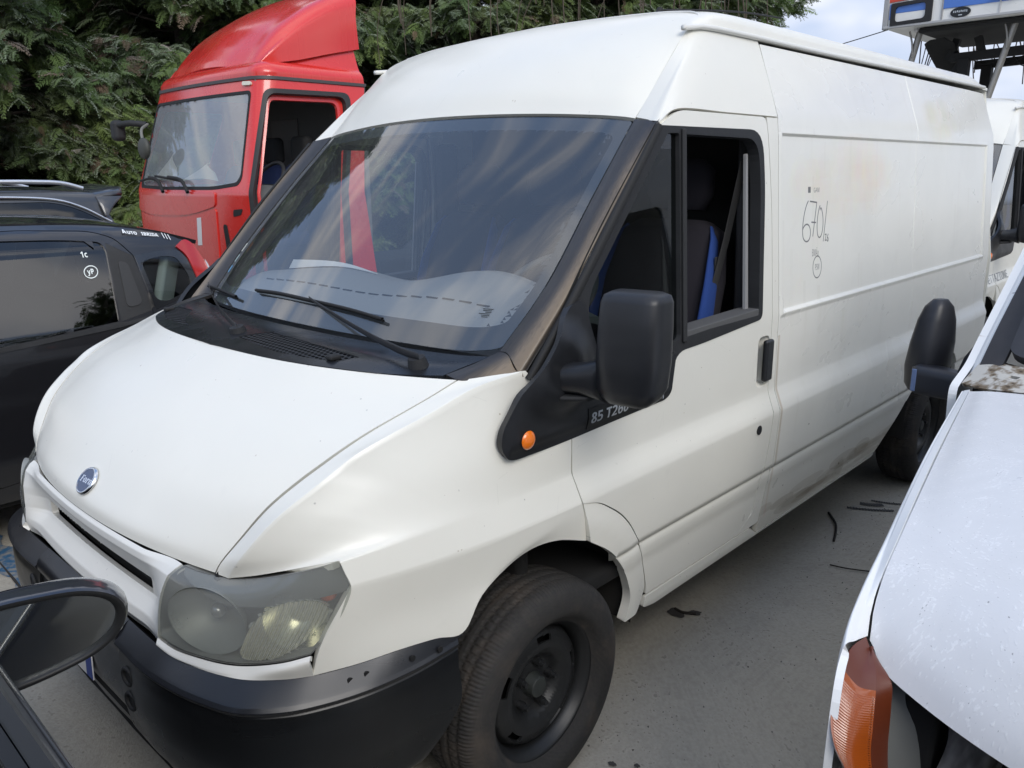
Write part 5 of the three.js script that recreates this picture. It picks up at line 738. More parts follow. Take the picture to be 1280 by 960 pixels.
{ // dark estate behind the hatchback: only roof, rail and side glass show
  const car = thing('dark_estate', 'dark grey estate car with bright roof rails, behind the black hatchback', 'car');
  const c = { cx: -5.08, ys: [0.3, 0.6, 1.0, 1.2, 1.5, 1.58, 1.62, 1.68], ws: [0.85, 0.90, 0.90, 0.88, 0.785, 0.755, 0.72, 0.6], zn: 3.75, zt: -1.05, tail: 0.5, taper: 0.3 };
  const S = carShell(car, c), paint = carPaint(0.03, 0.032, 0.036);
  const gO = rounded([[2.2, 1.20, 0.05], [1.7, 1.50, 0.1], [1.0, 1.575, 0.1], [-0.55, 1.572, 0.1], [-0.72, 1.52, 0.08], [-0.93, 1.40, 0.03], [-0.86, 1.25, 0.05], [0.5, 1.18, 0.1]], 0.03);
  const bO = rounded([[1.0, 1.655], [-0.6, 1.652, 0.2], [-0.88, 1.625, 0.03], [-1.02, 1.30, 0.05], [-1.05, 0.9, 0.04], [-1.0, 0.4, 0.05], [-0.75, 0.35, 0.02], [-0.70, 0.55, 0.2], [-0.4, 0.72, 0.2], [-0.1, 0.55, 0.2], [-0.05, 0.3, 0.02], [2.3, 0.3, 0.02], [2.35, 0.55, 0.2], [2.7, 0.74, 0.2], [3.05, 0.55, 0.2], [3.1, 0.3, 0.02], [3.7, 0.35, 0.05], [3.72, 0.75, 0.1], [3.4, 0.98, 0.2], [2.35, 1.12, 0.2], [1.75, 1.52, 0.2]], 0.02);
  for (const s of [1, -1]) {
    part(car, 'body_side', S.at(S.S2(bO, { holes: [gO] }), s), paint);
    part(car, 'side_glass', S.at(S.S2(gO, { off: -0.006, flange: 0 }), s), phys({ color: lin(0.12), roughness: 0, transmission: 1, thickness: 0, ior: 1.6 }));
    const tr = [[1.7, 1.515], [1.0, 1.592], [-0.54, 1.590], [-0.73, 1.535], [-0.95, 1.41]]; const tp = curve(tr.map(([z, y]) => [c.cx + s * (S.half(z, y) + 0.006), y, z]), 40);
    part(car, 'window_moulding', tube(tp.map((p) => [p.x, p.y, p.z]), 0.011, 8, 60), M.chrome);
    part(car, 'roof_rail', tube([[1.6, 1.61], [1.45, 1.67], [1.2, 1.69], [0, 1.715], [-0.50, 1.712], [-0.68, 1.70], [-0.82, 1.66]].map(([z, y]) => [c.cx + s * 0.64, y, z]), 0.017, 10, 60), std({ color: lin(0.72), roughness: 0.3, metalness: 0.9 }));
    part(car, 'pillar', S.at(S.S2(rounded([[0.05, 1.578], [-0.03, 1.578], [0.0, 1.2], [0.10, 1.2]], 0.005), { off: 0.001 }), s), M.ceramic);
    for (const z of [2.7, -0.4]) carWheel(car, c.cx + s * 0.8, z, 0.34, s);
  }
  part(car, 'roof', grid(carTop(c, S, [[1.75, 1.52, 0.05], [1.0, 1.652, 0.03], [0, 1.662, 0.03], [-0.6, 1.652, 0.025], [-0.86, 1.632, 0.02]]), 20, 24, { out: V(0, 1, 0), uv: upUV }), paint);
  const sp = part(car, 'roof_spoiler', swept([[[c.cx + 0.70, 1.60, -0.96], [0, -0.02, 0.12], [0, 0.028, 0]], [[c.cx + 0.6, 1.635, -0.98], [0, -0.02, 0.14], [0, 0.026, 0]], [[c.cx, 1.655, -1.0], [0, -0.02, 0.14], [0, 0.026, 0]], [[c.cx - 0.6, 1.635, -0.98], [0, -0.02, 0.14], [0, 0.026, 0]], [[c.cx - 0.70, 1.60, -0.96], [0, -0.02, 0.12], [0, 0.028, 0]]], 16, 3.4), paint);
  part(sp, 'spoiler_side', swept([[[c.cx + 0.71, 1.60, -0.98], [0, 0, 0.10], [0.02, 0, 0]], [[c.cx + 0.75, 1.53, -0.94], [0, 0, 0.05], [0.015, 0, 0]], [[c.cx + 0.775, 1.46, -0.92], [0, 0, 0.015], [0.01, 0, 0]]], 12, 3), paint);
  part(car, 'tailgate', grid(loft([[-0.9, 1.6], [-1.0, 1.35], [-1.1, 1.0], [-1.12, 0.5]].map(([z, y]) => { const w = S.half(-0.9, y) - 0.05; return [-1, -0.5, 0, 0.5, 1].map((k) => [c.cx + w * k, y, z - 0.05 * (1 - k * k)]); })), 12, 12, { out: V(0, 0, -1), uv: upUV }), M.ceramic);
  part(car, 'windscreen', grid(carTop(c, S, [[2.4, 1.12, 0.05], [1.75, 1.52, 0.05]], 0.06), 8, 8, { out: V(0, 1, 1), uv: upUV, flange: 0 }), M.darkGlass);
  part(car, 'bonnet', grid(carTop(c, S, [[3.7, 0.75, 0.03], [3.4, 0.98, 0.05], [2.4, 1.12, 0.05]]), 12, 12, { out: V(0, 1, 0), uv: upUV }), paint);
  part(car, 'floor', rbox(1.6, 0.4, 4.3, c.cx, 0.42, 1.3, 0.05), M.dark);
}
{ // dark car in the near left corner: its door top and mirror reach into the picture
  const car = thing('dark_car', 'dark blue car whose right door mirror fills the lower left corner', 'car');
  car.position.set(0.33, 0.08, 0.03);
  const paint = carPaint(0.008, 0.009, 0.016);
  // right side faces the van (towards -z); x falls ahead of it
  const Z0 = 1.262, side2 = (x, y) => V(x, y, Z0 + pwl([0.25, 0.5, 0.75, 0.93, 0.955, 1.38, 1.44], [0.05, -0.03, -0.055, -0.03, 0.0, 0.20, 0.27], y) + 0.1 * Math.max(0, 0.1 - x) ** 2);
  const P2 = (outline, o = {}) => { const xs = outline.map((p) => p[0]), ys = outline.map((p) => p[1]); return panel(o.f ?? side2, seq(Math.min(...xs), Math.max(...xs), 60), seq(Math.min(...ys), Math.max(...ys), 24), { outline, out: V(0, 0, -1), flange: 0.02, uv: (p) => [p.x, p.y], ...o }); };
  const door = rounded([[0.55, 0.945, 0.004], [1.62, 0.955, 0.004], [1.64, 0.3, 0.06], [0.52, 0.3, 0.06], [0.46, 0.6, 0.1]], 0.02), rear = rounded([[1.628, 0.955, 0.004], [2.55, 0.965, 0.02], [2.45, 0.6, 0.1], [2.2, 0.3, 0.05], [1.648, 0.3, 0.02]], 0.02);
  const wing = rounded([[0.54, 0.945, 0.004], [0.45, 0.6, 0.1], [0.51, 0.3, 0.02], [0.22, 0.28, 0.02], [0.18, 0.5, 0.2], [-0.15, 0.66, 0.25], [-0.48, 0.5, 0.2], [-0.52, 0.3, 0.02], [-1.0, 0.32, 0.05], [-1.0, 0.68, 0.1], [-0.7, 0.82, 0.2], [0.3, 0.93, 0.2]], 0.02);
  part(car, 'front_wing', P2(wing), paint);
  const d = part(car, 'front_door', P2(door), paint), r = part(car, 'rear_door', P2(rear), paint);
  const strip = (x0, x1) => join([P2(rounded([[x0, 0.978], [x1, 0.988], [x1, 0.955], [x0, 0.945]], 0.004), { f: (x, y) => side2(x, y).add(V(0, 0, -0.012)), flange: 0.02 })]);
  part(d, 'belt_strip', strip(0.56, 1.62), std({ color: lin(0.05), roughness: 0.35 })); part(r, 'belt_strip', strip(1.63, 2.5), std({ color: lin(0.05), roughness: 0.35 }));
  part(d, 'chrome_line', tube([[0.56, 0.942], [1.0, 0.947], [1.62, 0.952]].map(([x, y]) => { const p = side2(x, y); return [p.x, p.y, p.z - 0.012]; }), 0.005, 8, 40), std({ color: lin(0.03), roughness: 0.25 }));
  const glassM = phys({ color: lin(0.25, 0.29, 0.28), roughness: 0, transmission: 1, thickness: 0, ior: 1.55 });
  part(d, 'window', P2(rounded([[0.62, 0.98], [1.60, 0.99], [1.60, 1.37], [1.25, 1.36, 0.1], [0.95, 1.23, 0.1]], 0.02), { f: (x, y) => side2(x, y).add(V(0, 0, 0.01)), flange: 0 }), glassM);
  part(car, 'windscreen_pillar', tube([[0.42, 0.96, Z0 + 0.05], [0.90, 1.25, Z0 + 0.14], [1.25, 1.385, Z0 + 0.21], [1.62, 1.43, Z0 + 0.24], [2.3, 1.435, Z0 + 0.24], [2.9, 1.39, Z0 + 0.24]], 0.03, 10, 30), paint);
  part(car, 'roof', panel((x, z) => V(x, pwl([1.22, 1.6, 2.2, 2.9, 3.3], [1.385, 1.43, 1.445, 1.40, 1.33], x) + 0.035 * Math.sin(Math.PI * (z - Z0 - 0.22) / 1.2), z), seq(1.22, 3.3, 30), seq(Z0 + 0.22, Z0 + 1.42, 14), { out: V(0, 1, 0), flange: 0.04, uv: upUV }), paint);
  part(car, 'windscreen', panel((u, v) => V(lerp(0.44, 1.23, v) - 0.12 * Math.sin(Math.PI * u) * (1 - v), lerp(0.96, 1.385, v), Z0 + lerp(lerp(0.06, 0.24, v), lerp(1.58, 1.40, v), u)), seq(0, 1, 14), seq(0, 1, 8), { out: V(-1, 1, 0), flange: 0, uv: upUV }), glassM);
  for (const k of [0, 1]) { const z = (q) => (k ? 2 * (Z0 + 0.82) - q : q); part(car, 'centre_pillar', beam([1.63, 0.95, z(Z0 + 0.02)], [1.66, 1.42, z(Z0 + 0.24)], 0.09, 0.03), M.trim); part(car, 'rear_pillar', beam([2.75, 0.97, z(Z0 + 0.03)], [2.95, 1.38, z(Z0 + 0.23)], 0.22, 0.04, 0.015), paint); }
  part(car, 'tailgate', panel((u, v) => V(lerp(3.28, 3.55, sstep(0, 0.7, v)), lerp(1.34, 0.45, v), Z0 + lerp(0.12, 1.52, u)), seq(0, 1, 10), seq(0, 1, 10), { out: V(1, 0.3, 0), flange: 0.03, uv: upUV }), paint);
  part(car, 'rear_wing', P2(rounded([[2.56, 0.965], [3.3, 0.98, 0.1], [3.52, 0.8, 0.1], [3.52, 0.4, 0.05], [3.05, 0.3, 0.02], [3.0, 0.5, 0.2], [2.75, 0.62, 0.2], [2.5, 0.5, 0.15]], 0.02)), paint);
  part(car, 'far_side', panel((x, y) => V(x, y, 2 * (Z0 + 0.82) - side2(x, y).z), seq(-1.0, 3.5, 30), seq(0.3, 0.96, 12), { outline: rounded([[-1.0, 0.32], [-1.0, 0.68], [-0.7, 0.82], [0.3, 0.93], [0.6, 0.95], [3.3, 0.96], [3.5, 0.8], [3.5, 0.32]], 0.03), out: V(0, 0, 1), flange: 0.02, uv: (p) => [p.x, p.y] }), paint);
  part(r, 'window', P2(rounded([[1.68, 0.99], [2.70, 1.0], [2.82, 1.33], [1.68, 1.37]], 0.03), { f: (x, y) => side2(x, y).add(V(0, 0, 0.01)), flange: 0 }), glassM);
  part(car, 'bonnet', panel((x, z) => V(x, pwl([-1.0, -0.8, -0.3, 0.4], [0.66, 0.80, 0.90, 0.95], x) + 0.05 * Math.sin(Math.PI * (z - Z0) / 1.6) - 0.02, z), seq(-0.98, 0.42, 20), seq(Z0 + 0.02, Z0 + 1.58, 14), { out: V(0, 1, 0), flange: 0.02, uv: upUV }), paint);
  for (const x of [-0.15, 2.75]) { const t = new THREE.TorusGeometry(0.22, 0.085, 14, 36); t.scale(1, 1, 1.2); t.translate(x, 0.225, Z0 + 0.1); const w = part(car, 'wheel', t, M.rubber); part(w, 'rim', cyl(0.16, 0.16, 0, [x, 0.225, Z0 + 0.02], [x, 0.225, Z0 + 0.16], 24), M.steel); }
  part(car, 'floor', rbox(3.3, 0.4, 1.5, 0.8, 0.45, Z0 + 0.82, 0.05), M.dark);
  // mirror: shell open towards the rear (+x side), glass inside a dark rim
  const mc = V(0.618, 0.963, 1.166);
  const face = V(0.955, 0.05, 0.30).normalize(), w = V(0.30, 0.03, -0.955).normalize(), h = V(0, 1, 0);
  const outl = (k, kb = k) => smooth2([[-0.132, 0.0], [-0.126, 0.070], [-0.085, 0.094], [0.0, 0.096], [0.065, 0.086], [0.108, 0.060], [0.124, 0.026], [0.112, -0.022], [0.075, -0.058], [0.02, -0.080], [-0.05, -0.096], [-0.105, -0.098], [-0.128, -0.062]].map(([a, b]) => [a * k * 0.97, b * kb * 0.80]), 56);
  const at3 = (a, b, d) => V(mc.x + w.x * a + h.x * b + face.x * d, mc.y + w.y * a + h.y * b + face.y * d, mc.z + w.z * a + h.z * b + face.z * d);
  const ringRows = [[0.83, -0.010], [0.86, 0.0], [0.92, 0.004], [0.965, 0.004], [0.99, -0.003], [1.0, -0.016], [0.985, -0.045], [0.88, -0.075], [0.62, -0.10], [0.2, -0.112], [0.0, -0.113]].map(([k, dd]) => { const o = outl(Math.max(k, 0.001), Math.max(k < 0.95 ? k * 0.97 : k, 0.001)); return [...o, o[0]].map(([a, b]) => at3(a, b, dd)); });
  const rowsG = (rows, o) => grid(loft(rows), 60, (rows.length - 1) * 5, { flange: 0, uv: (p) => [p.x, p.y], ...o });
  const shell = part(car, 'door_mirror', rowsG(ringRows.slice(3), { out: (p) => p.clone().sub(at3(0, 0, -0.03)) }), paint, 'dark blue door mirror showing the car side and sky');
  part(shell, 'mirror_rim', rowsG(ringRows.slice(0, 4), { out: face }), std({ color: lin(0.018), roughness: 0.35 }));
  const go = outl(0.835, 0.81); part(shell, 'mirror_glass', panel((a, b) => at3(a, b, -0.008), seq(-0.13, 0.13, 12), seq(-0.1, 0.1, 8), { outline: go, out: face, flange: 0, uv: (p) => [p.x, p.y] }), std({ color: lin(0.80, 0.84, 0.84), roughness: 0.01, metalness: 1 }));
  part(shell, 'mirror_foot', swept([[[0.56, 0.90, 1.19], [0.03, 0, 0], [0, 0.02, 0]], [[0.55, 0.90, 1.235], [0.035, 0, 0], [0, 0.03, 0]], [[0.55, 0.915, 1.285], [0.05, 0, 0], [0, 0.045, 0]]], 16, 3), M.trim);
}
{ // red lorry cab without its doors
  const cab = thing('red_truck_cab', 'red lorry cab with roof deflector and missing door, standing behind the cars', 'truck cab');
  const CX = -5.165, RR = 0.14;
  const kk = (y) => clamp((y - 1.6) / 0.9, -0.3, 1.25), hwA = (y) => 1.215 - 0.2 * Math.max(0, kk(y)), zfA = (y) => -1.93 - 0.24 * Math.max(0, kk(y));
  const shell = (off = 0) => (u, y) => { // u: metres from the centre line round the front corner and back along the side
    const s = Math.sign(u) || 1, a = Math.abs(u), hw = hwA(y), zf = zfA(y), f = hw - RR, q = RR * Math.PI / 2; let x, z, nx, nz;
    if (a < f) { x = a; z = zf - 0.06 * (x / hw) ** 2; nx = 0.1 * x; nz = 1; } else if (a < f + q) { const t = (a - f) / RR; x = f + RR * Math.sin(t); z = zf - 0.06 * (x / hw) ** 2 - RR * (1 - Math.cos(t)); nx = Math.sin(t); nz = Math.cos(t); } else { x = hw; z = zf - 0.06 - RR - (a - f - q); nx = 1; nz = 0; }
    return V(CX + s * (x + nx * off), y, z + nz * off);
  };
  const red = phys({ color: lin(0.64, 0.032, 0.024), map: dirtTex, roughness: 0.42, roughnessMap: roughTex, clearcoat: 0.7, clearcoatRoughness: 0.12 });
  const SH = (outline, o = {}) => { const us = outline.map((p) => p[0]), ys = outline.map((p) => p[1]), a = Math.min(...us), b = Math.max(...us), c = Math.min(...ys), d = Math.max(...ys); return panel(shell(o.off ?? 0), seq(a, b, Math.ceil((b - a) / 0.03)), seq(c, d, Math.ceil((d - c) / 0.05)), { outline, out: (p) => V(p.x - CX, 0, p.z + 2.9), uv: (p) => [p.x + p.z, p.y], flange: 0.02, ...o }); };
  const flipU = (o) => o.map(([a, b]) => [-a, b]);
  const ws = rounded([[-0.97, 2.430, 0.06], [0.835, 2.430, 0.05], [0.905, 1.72, 0.1], [0.86, 1.665, 0.08], [0.5, 1.63, 0.1], [-0.5, 1.625, 0.1], [-1.06, 1.64, 0.06], [-1.08, 1.70, 0.05]], 0.05).map(([a, b]) => [a + 0.06, b]);
  const door = rounded([[0.965, 2.432, 0.07], [1.775, 2.440, 0.09], [1.885, 2.1, 0.3], [1.98, 1.60, 0.1], [1.98, 0.75, 0.05], [1.06, 0.75, 0.05], [1.06, 1.6, 0.2]], 0.05).map(([a, b]) => [a + 0.065, b]);
  const winR = flipU(rounded([[1.10, 2.38, 0.06], [1.74, 2.38, 0.08], [1.86, 1.70, 0.05], [1.16, 1.70, 0.05]], 0.05));
  const full = [[-2.36, 0.62], [2.36, 0.62], [2.24, 1.6], [1.99, 2.56], [-1.99, 2.56], [-2.24, 1.6]];
  part(cab, 'cab_shell', SH(full, { holes: [ws, door, winR] }), red);
  part(cab, 'windscreen', SH(ws, { off: -0.006, flange: 0 }), phys({ color: lin(0.72, 0.78, 0.82), roughness: 0, transmission: 0.72, thickness: 0, ior: 1.8 }));
  part(cab, 'windscreen_seal', SH(ws.map(([a, b]) => [a * 1.012, b + (b > 2 ? 0.006 : -0.006)]), { off: 0.003, holes: [ws.map(([a, b]) => [a * 0.985, b + (b > 2 ? -0.018 : 0.022)])] }), M.rubber);
  part(cab, 'side_window', SH(winR, { off: -0.005, flange: 0 }), M.darkGlass);
  part(cab, 'door_seal_gap_shade', SH(door.map(([a, b]) => [a + (a > 1.5 ? 0.018 : -0.02), b + (b > 1.5 ? 0.018 : -0.01)]), { off: 0.004, holes: [door.map(([a, b]) => [a + (a > 1.5 ? -0.02 : 0.022), b + (b > 1.5 ? -0.02 : 0.01)])], flange: 0.05 }), std({ color: lin(0.025), roughness: 0.6 }));
  const dl = rounded([[0.99, 2.40, 0.06], [1.755, 2.41, 0.08], [1.86, 2.1, 0.3], [1.955, 1.6, 0.1], [1.955, 0.77], [1.09, 0.77], [1.09, 1.6, 0.2]], 0.04).map(([a, b]) => [a + 0.065, b]);
  part(cab, 'door_frame', SH(dl, { off: -0.05, holes: [dl.map(([a, b]) => [a + (a > 1.5 ? -0.045 : 0.04), b + (b > 1.5 ? -0.04 : 0.03)])], flange: 0.03 }), red);
  // front flap, seams, sticker, slot
  part(cab, 'front_flap', SH(rounded([[-1.02, 1.60, 0.03], [0.60, 1.605, 0.03], [0.585, 1.485, 0.04], [0.19, 1.408, 0.3], [-0.2, 1.382, 0.3], [-0.75, 1.378, 0.3], [-1.10, 1.42, 0.05]], 0.03), { off: 0.012, flange: 0.02 }), red);
  part(cab, 'front_panel', SH(rounded([[-1.05, 1.395, 0.04], [-0.75, 1.362, 0.3], [-0.2, 1.366, 0.3], [0.19, 1.392, 0.3], [0.59, 1.466, 0.04], [0.56, 0.70, 0.02], [-1.0, 0.70, 0.02]], 0.03), { off: 0.010, flange: 0.02 }), red);
  part(cab, 'sticker', SH([[0.245, 1.375], [0.325, 1.383], [0.295, 1.135], [0.215, 1.130]], { off: 0.013, flange: 0.001 }), std({ color: lin(0.72), roughness: 0.6 }), 'upright white sticker');
  part(cab, 'air_slot', SH(rounded([[0.675, 1.33], [0.735, 1.335], [0.765, 1.16], [0.70, 1.10]], 0.03), { off: 0.004, flange: 0.01 }), M.rubber);
  part(cab, 'corner_slot', SH(rounded([[0.86, 1.46], [1.0, 1.47], [0.97, 1.42], [0.85, 1.40]], 0.02), { off: 0.004, flange: 0.01 }), M.rubber);
  part(cab, 'marker_lamp', SH(rounded([[0.775, 2.515, 0.018], [0.895, 2.508, 0.018], [0.90, 2.478, 0.018], [0.78, 2.482, 0.018]], 0.015), { off: 0.018, flange: 0.02 }), std({ color: lin(0.62, 0.60, 0.5), roughness: 0.4 }));
  part(cab, 'door_hinge', join([rbox(0.07, 0.10, 0.06, CX + 1.225, 1.545, -2.20, 0.02), cyl(0.018, 0.018, 0, [CX + 1.265, 1.48, -2.20], [CX + 1.265, 1.61, -2.20], 12)]), std({ color: lin(0.55, 0.53, 0.48), roughness: 0.6 }));
  // dark strip and roof
  part(cab, 'roof_strip', SH([[-2.01, 2.560], [2.01, 2.548], [2.01, 2.522], [-2.01, 2.530]], { off: 0.012, flange: 0.02 }), std({ color: lin(0.05, 0.045, 0.045), roughness: 0.6 }));
  const rimU = seq(-1.99, 1.99, 60), rimAt = (d, y) => rimU.map((u) => { const p = shell(d)(u, 2.545); return [p.x, y, p.z]; });
  part(cab, 'roof', grid(loft([rimAt(0.0, 2.545), rimAt(-0.005, 2.60), rimAt(-0.06, 2.66), rimAt(-0.16, 2.69), rimAt(-0.5, 2.72), rimAt(-0.85, 2.73)]), 60, 24, { out: V(0, 1, 0), uv: upUV, flange: 0 }), red);
  // deflector: swept shell rising to the rear
  const dRows = [[-2.32, 2.66, 0.86, 0.02], [-2.36, 2.73, 0.87, 0.06], [-2.46, 2.86, 0.885, 0.12], [-2.62, 3.02, 0.895, 0.16], [-2.85, 3.18, 0.90, 0.19], [-3.1, 3.31, 0.90, 0.2], [-3.35, 3.40, 0.895, 0.2]].map(([z, y, w, r], i) => { const zb = [-2.32, -2.34, -2.40, -2.5, -2.66, -2.95, -3.28][i], yb = [2.66, 2.665, 2.675, 2.69, 2.72, 2.79, 2.86][i]; const half = [[w + 0.01, yb, zb - 0.05], [w + 0.005, lerp(yb, y, 0.5), lerp(zb, z, 0.5)], [w - 0.02, y - r * 0.55, z + 0.01], [w - 0.10, y - r * 0.18, z + 0.015], [w * 0.7, y - 0.01, z + 0.03], [w * 0.35, y + 0.02, z + 0.05], [0, y + 0.03, z + 0.06]]; return [...half, ...half.slice(0, -1).reverse().map(([a, b, q]) => [-a, b, q])].map(([a, b, q]) => [CX + a, b, q]); });
  const df = part(cab, 'roof_deflector', grid(loft(dRows, [], true), 60, 36, { out: V(0, 1, 0.5), uv: upUV, flange: 0.03 }), red);
  for (const s of [1, -1]) part(df, 'side_fairing', grid(loft([[[CX + s * 0.82, 2.70, -2.36], [CX + s * 0.85, 2.74, -2.6], [CX + s * 0.86, 2.83, -2.95], [CX + s * 0.86, 2.92, -3.28]], [[CX + s * 0.88, 2.62, -2.36], [CX + s * 0.905, 2.63, -2.6], [CX + s * 0.915, 2.66, -2.95], [CX + s * 0.915, 2.69, -3.30]], [[CX + s * 0.90, 2.60, -2.36], [CX + s * 0.93, 2.60, -2.6], [CX + s * 0.945, 2.61, -2.95], [CX + s * 0.95, 2.62, -3.32]], [[CX + s * 0.90, 2.56, -2.36], [CX + s * 0.93, 2.565, -2.6], [CX + s * 0.945, 2.57, -2.95], [CX + s * 0.95, 2.575, -3.32]]]), 24, 18, { out: V(s, 0.3, 0), flange: 0.02 }), red);
  // mirrors, wipers
  const mAt = shell(0);
  const arm = part(cab, 'mirror_arm', tube([[CX - 1.0, 2.24, -2.10], [CX - 1.12, 2.255, -1.98], [CX - 1.24, 2.24, -1.92]], 0.03, 10, 20), M.trim);
  part(arm, 'mirror_head', rbox(0.13, 0.20, 0.12, CX - 1.29, 2.19, -1.93, 0.045, 5), M.trim, 'small black mirror on an arm');
  const arm2 = part(cab, 'kerb_mirror_arm', tube([[CX - 0.93, 2.24, -2.08], [CX - 0.80, 2.18, -1.96], [CX - 0.66, 2.06, -1.90]], 0.014, 8, 20), std({ color: lin(0.16, 0.16, 0.14), roughness: 0.6 }));
  const km = new THREE.SphereGeometry(0.10, 24, 16); km.scale(1, 1, 0.45); km.translate(CX - 0.60, 2.0, -1.88); part(arm2, 'kerb_mirror_head', km, std({ color: lin(0.05, 0.052, 0.045), roughness: 0.6 }));
  for (const [x0, x1, x2, y2] of [[-0.06, 0.1, -0.60, 1.745], [-0.80, -0.42, -1.0, 1.70]]) {
    const q = (x, y, d) => mAt(x, y).add(V(0, 0, d));
    const pv = q(x1 + 0.06, 1.60, 0.03), e1 = q(x1 - 0.06, 1.70, 0.045), e2 = q((x1 + x2) / 2, 1.735, 0.045);
    const w = part(cab, 'wiper', tube([[pv.x, pv.y, pv.z], [e1.x, e1.y, e1.z], [e2.x, e2.y, e2.z]], 0.016, 8, 20), M.rubber);
    const b0 = q(x1 - 0.12, 1.70, 0.03), b1 = q((x1 + x2) / 2, 1.722, 0.03), b2 = q(x2, y2, 0.03); part(w, 'blade', tube([[b0.x, b0.y, b0.z], [b1.x, b1.y, b1.z], [b2.x, b2.y, b2.z]], 0.012, 6, 20), M.rubber);
  }
  // inside
  const G = std({ color: lin(0.12, 0.118, 0.11), roughness: 0.9 });
  part(cab, 'rear_wall', join([rbox(1.9, 1.9, 0.05, CX, 1.60, -3.32, 0.01)]), G);
  part(cab, 'wall_panel', rbox(0.62, 0.42, 0.02, CX + 0.52, 1.92, -3.285, 0.008), std({ color: lin(0.16, 0.155, 0.145), roughness: 0.9 })); part(cab, 'wall_panel', rbox(0.5, 0.5, 0.02, CX - 0.4, 2.05, -3.285, 0.008), std({ color: lin(0.15, 0.145, 0.135), roughness: 0.9 }));
  part(cab, 'headlining', rbox(1.86, 0.04, 1.1, CX, 2.51, -2.78, 0.01), std({ color: lin(0.2, 0.195, 0.18), roughness: 0.95 }));
  part(cab, 'cab_floor', rbox(2.1, 0.2, 1.3, CX, 0.82, -2.7, 0.03), M.dark);
  const cloth = std({ color: lin(0.012, 0.022, 0.075), roughness: 0.95 });
  for (const x of [0.55, 0.05, -0.55]) {
    const s = part(cab, 'seat', swept([[[CX + x, 1.15, -2.62], [0.24, 0, 0], [0, 0.02, 0.08]], [[CX + x, 1.5, -2.75], [0.25, 0, 0], [0, 0.02, 0.09]], [[CX + x, 1.78, -2.84], [0.23, 0, 0], [0, 0.01, 0.08]], [[CX + x, 1.83, -2.86], [0.17, 0, 0], [0, 0.01, 0.06]]], 20, 4), cloth);
    part(s, 'cushion', rbox(0.5, 0.16, 0.5, CX + x, 1.18, -2.5, 0.06), cloth); part(s, 'seat_frame', rbox(0.4, 0.3, 0.4, CX + x, 0.98, -2.55, 0.03), M.dark);
    part(s, 'headrest', rbox(0.27, 0.25, 0.11, CX + x, 1.97, -2.87, 0.05, 4), std({ color: lin(0.012), roughness: 0.8 }));
  }
  part(cab, 'dashboard', swept([[[CX - 0.9, 1.50, -2.26], [0, 0, 0.15], [0, 0.14, 0]], [[CX, 1.52, -2.20], [0, 0, 0.15], [0, 0.15, 0]], [[CX + 0.9, 1.50, -2.26], [0, 0, 0.16], [0, 0.16, 0]]], 18, 3.4), std({ color: lin(0.13, 0.13, 0.125), roughness: 0.85 }));
  const tg = new THREE.TorusGeometry(0.235, 0.018, 10, 44); tg.rotateX(-0.62); tg.translate(CX + 0.62, 1.66, -2.42);
  const sw = part(cab, 'steering_wheel', tg, std({ color: lin(0.03), roughness: 0.5 })); part(sw, 'steering_column', join([cyl(0.05, 0.05, 0, [CX + 0.62, 1.35, -2.2], [CX + 0.62, 1.64, -2.40], 14), beam([CX + 0.40, 1.655, -2.42], [CX + 0.84, 1.655, -2.42], 0.04, 0.02)]), M.trim);
  const paper = (a, b, c) => panel((u, v) => V(...a).lerp(V(...b), u).lerp(V(...c), v * (1 - u * 0.55)).add(V(0, 0.03 * Math.sin(3 * u), 0)), seq(0, 1, 8), seq(0, 1, 8), { flange: 0.002, out: V(0, 0.5, 1), uv: upUV });
  const card = std({ color: lin(0.42, 0.38, 0.28), roughness: 0.9 });
  part(cab, 'dash_card', paper([CX - 0.85, 1.69, -2.02], [CX - 0.35, 1.69, -2.05], [CX - 0.55, 1.97, -2.16]), card); part(cab, 'dash_card', paper([CX - 0.28, 1.69, -2.04], [CX + 0.45, 1.69, -2.06], [CX + 0.1, 1.86, -2.18]), card);
  part(cab, 'front_bumper', SH(rounded([[-1.5, 0.66], [1.5, 0.66], [1.5, 0.32], [-1.5, 0.32]], 0.05), { off: 0.03, flange: 0.05 }), M.trim);
  part(cab, 'chassis', join([rbox(0.9, 0.3, 4.2, CX, 0.7, -4.2, 0.03)]), M.dark);
  for (const s of [1, -1]) for (const z of [-3.0, -5.6]) { const t = new THREE.TorusGeometry(0.34, 0.13, 14, 36); t.rotateY(Math.PI / 2); t.translate(CX + s * 0.95, 0.47, z); const w = part(cab, 'wheel', t, M.rubber); part(w, 'rim', cyl(0.24, 0.24, 0, [CX + s * 0.88, 0.47, z], [CX + s * 1.0, 0.47, z], 24), M.steel); }
}
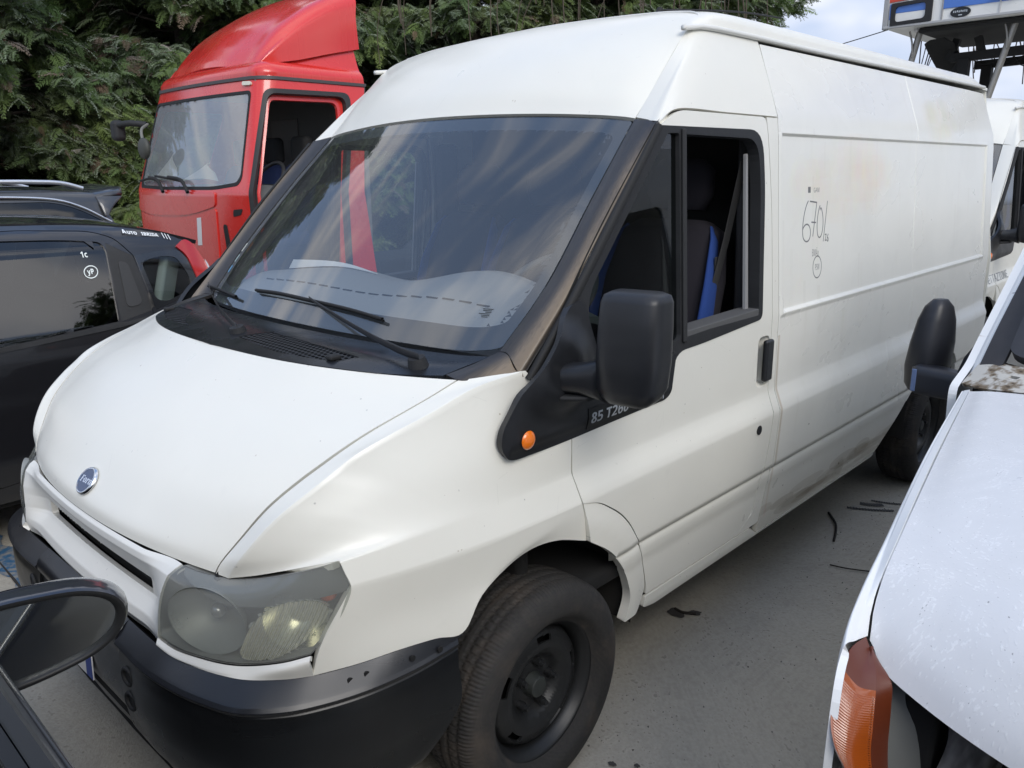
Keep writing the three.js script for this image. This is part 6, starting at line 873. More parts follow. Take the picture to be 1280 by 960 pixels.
{ // white van in the right foreground: bonnet, wing, amber indicator, rusty cowl, mirror
  const v = thing('foreground_white_van', 'speckled old white van with rusty cowl and missing headlamp, at the right edge', 'van');
  const CX = 2.66;
  const spotTex = dataTex(1024, 1024, (u, q) => { const n = tnoise(u, q, 7, 4, 2), f = tnoise(u, q, 70, 3, 5), d = tnoise(u, q, 120, 2, 9), k = 0.90 + 0.035 * n + 0.12 * sstep(0.26, 0.48, f + 0.6 * n) - 0.45 * sstep(0.56, 0.68, d + 0.2 * n); return [k, k, k]; }, { repeat: [2.6, 2.6] });
  const bumpS = dataTex(512, 512, (u, q) => { const f = tnoise(u, q, 70, 3, 5), k = 0.4 + 0.5 * sstep(0.2, 0.45, f); return [k, k, k]; }, { repeat: [2.6, 2.6] });
  const oldRough = dataTex(512, 512, (u, q) => { const k = 0.62 + 0.5 * tnoise(u, q, 14, 4, 6); return [k, k, k]; }, { repeat: [1.6, 1.6] });
  const paint = phys({ color: lin(0.77, 0.775, 0.78), map: spotTex, roughness: 0.75, roughnessMap: oldRough, bumpMap: bumpS, bumpScale: 0.0005, clearcoat: 0.25, clearcoatRoughness: 0.3 });
  const plain = phys({ color: lin(0.78, 0.80, 0.82), map: dirtTex, roughness: 0.5, clearcoat: 0.3, clearcoatRoughness: 0.2 });
  const both2 = (name, g, mat, label) => { const a = part(v, name, g, mat, label); const m = mirrored(g); m.translate(2 * CX, 0, 0); part(v, name, m, mat); return a; };
  const up = (p) => [p.x, p.z];
  // bonnet edge (left in the picture) from cowl to front corner, then the rounded front edge
  const edge = [[1.746, 1.203, -0.70], [1.806, 1.168, -0.27], [1.842, 1.142, -0.02], [1.856, 1.122, 0.09], [1.864, 1.085, 0.185], [1.871, 1.045, 0.24], [1.882, 1.015, 0.275], [1.914, 0.987, 0.297], [1.959, 0.975, 0.313], [2.006, 0.966, 0.331], [2.061, 0.959, 0.35], [2.116, 0.953, 0.365], [2.306, 0.935, 0.405], [CX, 0.92, 0.43]];
  const E = curve(edge, 97), split = 46;
  const bonF = loft([
    edge.slice(0, 7).concat([[1.882, 1.012, 0.277]]),
    [[1.83, 1.222, -0.665], [1.90, 1.195, -0.25], [1.935, 1.165, -0.02], [1.95, 1.128, 0.12], [1.955, 1.085, 0.215], [1.952, 1.03, 0.28], [1.948, 0.99, 0.305], [1.945, 0.974, 0.314]],
    [[2.1, 1.245, -0.62], [2.15, 1.222, -0.22], [2.17, 1.185, 0.05], [2.18, 1.13, 0.21], [2.18, 1.08, 0.295], [2.18, 1.02, 0.345], [2.18, 0.975, 0.372], [2.18, 0.947, 0.380]],
    [[CX, 1.258, -0.60], [CX, 1.238, -0.2], [CX, 1.20, 0.09], [CX, 1.14, 0.26], [CX, 1.08, 0.35], [CX, 1.01, 0.405], [CX, 0.96, 0.425], [CX, 0.922, 0.43]]], [], false);
  const bonG = grid(bonF, 44, 36, { out: V(0, 1, 0.2), uv: up, flange: 0.018 });
  { const m = mirrored(bonG); m.translate(2 * CX, 0, 0); part(v, 'bonnet', join([bonG, m]), paint); }
  // wing outside the bonnet edge
  const wing = loft([
    [[1.742, 1.203, -0.72], [1.802, 1.168, -0.27], [1.838, 1.142, -0.02], [1.853, 1.122, 0.09], [1.861, 1.085, 0.185], [1.868, 1.045, 0.242], [1.878, 1.018, 0.277]],
    [[1.729, 1.198, -0.72], [1.788, 1.163, -0.27], [1.824, 1.136, -0.02], [1.840, 1.115, 0.09], [1.852, 1.078, 0.19], [1.862, 1.045, 0.26], [1.874, 1.025, 0.31]],
    [[1.721, 1.175, -0.72], [1.778, 1.14, -0.27], [1.813, 1.11, -0.02], [1.829, 1.09, 0.10], [1.841, 1.06, 0.22], [1.854, 1.035, 0.31], [1.868, 1.02, 0.36]],
    [[1.716, 1.0, -0.72], [1.768, 0.97, -0.27], [1.802, 0.95, -0.02], [1.821, 0.93, 0.11], [1.841, 0.92, 0.25], [1.861, 0.91, 0.36], [1.884, 0.90, 0.43]],
    [[1.716, 0.45, -0.72], [1.761, 0.72, -0.27], [1.791, 0.74, -0.02], [1.811, 0.70, 0.11], [1.834, 0.60, 0.25], [1.856, 0.50, 0.36], [1.884, 0.45, 0.43]]], [1]);
  const wingG = grid(wing, 30, 30, { out: V(-1, 0.4, 0.3), uv: (p) => [p.z, p.y], flange: 0.012 });
  both2('front_wing', wingG, plain);
  // amber indicator, dark headlamp hole with its bent bracket
  const indF = loft([
    [[1.877, 1.019, 0.282], [1.873, 1.019, 0.335], [1.877, 0.990, 0.388], [1.884, 0.946, 0.421], [1.899, 0.914, 0.434], [1.918, 0.886, 0.436], [1.94, 0.83, 0.436]],
    [[1.888, 1.008, 0.291], [1.896, 0.994, 0.342], [1.905, 0.965, 0.388], [1.911, 0.935, 0.412], [1.919, 0.905, 0.424], [1.932, 0.875, 0.426], [1.95, 0.825, 0.426]],
    [[1.890, 1.012, 0.293], [1.915, 0.985, 0.332], [1.926, 0.955, 0.362], [1.932, 0.925, 0.378], [1.936, 0.895, 0.388], [1.944, 0.865, 0.394], [1.955, 0.82, 0.400]],
    [[1.905, 0.994, 0.296], [1.932, 0.974, 0.312], [1.938, 0.945, 0.322], [1.941, 0.915, 0.328], [1.943, 0.885, 0.332], [1.947, 0.855, 0.336], [1.955, 0.81, 0.340]]], [2]);
  const ribI = (u, q) => { const p = indF(u, q); if (u > 0.34 && u < 0.96 && q > 0.12 && q < 1.9) p.z += 0.0004 * Math.cos(u * TAU * 70); return p; };
  const amb = phys({ color: lin(0.30, 0.060, 0.006), roughness: 0.3, clearcoat: 1, clearcoatRoughness: 0.05 }), ambD = phys({ color: lin(0.11, 0.022, 0.007), roughness: 0.35, clearcoat: 0.4, clearcoatRoughness: 0.3 });
  const indUV = (p) => [p.z, p.y];
  const ind = part(v, 'indicator', panel(ribI, seq(0.30, 1, 150), seq(0, 2, 20), { out: V(0, 0.2, 1), uv: indUV, flange: 0.006 }), amb, 'amber corner indicator lens');
  part(ind, 'lens_top', panel(indF, seq(0, 0.30, 20), seq(0, 2, 16), { out: V(0, 0.5, 1), uv: indUV, flange: 0.004 }), ambD); part(ind, 'lens_side', panel(indF, seq(0, 1, 60), seq(2, 3, 8), { out: V(1, 0.3, 0.3), uv: indUV, flange: 0.004 }), ambD);
  part(ind, 'indicator_housing', join([grid(loft([[[1.872, 0.985, 0.27], [1.88, 0.9, 0.36], [1.91, 0.80, 0.38]], [[1.955, 0.96, 0.28], [1.968, 0.9, 0.29], [1.975, 0.79, 0.31]], [[1.975, 0.95, 0.26], [1.985, 0.88, 0.27], [1.99, 0.78, 0.29]]]), 12, 12, { out: V(0.5, 0, 1), flange: 0.01 })]), std({ color: lin(0.12, 0.125, 0.12), roughness: 0.6 }));
  const rustTex = dataTex(512, 512, (u, q) => { const n = tnoise(u, q, 8, 5, 3), m = tnoise(u, q, 30, 3, 8), k = sstep(-0.25, 0.15, n + 0.5 * m), d = sstep(0.2, 0.55, m + n); return [lerp(lerp(0.55, 0.20, k), 0.07, d), lerp(lerp(0.53, 0.155, k), 0.052, d), lerp(lerp(0.48, 0.105, k), 0.038, d)]; }, { repeat: [2.2, 2.2] });
  const rust = std({ color: lin(1), map: rustTex, roughness: 0.9, bumpMap: rustTex, bumpScale: 0.002 });
  const grime = dataTex(256, 256, (u, q) => { const n = tnoise(u, q, 6, 5, 11), k = sstep(-0.3, 0.5, n); return [lerp(0.03, 0.30, k), lerp(0.028, 0.295, k), lerp(0.025, 0.28, k)]; }, { repeat: [3, 3] });
  part(v, 'lamp_bracket', grid(loft([[[1.985, 0.955, 0.25], [2.01, 0.90, 0.27], [2.0, 0.82, 0.30], [1.99, 0.74, 0.31]], [[2.03, 0.945, 0.24], [2.05, 0.90, 0.28], [2.045, 0.82, 0.30], [2.04, 0.74, 0.31]], [[2.075, 0.93, 0.25], [2.075, 0.90, 0.27], [2.06, 0.83, 0.285], [2.075, 0.74, 0.30]], [[2.09, 0.92, 0.17], [2.085, 0.90, 0.18], [2.075, 0.83, 0.2], [2.09, 0.74, 0.2]]]), 20, 20, { out: V(0, 0.2, 1), uv: up, flange: 0.004 }), std({ color: lin(1), map: grime, roughness: 0.7 }), 'bent grey bracket in the empty lamp hole');
  part(v, 'lamp_cavity', join([rbox(1.5, 0.5, 0.05, CX, 0.72, 0.02, 0.01), rbox(0.05, 0.5, 0.3, 1.97, 0.72, 0.14, 0.01), rbox(1.3, 0.02, 0.40, CX + 0.1, 0.74, 0.12, 0.005)]), M.dark);
  part(v, 'cable', join([tube([[2.09, 0.86, 0.22], [2.14, 0.84, 0.27], [2.2, 0.80, 0.29], [2.28, 0.79, 0.26]], 0.004, 6, 20), tube([[2.1, 0.80, 0.24], [2.16, 0.79, 0.30], [2.24, 0.75, 0.3]], 0.003, 6, 16)]), std({ color: lin(0.05, 0.09, 0.08), roughness: 0.6 }));
  part(v, 'lower_front', join([rbox(1.6, 0.30, 0.1, CX + 0.05, 0.45, 0.36, 0.03)]), M.trim);
  // cowl with rust, windscreen in its rubber, posts
  const cowl = loft([[[1.712, 1.208, -0.755], [1.765, 1.211, -0.720], [1.84, 1.222, -0.685], [2.1, 1.245, -0.64], [CX, 1.258, -0.62]], [[1.722, 1.232, -0.80], [1.775, 1.240, -0.765], [1.85, 1.248, -0.735], [2.1, 1.27, -0.70], [CX, 1.28, -0.68]], [[1.735, 1.262, -0.855], [1.80, 1.262, -0.800], [1.86, 1.266, -0.785], [2.1, 1.285, -0.76], [CX, 1.295, -0.74]]]);
  const slots = [[1.05, 0.30], [1.9, 0.2]];
  const cg = panel(cowl, seq(0, 1, 40), seq(0, 2, 16), { outline: [[0, 0], [1, 0], [1, 2], [0, 2]], holes: [rounded([[0.115, 0.9], [0.14, 0.85], [0.145, 1.05], [0.12, 1.1]], 0.005), rounded([[0.19, 0.85], [0.235, 0.8], [0.235, 1.1], [0.195, 1.15]], 0.005)], out: V(0, 1, 0.3), uv: up, flange: 0.01 });
  part(v, 'cowl', cg, rust, 'rusted and peeling cowl below the windscreen');
  part(v, 'cowl_duct', rbox(1.7, 0.05, 0.08, CX, 1.19, -0.74, 0.01), M.dark);
  const post = loft([[[1.706, 1.197, -0.80], [1.712, 1.30, -0.925], [1.724, 1.42, -1.06], [1.76, 1.72, -1.40]], [[1.716, 1.203, -0.79], [1.726, 1.31, -0.91], [1.740, 1.43, -1.045], [1.775, 1.73, -1.385]], [[1.730, 1.210, -0.785], [1.738, 1.314, -0.905], [1.752, 1.434, -1.04], [1.788, 1.734, -1.38]]]);
  both2('windscreen_post', grid(post, 20, 8, { out: V(-0.3, 0.5, 0.8), uv: (p) => [p.z, p.y], flange: 0.02 }), plain);
  const post2 = loft([[[1.730, 1.216, -0.788], [1.738, 1.317, -0.903], [1.752, 1.437, -1.038], [1.788, 1.737, -1.378]], [[1.79, 1.262, -0.80], [1.797, 1.335, -0.893], [1.81, 1.45, -1.022], [1.85, 1.75, -1.36]]]);
  both2('rusty_post_face', grid(post2, 16, 6, { out: V(0, 0.6, 0.8), uv: (p) => [p.x, p.y], flange: 0.008 }), std({ color: lin(0.045, 0.042, 0.045), map: wearTex, roughness: 0.55 }));
  const scr = (u, q) => V(lerp(1.80, 2 * CX - 1.80, u), lerp(1.275, 1.78, q) + 0.02 * Math.sin(Math.PI * u) * (1 - q), lerp(-0.795, -1.365, q) + 0.10 * Math.sin(Math.PI * u));
  const so = rounded([[0, 0, 0.05], [1, 0, 0.05], [0.99, 1, 0.04], [0.01, 1, 0.04]], 0.05, 7), si = rounded([[0.045, 0.075, 0.06], [0.955, 0.075, 0.06], [0.95, 0.96, 0.04], [0.05, 0.96, 0.04]], 0.05, 7);
  const rb = part(v, 'windscreen_rubber', panel(scr, seq(0, 1, 60), seq(0, 1, 30), { outline: so, holes: [si], lift: 0.012, out: V(0, 0.6, 0.8), flange: 0.03, uv: (p) => [p.x, p.y] }), std({ color: lin(0.035, 0.036, 0.042), map: wearTex, roughness: 0.5 }));
  part(rb, 'windscreen', panel(scr, seq(0, 1, 40), seq(0, 1, 20), { outline: si.map(([a, b]) => [lerp(0.5, a, 1.02), lerp(0.5, b, 1.02)]), out: V(0, 0.6, 0.8), flange: 0, uv: (p) => [p.x, p.y] }), phys({ color: lin(0.5, 0.52, 0.55), roughness: 0.12, transmission: 1, thickness: 0, ior: 1.9 }));
  // body behind: side, roof, dark inside
  const sideF = (z, y) => V(1.70 - 0.01 * Math.sin((y - 0.4) * 2) + pwl([0.3, 1.2, 1.8, 2.0, 2.05], [0.03, 0.0, 0.06, 0.12, 0.2], y), y, z);
  const so2 = rounded([[-0.73, 0.42], [-0.73, 1.20], [-0.84, 1.24], [-1.40, 1.74], [-1.6, 2.0], [-4.6, 2.0], [-4.6, 0.42]], 0.03), wn = rounded([[-0.98, 1.22], [-1.42, 1.68], [-1.85, 1.72], [-1.88, 1.20]], 0.04);
  const sg = panel(sideF, seq(-4.6, -0.73, 60), seq(0.42, 2.0, 24), { outline: so2, holes: [wn], out: V(-1, 0, 0), flange: 0.02 });
  const sd = both2('body_side', sg, plain); part(sd, 'door_window', panel((z, y) => sideF(z, y).add(V(0.01, 0, 0)), seq(-2, -0.9, 10), seq(1.1, 1.8, 10), { outline: wn, out: V(-1, 0, 0), flange: 0 }), M.darkGlass);
  part(v, 'roof', grid(loft([[[1.83, 1.76, -1.40], [2.2, 1.82, -1.36], [CX, 1.84, -1.34], [3.1, 1.82, -1.36], [3.49, 1.76, -1.40]], [[1.83, 1.98, -1.62], [2.2, 2.06, -1.60], [CX, 2.09, -1.6], [3.1, 2.06, -1.60], [3.49, 1.98, -1.62]], [[1.83, 2.0, -3], [2.2, 2.1, -3], [CX, 2.13, -3], [3.1, 2.1, -3], [3.49, 2.0, -3]], [[1.83, 2.0, -4.6], [2.2, 2.1, -4.6], [CX, 2.13, -4.6], [3.1, 2.1, -4.6], [3.49, 2.0, -4.6]]]), 20, 20, { out: V(0, 1, 0), uv: up, flange: 0.02 }), plain);
  part(v, 'dashboard', rbox(1.7, 0.3, 0.4, CX, 1.10, -1.05, 0.06), M.interior); part(v, 'underbody', rbox(1.6, 0.3, 4.0, CX, 0.4, -2.5, 0.05), M.dark); part(v, 'rear_panel', rbox(1.8, 1.6, 0.04, CX, 1.2, -4.6, 0.02), plain);
  for (const s of [-1, 1]) for (const z of [-0.05, -3.4]) { const t = new THREE.TorusGeometry(0.235, 0.085, 14, 36); t.scale(1, 1, 1.2); t.rotateY(Math.PI / 2); t.translate(CX + s * 0.76, 0.32, z); const w = part(v, 'wheel', t, M.rubber); part(w, 'rim', cyl(0.18, 0.18, 0, [CX + s * 0.72, 0.32, z], [CX + s * 0.82, 0.32, z], 24), M.steel); }
  // right-hand door mirror
  const mir = part(v, 'door_mirror', swept([[1.098, 0.020, 0.030], [1.102, 0.030, 0.045], [1.125, 0.042, 0.060], [1.18, 0.048, 0.070], [1.25, 0.046, 0.066], [1.315, 0.040, 0.055], [1.355, 0.031, 0.040], [1.376, 0.016, 0.02]].map(([y, a, b]) => [[1.548 + 0.10 * (y - 1.22) * (y > 1.2 ? 0.6 : 0.9), y, -1.05], [a, 0, a * 0.3], [-b * 0.3, 0, b]]), 30, 2.7), std({ color: lin(0.02, 0.021, 0.026), roughness: 0.42, map: wearTex }), 'tall black wing mirror seen from the front');
  part(mir, 'mirror_arm', swept([[[1.528, 1.150, -0.985], [0, 0, 0.03], [0, 0.036, 0]], [[1.545, 1.150, -0.98], [0, 0, 0.034], [0, 0.043, 0]], [[1.60, 1.146, -0.985], [0, 0, 0.034], [0, 0.043, 0]], [[1.66, 1.140, -0.99], [0, 0, 0.034], [0, 0.040, 0]], [[1.71, 1.14, -1.0], [0, 0, 0.034], [0, 0.040, 0]]], 20, 6), std({ color: lin(0.018, 0.02, 0.027), roughness: 0.4 }));
  part(mir, 'reflector_strip', rbox(0.013, 0.066, 0.004, 1.540, 1.150, -0.946, 0.002), std({ color: lin(0.12, 0.17, 0.30), roughness: 0.25 }));
  part(mir, 'mirror_bracket', swept([[[1.66, 1.14, -1.02], [0.03, 0, 0], [0, 0, 0.08]], [[1.675, 1.22, -1.06], [0.032, 0, 0], [0, 0, 0.07]], [[1.695, 1.29, -1.12], [0.02, 0, 0], [0, 0, 0.05]]], 18, 3), std({ color: lin(0.02, 0.021, 0.025), roughness: 0.45 }));
}
{ // van of the same make behind the tail: only its cab corner shows
  const r = van.clone(true); r.name = numbered('white_van'); r.position.set(-0.26, 0.02, -5.30); scene.add(r);
  r.userData = { label: 'tall white van whose cab corner shows behind the tail of the middle van', category: 'van' };
  for (const o of [...r.children]) { if (['cargo_side_panel', 'windscreen_pillar', 'pillar_foot'].includes(o.name)) o.material = M.white; if (['wiper', 'aerial'].includes(o.name)) r.remove(o); if (o.name === 'bumper_centre') o.remove(...o.children); if (o.name === 'bonnet') o.remove(...o.children); if (o.name === 'mirror_base') o.remove(...o.children.filter((k) => k.name === 'model_lettering')); if (o.userData.label) delete o.userData.label; }
  const t = tex(512, 96, (g, w, h) => { g.clearRect(0, 0, w, h); g.fillStyle = '#8d8f90'; g.font = '64px monospace'; g.textBaseline = 'middle'; g.fillText('eTTAZIONE', 8, 50); }, { wrap: false });
  part(r, 'door_lettering', panel((z, y) => V(sideX(z, y) + 0.002, y, z), seq(-0.75, 0.1, 20), seq(0.86, 0.98, 6), { out: V(1, 0, 0), flange: 0, uv: (p, u, q) => [(0.1 - u) / 0.85, (q - 0.86) / 0.12] }), std({ map: t, transparent: true, alphaTest: 0.35, roughness: 0.6 }), 'worn grey lettering');
}
// ---------- trees ----------
{
  // a flat cypress spray: a bent stem with tapering scale-leaf twigs on both sides
  const spray = (seed) => {
    const r = rng(seed), pos = [], nor = [], idx = [], L = 0.42;
    const leaf = (x, y, z, ax, ay, az, len, w) => { const d = V(ax, ay, az).normalize(), n = V(0.2 * (r() - 0.5), 1, 0.2 * (r() - 0.5)).normalize(), s = d.clone().cross(n).normalize(), b = pos.length / 3, m = 0.45; n.crossVectors(s, d).normalize(); if (n.y < 0) n.negate(); for (const [t, k] of [[0, 0], [m, 1], [m, -1], [1, 0]]) { const p = V(x, y, z).addScaledVector(d, len * t).addScaledVector(s, w * k).addScaledVector(n, -0.02 * t * t); pos.push(p.x, p.y, p.z); const q = n.clone().addScaledVector(s, 0.5 * k).normalize(); nor.push(q.x, q.y, q.z); } idx.push(b, b + 1, b + 2, b + 1, b + 3, b + 2); };
    for (let i = 0; i < 9; i++) {
      const t = i / 8, x = L * t, y = -0.10 * t * t, side = i % 2 ? 1 : -1, len = (0.22 - 0.15 * t) * (0.75 + 0.5 * r());
      for (const s of [side, -side]) { const l2 = len * (s === side ? 1 : 0.7); leaf(x, y, 0, 0.75 + 0.3 * r(), -0.15 + 0.3 * (r() - 0.5), s * 0.8, l2, 0.012 + 0.008 * r()); if (l2 > 0.09) { leaf(x + 0.35 * l2, y - 0.01, s * 0.35 * l2, 1, -0.1, s * 0.15, l2 * 0.5, 0.009); leaf(x + 0.3 * l2, y - 0.01, s * 0.4 * l2, 0.3, -0.15, s, l2 * 0.5, 0.009); } }
    }
    leaf(0, 0, 0, 1, -0.2, 0, L * 1.12, 0.010);
    const g = new THREE.BufferGeometry(); g.setAttribute('position', new THREE.Float32BufferAttribute(pos, 3)); g.setAttribute('normal', new THREE.Float32BufferAttribute(nor, 3)); g.setAttribute('uv', new THREE.Float32BufferAttribute(new Float32Array(pos.length / 3 * 2), 2)); g.setIndex(idx); return g;
  };
  const sprays = [spray(3), spray(8), spray(15)];
  const leafMat = phys({ color: lin(1), roughness: 0.9, transmission: 0.3, thickness: 0, side: THREE.DoubleSide }), bark = std({ color: lin(0.075, 0.06, 0.05), map: wearTex, roughness: 0.95 }), deadMat = std({ color: lin(0.13, 0.105, 0.085), roughness: 0.95 });
  const conifer = (x, z, H, Rm, n, seed, label, group, low = 0.4) => {
    const t = thing('cypress_tree', label, 'tree', group), r = rng(seed); t.position.set(x, 0, z);
    const bend = (y) => [0.25 * Math.sin(y * 0.5 + seed), 0.25 * Math.cos(y * 0.43 + seed * 2)];
    const tr = part(t, 'trunk', swept(seq(0, 1, 10).map((k) => { const y = H * 0.97 * k, [bx, bz] = bend(y), w = 0.22 * (1 - k) + 0.02; return [[bx, y, bz], [w, 0, 0], [0, 0, w]]; }), 12, 2), bark);
    const limbs = [], tips = [];
    for (let i = 0; i < 170; i++) {
      const k = Math.pow(r(), 1.1), y = low + (H - low - 0.4) * k, rad = Rm * (1 - Math.pow(k, 2.2) * 0.9) * (0.72 + 0.42 * r()), a = r() * TAU, [bx, bz] = bend(y), dr = 0.15 + 0.5 * r(), up = 0.35 + 0.4 * r();
      const P = (q) => V(bx + Math.cos(a + 0.3 * q * (i % 2 ? 1 : -1)) * rad * q, y + up * rad * q * 0.55 - dr * rad * q * q * 0.8, bz + Math.sin(a + 0.3 * q * (i % 2 ? 1 : -1)) * rad * q);
      limbs.push(tube([0, 0.35, 0.7, 1].map((q) => { const p = P(q); return [p.x, p.y, p.z]; }), 0.028 * (1 - 0.6 * k), 5, 8)); tips.push({ P, a, rad, k });
    }
    const lm = part(t, 'limbs', join(limbs), bark); lm.userData.kind = 'stuff';
    const tw = []; for (let i = 0; i < 70; i++) { const L = tips[Math.floor(r() * tips.length)], q = 0.45 + 0.5 * r(), p = L.P(q), s = 0.25 + 0.5 * r(), e = [p.x + (r() - 0.5) * s, p.y - 0.2 * s + (r() - 0.6) * s, p.z + (r() - 0.5) * s]; tw.push(tube([[p.x, p.y, p.z], [(p.x + e[0]) / 2 + 0.05, (p.y + e[1]) / 2 + 0.06, (p.z + e[2]) / 2], e], 0.006, 4, 5)); }
    const dw = part(t, 'dead_twigs', join(tw), deadMat); dw.userData.kind = 'stuff';
    const per = Math.floor(n / 3), q4 = new THREE.Quaternion(), m4 = new THREE.Matrix4(), col = new THREE.Color();
    sprays.forEach((sg, si) => {
      const im = shade(new THREE.InstancedMesh(sg, leafMat, per)); im.name = 'crown'; im.userData.kind = 'stuff';
      for (let i = 0; i < per; i++) {
        const L = tips[Math.floor(r() * tips.length)], q = 0.30 + 0.76 * Math.pow(r(), 0.6), p = L.P(Math.min(q, 1.05));
        p.x += (r() - 0.5) * 0.55; p.y += (r() - 0.55) * 0.5; p.z += (r() - 0.5) * 0.55;
        const az = L.a + (r() - 0.5) * 2.2, pitch = -0.25 - 0.75 * r() + 0.5 * r(), rollq = (r() - 0.5) * 1.5, sc = 0.38 + 0.5 * r();
        q4.setFromEuler(new THREE.Euler(rollq, -az, pitch, 'YZX')); m4.compose(p, q4, V(sc, sc, sc)); im.setMatrixAt(i, m4);
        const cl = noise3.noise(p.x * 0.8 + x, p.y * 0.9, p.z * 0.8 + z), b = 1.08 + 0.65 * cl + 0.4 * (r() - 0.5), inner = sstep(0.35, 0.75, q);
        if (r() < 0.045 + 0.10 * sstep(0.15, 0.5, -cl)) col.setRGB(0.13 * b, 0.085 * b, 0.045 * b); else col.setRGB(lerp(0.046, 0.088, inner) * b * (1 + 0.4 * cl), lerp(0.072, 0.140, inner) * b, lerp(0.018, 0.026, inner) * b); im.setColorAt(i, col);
      }
      im.instanceMatrix.needsUpdate = true; t.add(im);
    });
    return t;
  };
  const G1 = 'row of dark cypress trees behind the vehicles';
  conifer(-13.4, -2.6, 10, 2.5, 54000, 12, 'dark cypress with brown dead twigs at the far left edge of the picture', G1);
  conifer(-13.0, -5.6, 10.5, 2.6, 54000, 13, 'dense green cypress directly behind the red cab windscreen', G1);
  conifer(-12.2, -8.6, 11, 2.6, 54000, 14, 'cypress just right of the red roof deflector, above the white van', G1);
  conifer(-10.2, -11.0, 11, 2.6, 44000, 15, 'cypress above the front of the white van roof', G1);
  conifer(-9.3, -13.2, 11, 2.6, 34000, 17, 'cypress above the middle of the white van roof', G1);
  conifer(-8.1, -15.4, 11, 2.2, 28000, 16, 'rightmost cypress whose drooping branch tips end against the sky', G1, 1.5);
  const back = scene.children.filter((o) => o.name.startsWith('cypress_tree'));
  [[-16.8, -2.2, 2.2], [-16.6, -5.4, 4], [-16, -9, 1], [-13.6, -12.6, 3], [-10.6, -15.6, 5]].forEach(([x, z, a], i) => { const t = back[i].clone(true); t.name = numbered('cypress_tree'); t.position.set(x, 0, z); t.rotation.y = a; t.userData = { label: 'cypress of the second row, glimpsed through gaps in the first', category: 'tree', group: 'second row of cypress trees' }; scene.add(t); });
  const G2 = 'trees behind the photographer';
  for (const [x, z, s] of [[13.2, -6, 31], [13.6, -2.4, 32], [14.2, 1.8, 33], [15, 8, 34], [-4, 15, 36]]) conifer(x, z, 11 + (s % 3) * 0.8, 2.6, 5000, s, 'cypress standing behind the photographer, seen only in reflections', G2);
  // thin drooping bare branches in front of the row, over the van roof
  const ov = thing('bare_branches', 'tangle of thin bare hanging branches above the white van roof', 'branches'), r = rng(404), parts = [];
  for (let i = 0; i < 70; i++) {
    const u = r(), x = lerp(-8.3, -4.4, u), z = lerp(-7.0, -11.2, u) + (r() - 0.5), y = 4.0 + 1.9 * r(), L = 0.6 + 1.1 * r(), dx = (r() - 0.5) * 1.2;
    parts.push(tube([[x, y + 0.4, z], [x + 0.3 * dx, y + 0.25, z + 0.1], [x + 0.7 * dx, y - 0.3 * L, z + 0.2], [x + dx * 0.8, y - 0.75 * L, z + 0.15]], 0.007 + 0.006 * r(), 4, 8));
    if (i % 10 === 0) parts.push(tube([[x - 1.2, y + 0.8, z - 0.6], [x, y + 0.4, z], [x + 0.9, y + 0.1, z - 0.2]], 0.02, 5, 8));
  }
  const bm = part(ov, 'branch_tangle', join(parts), std({ color: lin(0.085, 0.068, 0.05), roughness: 0.95 })); bm.userData.kind = 'stuff';
}
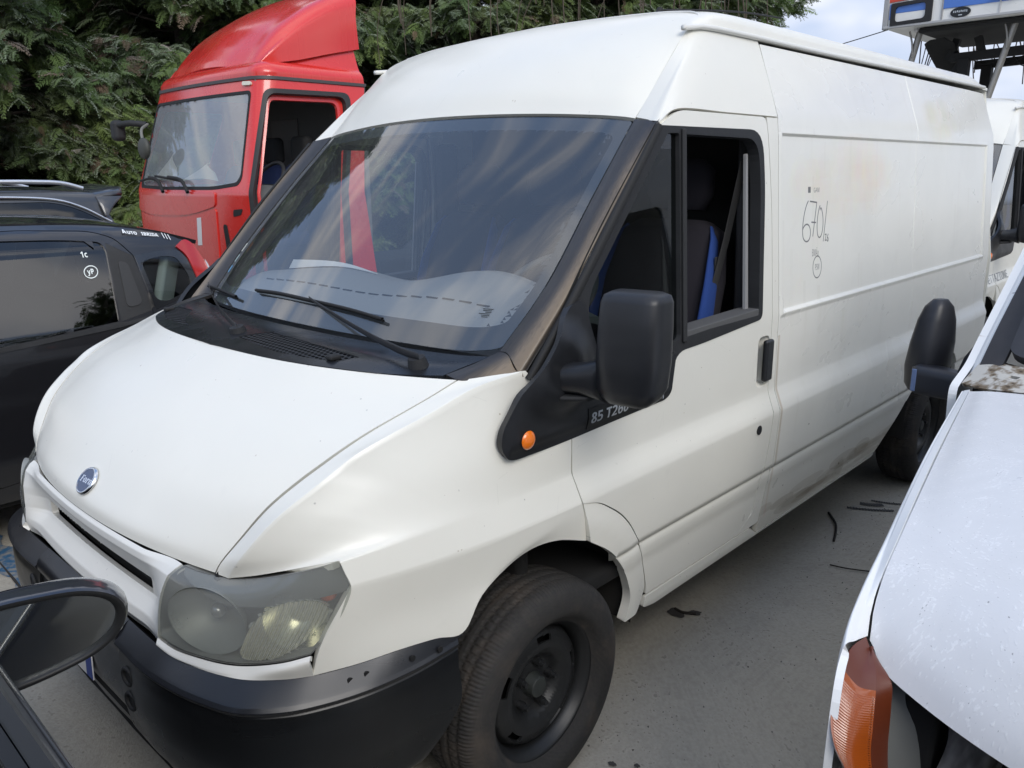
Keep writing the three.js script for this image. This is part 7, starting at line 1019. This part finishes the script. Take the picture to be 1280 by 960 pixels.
{ // demountable camper body standing high on legs and a black steel frame
  const c = thing('camper_body', 'white and blue camper body raised high on a black frame, top right', 'camper');
  const Z = -9.0, X0 = -1.63, X1 = 3.6, Y0 = 3.335, Y1 = 5.4;
  const wp = phys({ color: lin(0.78, 0.78, 0.76), map: dirtTex, roughness: 0.5, clearcoat: 0.3, clearcoatRoughness: 0.2 }), bl = phys({ color: lin(0.06, 0.17, 0.52), roughness: 0.45, clearcoat: 0.3 });
  part(c, 'body_box', rbox(X1 - X0, Y1 - Y0, 2.2, (X0 + X1) / 2, (Y0 + Y1) / 2, Z - 1.1, 0.03), wp);
  part(c, 'corner_trim', rbox(0.06, Y1 - Y0 + 0.02, 0.06, X0 + 0.02, (Y0 + Y1) / 2, Z - 0.01, 0.01), std({ color: lin(0.34), roughness: 0.5 }));
  part(c, 'bottom_trim', rbox(X1 - X0, 0.03, 0.03, (X0 + X1) / 2, Y0 + 0.012, Z + 0.01, 0.008), std({ color: lin(0.4), roughness: 0.5 }));
  const fl = (x0, x1, y0, y1, d = 0.012) => rbox(x1 - x0, y1 - y0, d, (x0 + x1) / 2, (y0 + y1) / 2, Z + d / 2 - 0.002, 0.003);
  part(c, 'blue_stripe', fl(X0 + 0.06, -1.555, 3.43, 3.60), bl); part(c, 'blue_panel', fl(-0.985, X1, 3.475, 4.6), bl);
  part(c, 'panel_seam', fl(-1.0, -0.985, Y0, Y1, 0.018), std({ color: lin(0.3), roughness: 0.6 })); part(c, 'panel_seam', fl(-0.42, -0.405, Y0, Y1, 0.016), std({ color: lin(0.5), roughness: 0.6 }));
  const wf = part(c, 'window_frame', panel((x, y) => V(x, y, Z + 0.03), seq(-1.56, -1.09, 10), seq(3.35, 3.62, 8), { outline: rounded([[-1.55, 3.355], [-1.10, 3.365], [-1.10, 3.615], [-1.55, 3.60]], 0.02), holes: [rounded([[-1.50, 3.395], [-1.17, 3.405], [-1.17, 3.575], [-1.50, 3.562]], 0.045)], out: V(0, 0, 1), flange: 0.04 }), M.trim);
  part(wf, 'window_panel', fl(-1.51, -1.16, 3.39, 3.49, 0.010), wp); part(wf, 'window_panel', fl(-1.51, -1.16, 3.493, 3.58, 0.010), bl);
  const tri = new THREE.Shape([V2(-1.60, 3.615), V2(-1.36, 3.625), V2(-1.48, 3.82)]); part(c, 'red_triangle', new THREE.ExtrudeGeometry(tri, { depth: 0.012, bevelEnabled: false }).translate(0, 0, Z - 0.002), std({ color: lin(0.55, 0.06, 0.03), roughness: 0.5 }));
  part(c, 'hatch_latch', join([rbox(0.26, 0.055, 0.06, -0.36, 3.535, Z + 0.02, 0.012)]), M.trim);
  const lt = tex(256, 128, (g, w, h) => { g.fillStyle = '#14171b'; g.fillRect(0, 0, w, h); g.fillStyle = '#b9bfc4'; for (let i = 0; i < 8; i++) { g.fillRect(36 + 23 * i, 40 + 3 * (i % 2), 14, 24); } g.fillRect(104, 92, 48, 12); g.fillStyle = '#14171b'; for (let i = 0; i < 8; i++) g.fillRect(41 + 23 * i, 46 + 6 * (i % 3), 5, 7); }, { wrap: false });
  const badge = new THREE.CircleGeometry(0.105, 40); badge.scale(1, 0.52, 1); badge.translate(-0.80, 3.418, Z + 0.013); part(c, 'oval_badge', badge, std({ map: lt, roughness: 0.4 }), 'small black oval badge with pale lettering');
  // black frame beneath
  const K = std({ color: lin(0.012), roughness: 0.8 }), S = std({ color: lin(0.30, 0.29, 0.27), roughness: 0.45, metalness: 0.6 });
  part(c, 'underframe', rbox(X1 - X0 - 0.5, 0.06, 1.7, (X0 + X1) / 2 + 0.1, Y0 - 0.035, Z - 1.0, 0.02), K);
  part(c, 'long_beam', beam([-1.05, 3.02, Z - 0.7], [3.4, 3.13, Z - 0.7], 0.09, 0.10), K); part(c, 'long_beam', beam([-1.05, 3.02, Z - 1.7], [3.4, 3.13, Z - 1.7], 0.09, 0.10), K);
  for (const x of [-1.0, -0.78, -0.2, 0.5]) part(c, 'frame_post', beam([x, Y0 - 0.1, Z - 0.7], [x - 0.08 * (x < -0.9 ? 1 : -1), 3.0, Z - 0.7], 0.07, 0.08), K);
  part(c, 'tank', swept([[[-1.32, 3.06, Z - 0.9], [0.02, 0, 0], [0, 0.14, 0.35]].map((a) => a), [[-1.24, 3.03, Z - 0.9], [0.05, 0, 0], [0, 0.2, 0.4]], [[-1.10, 3.0, Z - 0.9], [0.05, 0, 0], [0, 0.24, 0.4]], [[-1.0, 2.98, Z - 0.9], [0.03, 0, 0], [0, 0.2, 0.4]]], 20, 3), K);
  part(c, 'brace', beam([-1.05, 2.80, Z - 0.7], [-0.90, 3.03, Z - 0.7], 0.06, 0.06), K); part(c, 'brace', beam([-1.3, 2.75, Z - 0.7], [-1.0, 2.76, Z - 0.7], 0.08, 0.08), K);
  for (const [xt, xb] of [[-1.29, -1.40], [-0.30, -0.52], [2.6, 2.4]]) { const lg = part(c, 'support_leg', join([cyl(0.036, 0.036, 0, [xt, Y0 - 0.03, Z - 0.25], [xb - 0.5, 0.02, Z - 0.15], 14), cyl(0.09, 0.09, 0, [xb - 0.5, 0.0, Z - 0.15], [xb - 0.5, 0.03, Z - 0.15], 16)]), S); part(lg, 'leg_brace', tube([[xt - 0.10, Y0 - 0.03, Z - 0.2], [xt - 0.06, Y0 - 0.17, Z - 0.2], [xt - 0.045, Y0 - 0.32, Z - 0.2]], 0.011, 8, 16), S); part(lg, 'bolt', (() => { const g = new THREE.SphereGeometry(0.028, 14, 10); g.translate(xt - 0.03, Y0 - 0.02, Z - 0.2); return g; })(), std({ color: lin(0.6), roughness: 0.4 })); }
  for (const x of [-0.9, 1.2, 3.2]) for (const z of [-0.7, -1.7]) part(c, 'stand_post', beam([x, 3.0, Z + z], [x, 0.0, Z + z], 0.12, 0.12), K);
  // hanging cables and twigs below
  const r = rng(88); for (let i = 0; i < 5; i++) { const x = -1.0 + 0.25 * i + 0.1 * r(); part(c, 'hanging_cable', tube([[x, 3.08, Z - 0.8], [x + 0.18, 2.93 - 0.03 * i, Z - 0.8], [x + 0.42, 3.0, Z - 0.8], [x + 0.6, 3.1, Z - 0.8]], 0.006, 5, 16), K); }
}
{ // pole with wires behind
  const p = thing('utility_pole', 'dark pole seen below the raised camper body', 'pole');
  part(p, 'shaft', cyl(0.11, 0.09, 0, [-2.05, 0, -13], [-2.02, 6.5, -13], 16), std({ color: lin(0.06, 0.058, 0.055), roughness: 0.9 }));
  for (const [x, y, z] of [[3, 4.4, -13.5], [-9, 4.2, -14], [2.5, 3.9, -13.2]]) part(p, 'wire', tube([[-2.02, y - 0.1, -13], [(x - 2) / 2, y - 0.5, (z - 13) / 2], [x, y, z]], 0.008, 5, 20), M.rubber);
  const b = rng(9), tw = []; for (let i = 0; i < 46; i++) { const x = -2.6 + 2.6 * b(), y = 3.3 + 0.5 * b(), z = -13 - b(); tw.push(tube([[x, y + 0.6, z], [x + 0.1 * (b() - 0.5), y + 0.2, z], [x + 0.3 * (b() - 0.5), y - 0.5 * b(), z]], 0.006 + 0.004 * b(), 4, 6)); }
  const t = part(p, 'twig_tangle', join(tw), std({ color: lin(0.06, 0.05, 0.045), roughness: 0.95 })); t.userData.kind = 'stuff';
}
renderer.render(scene, camera);
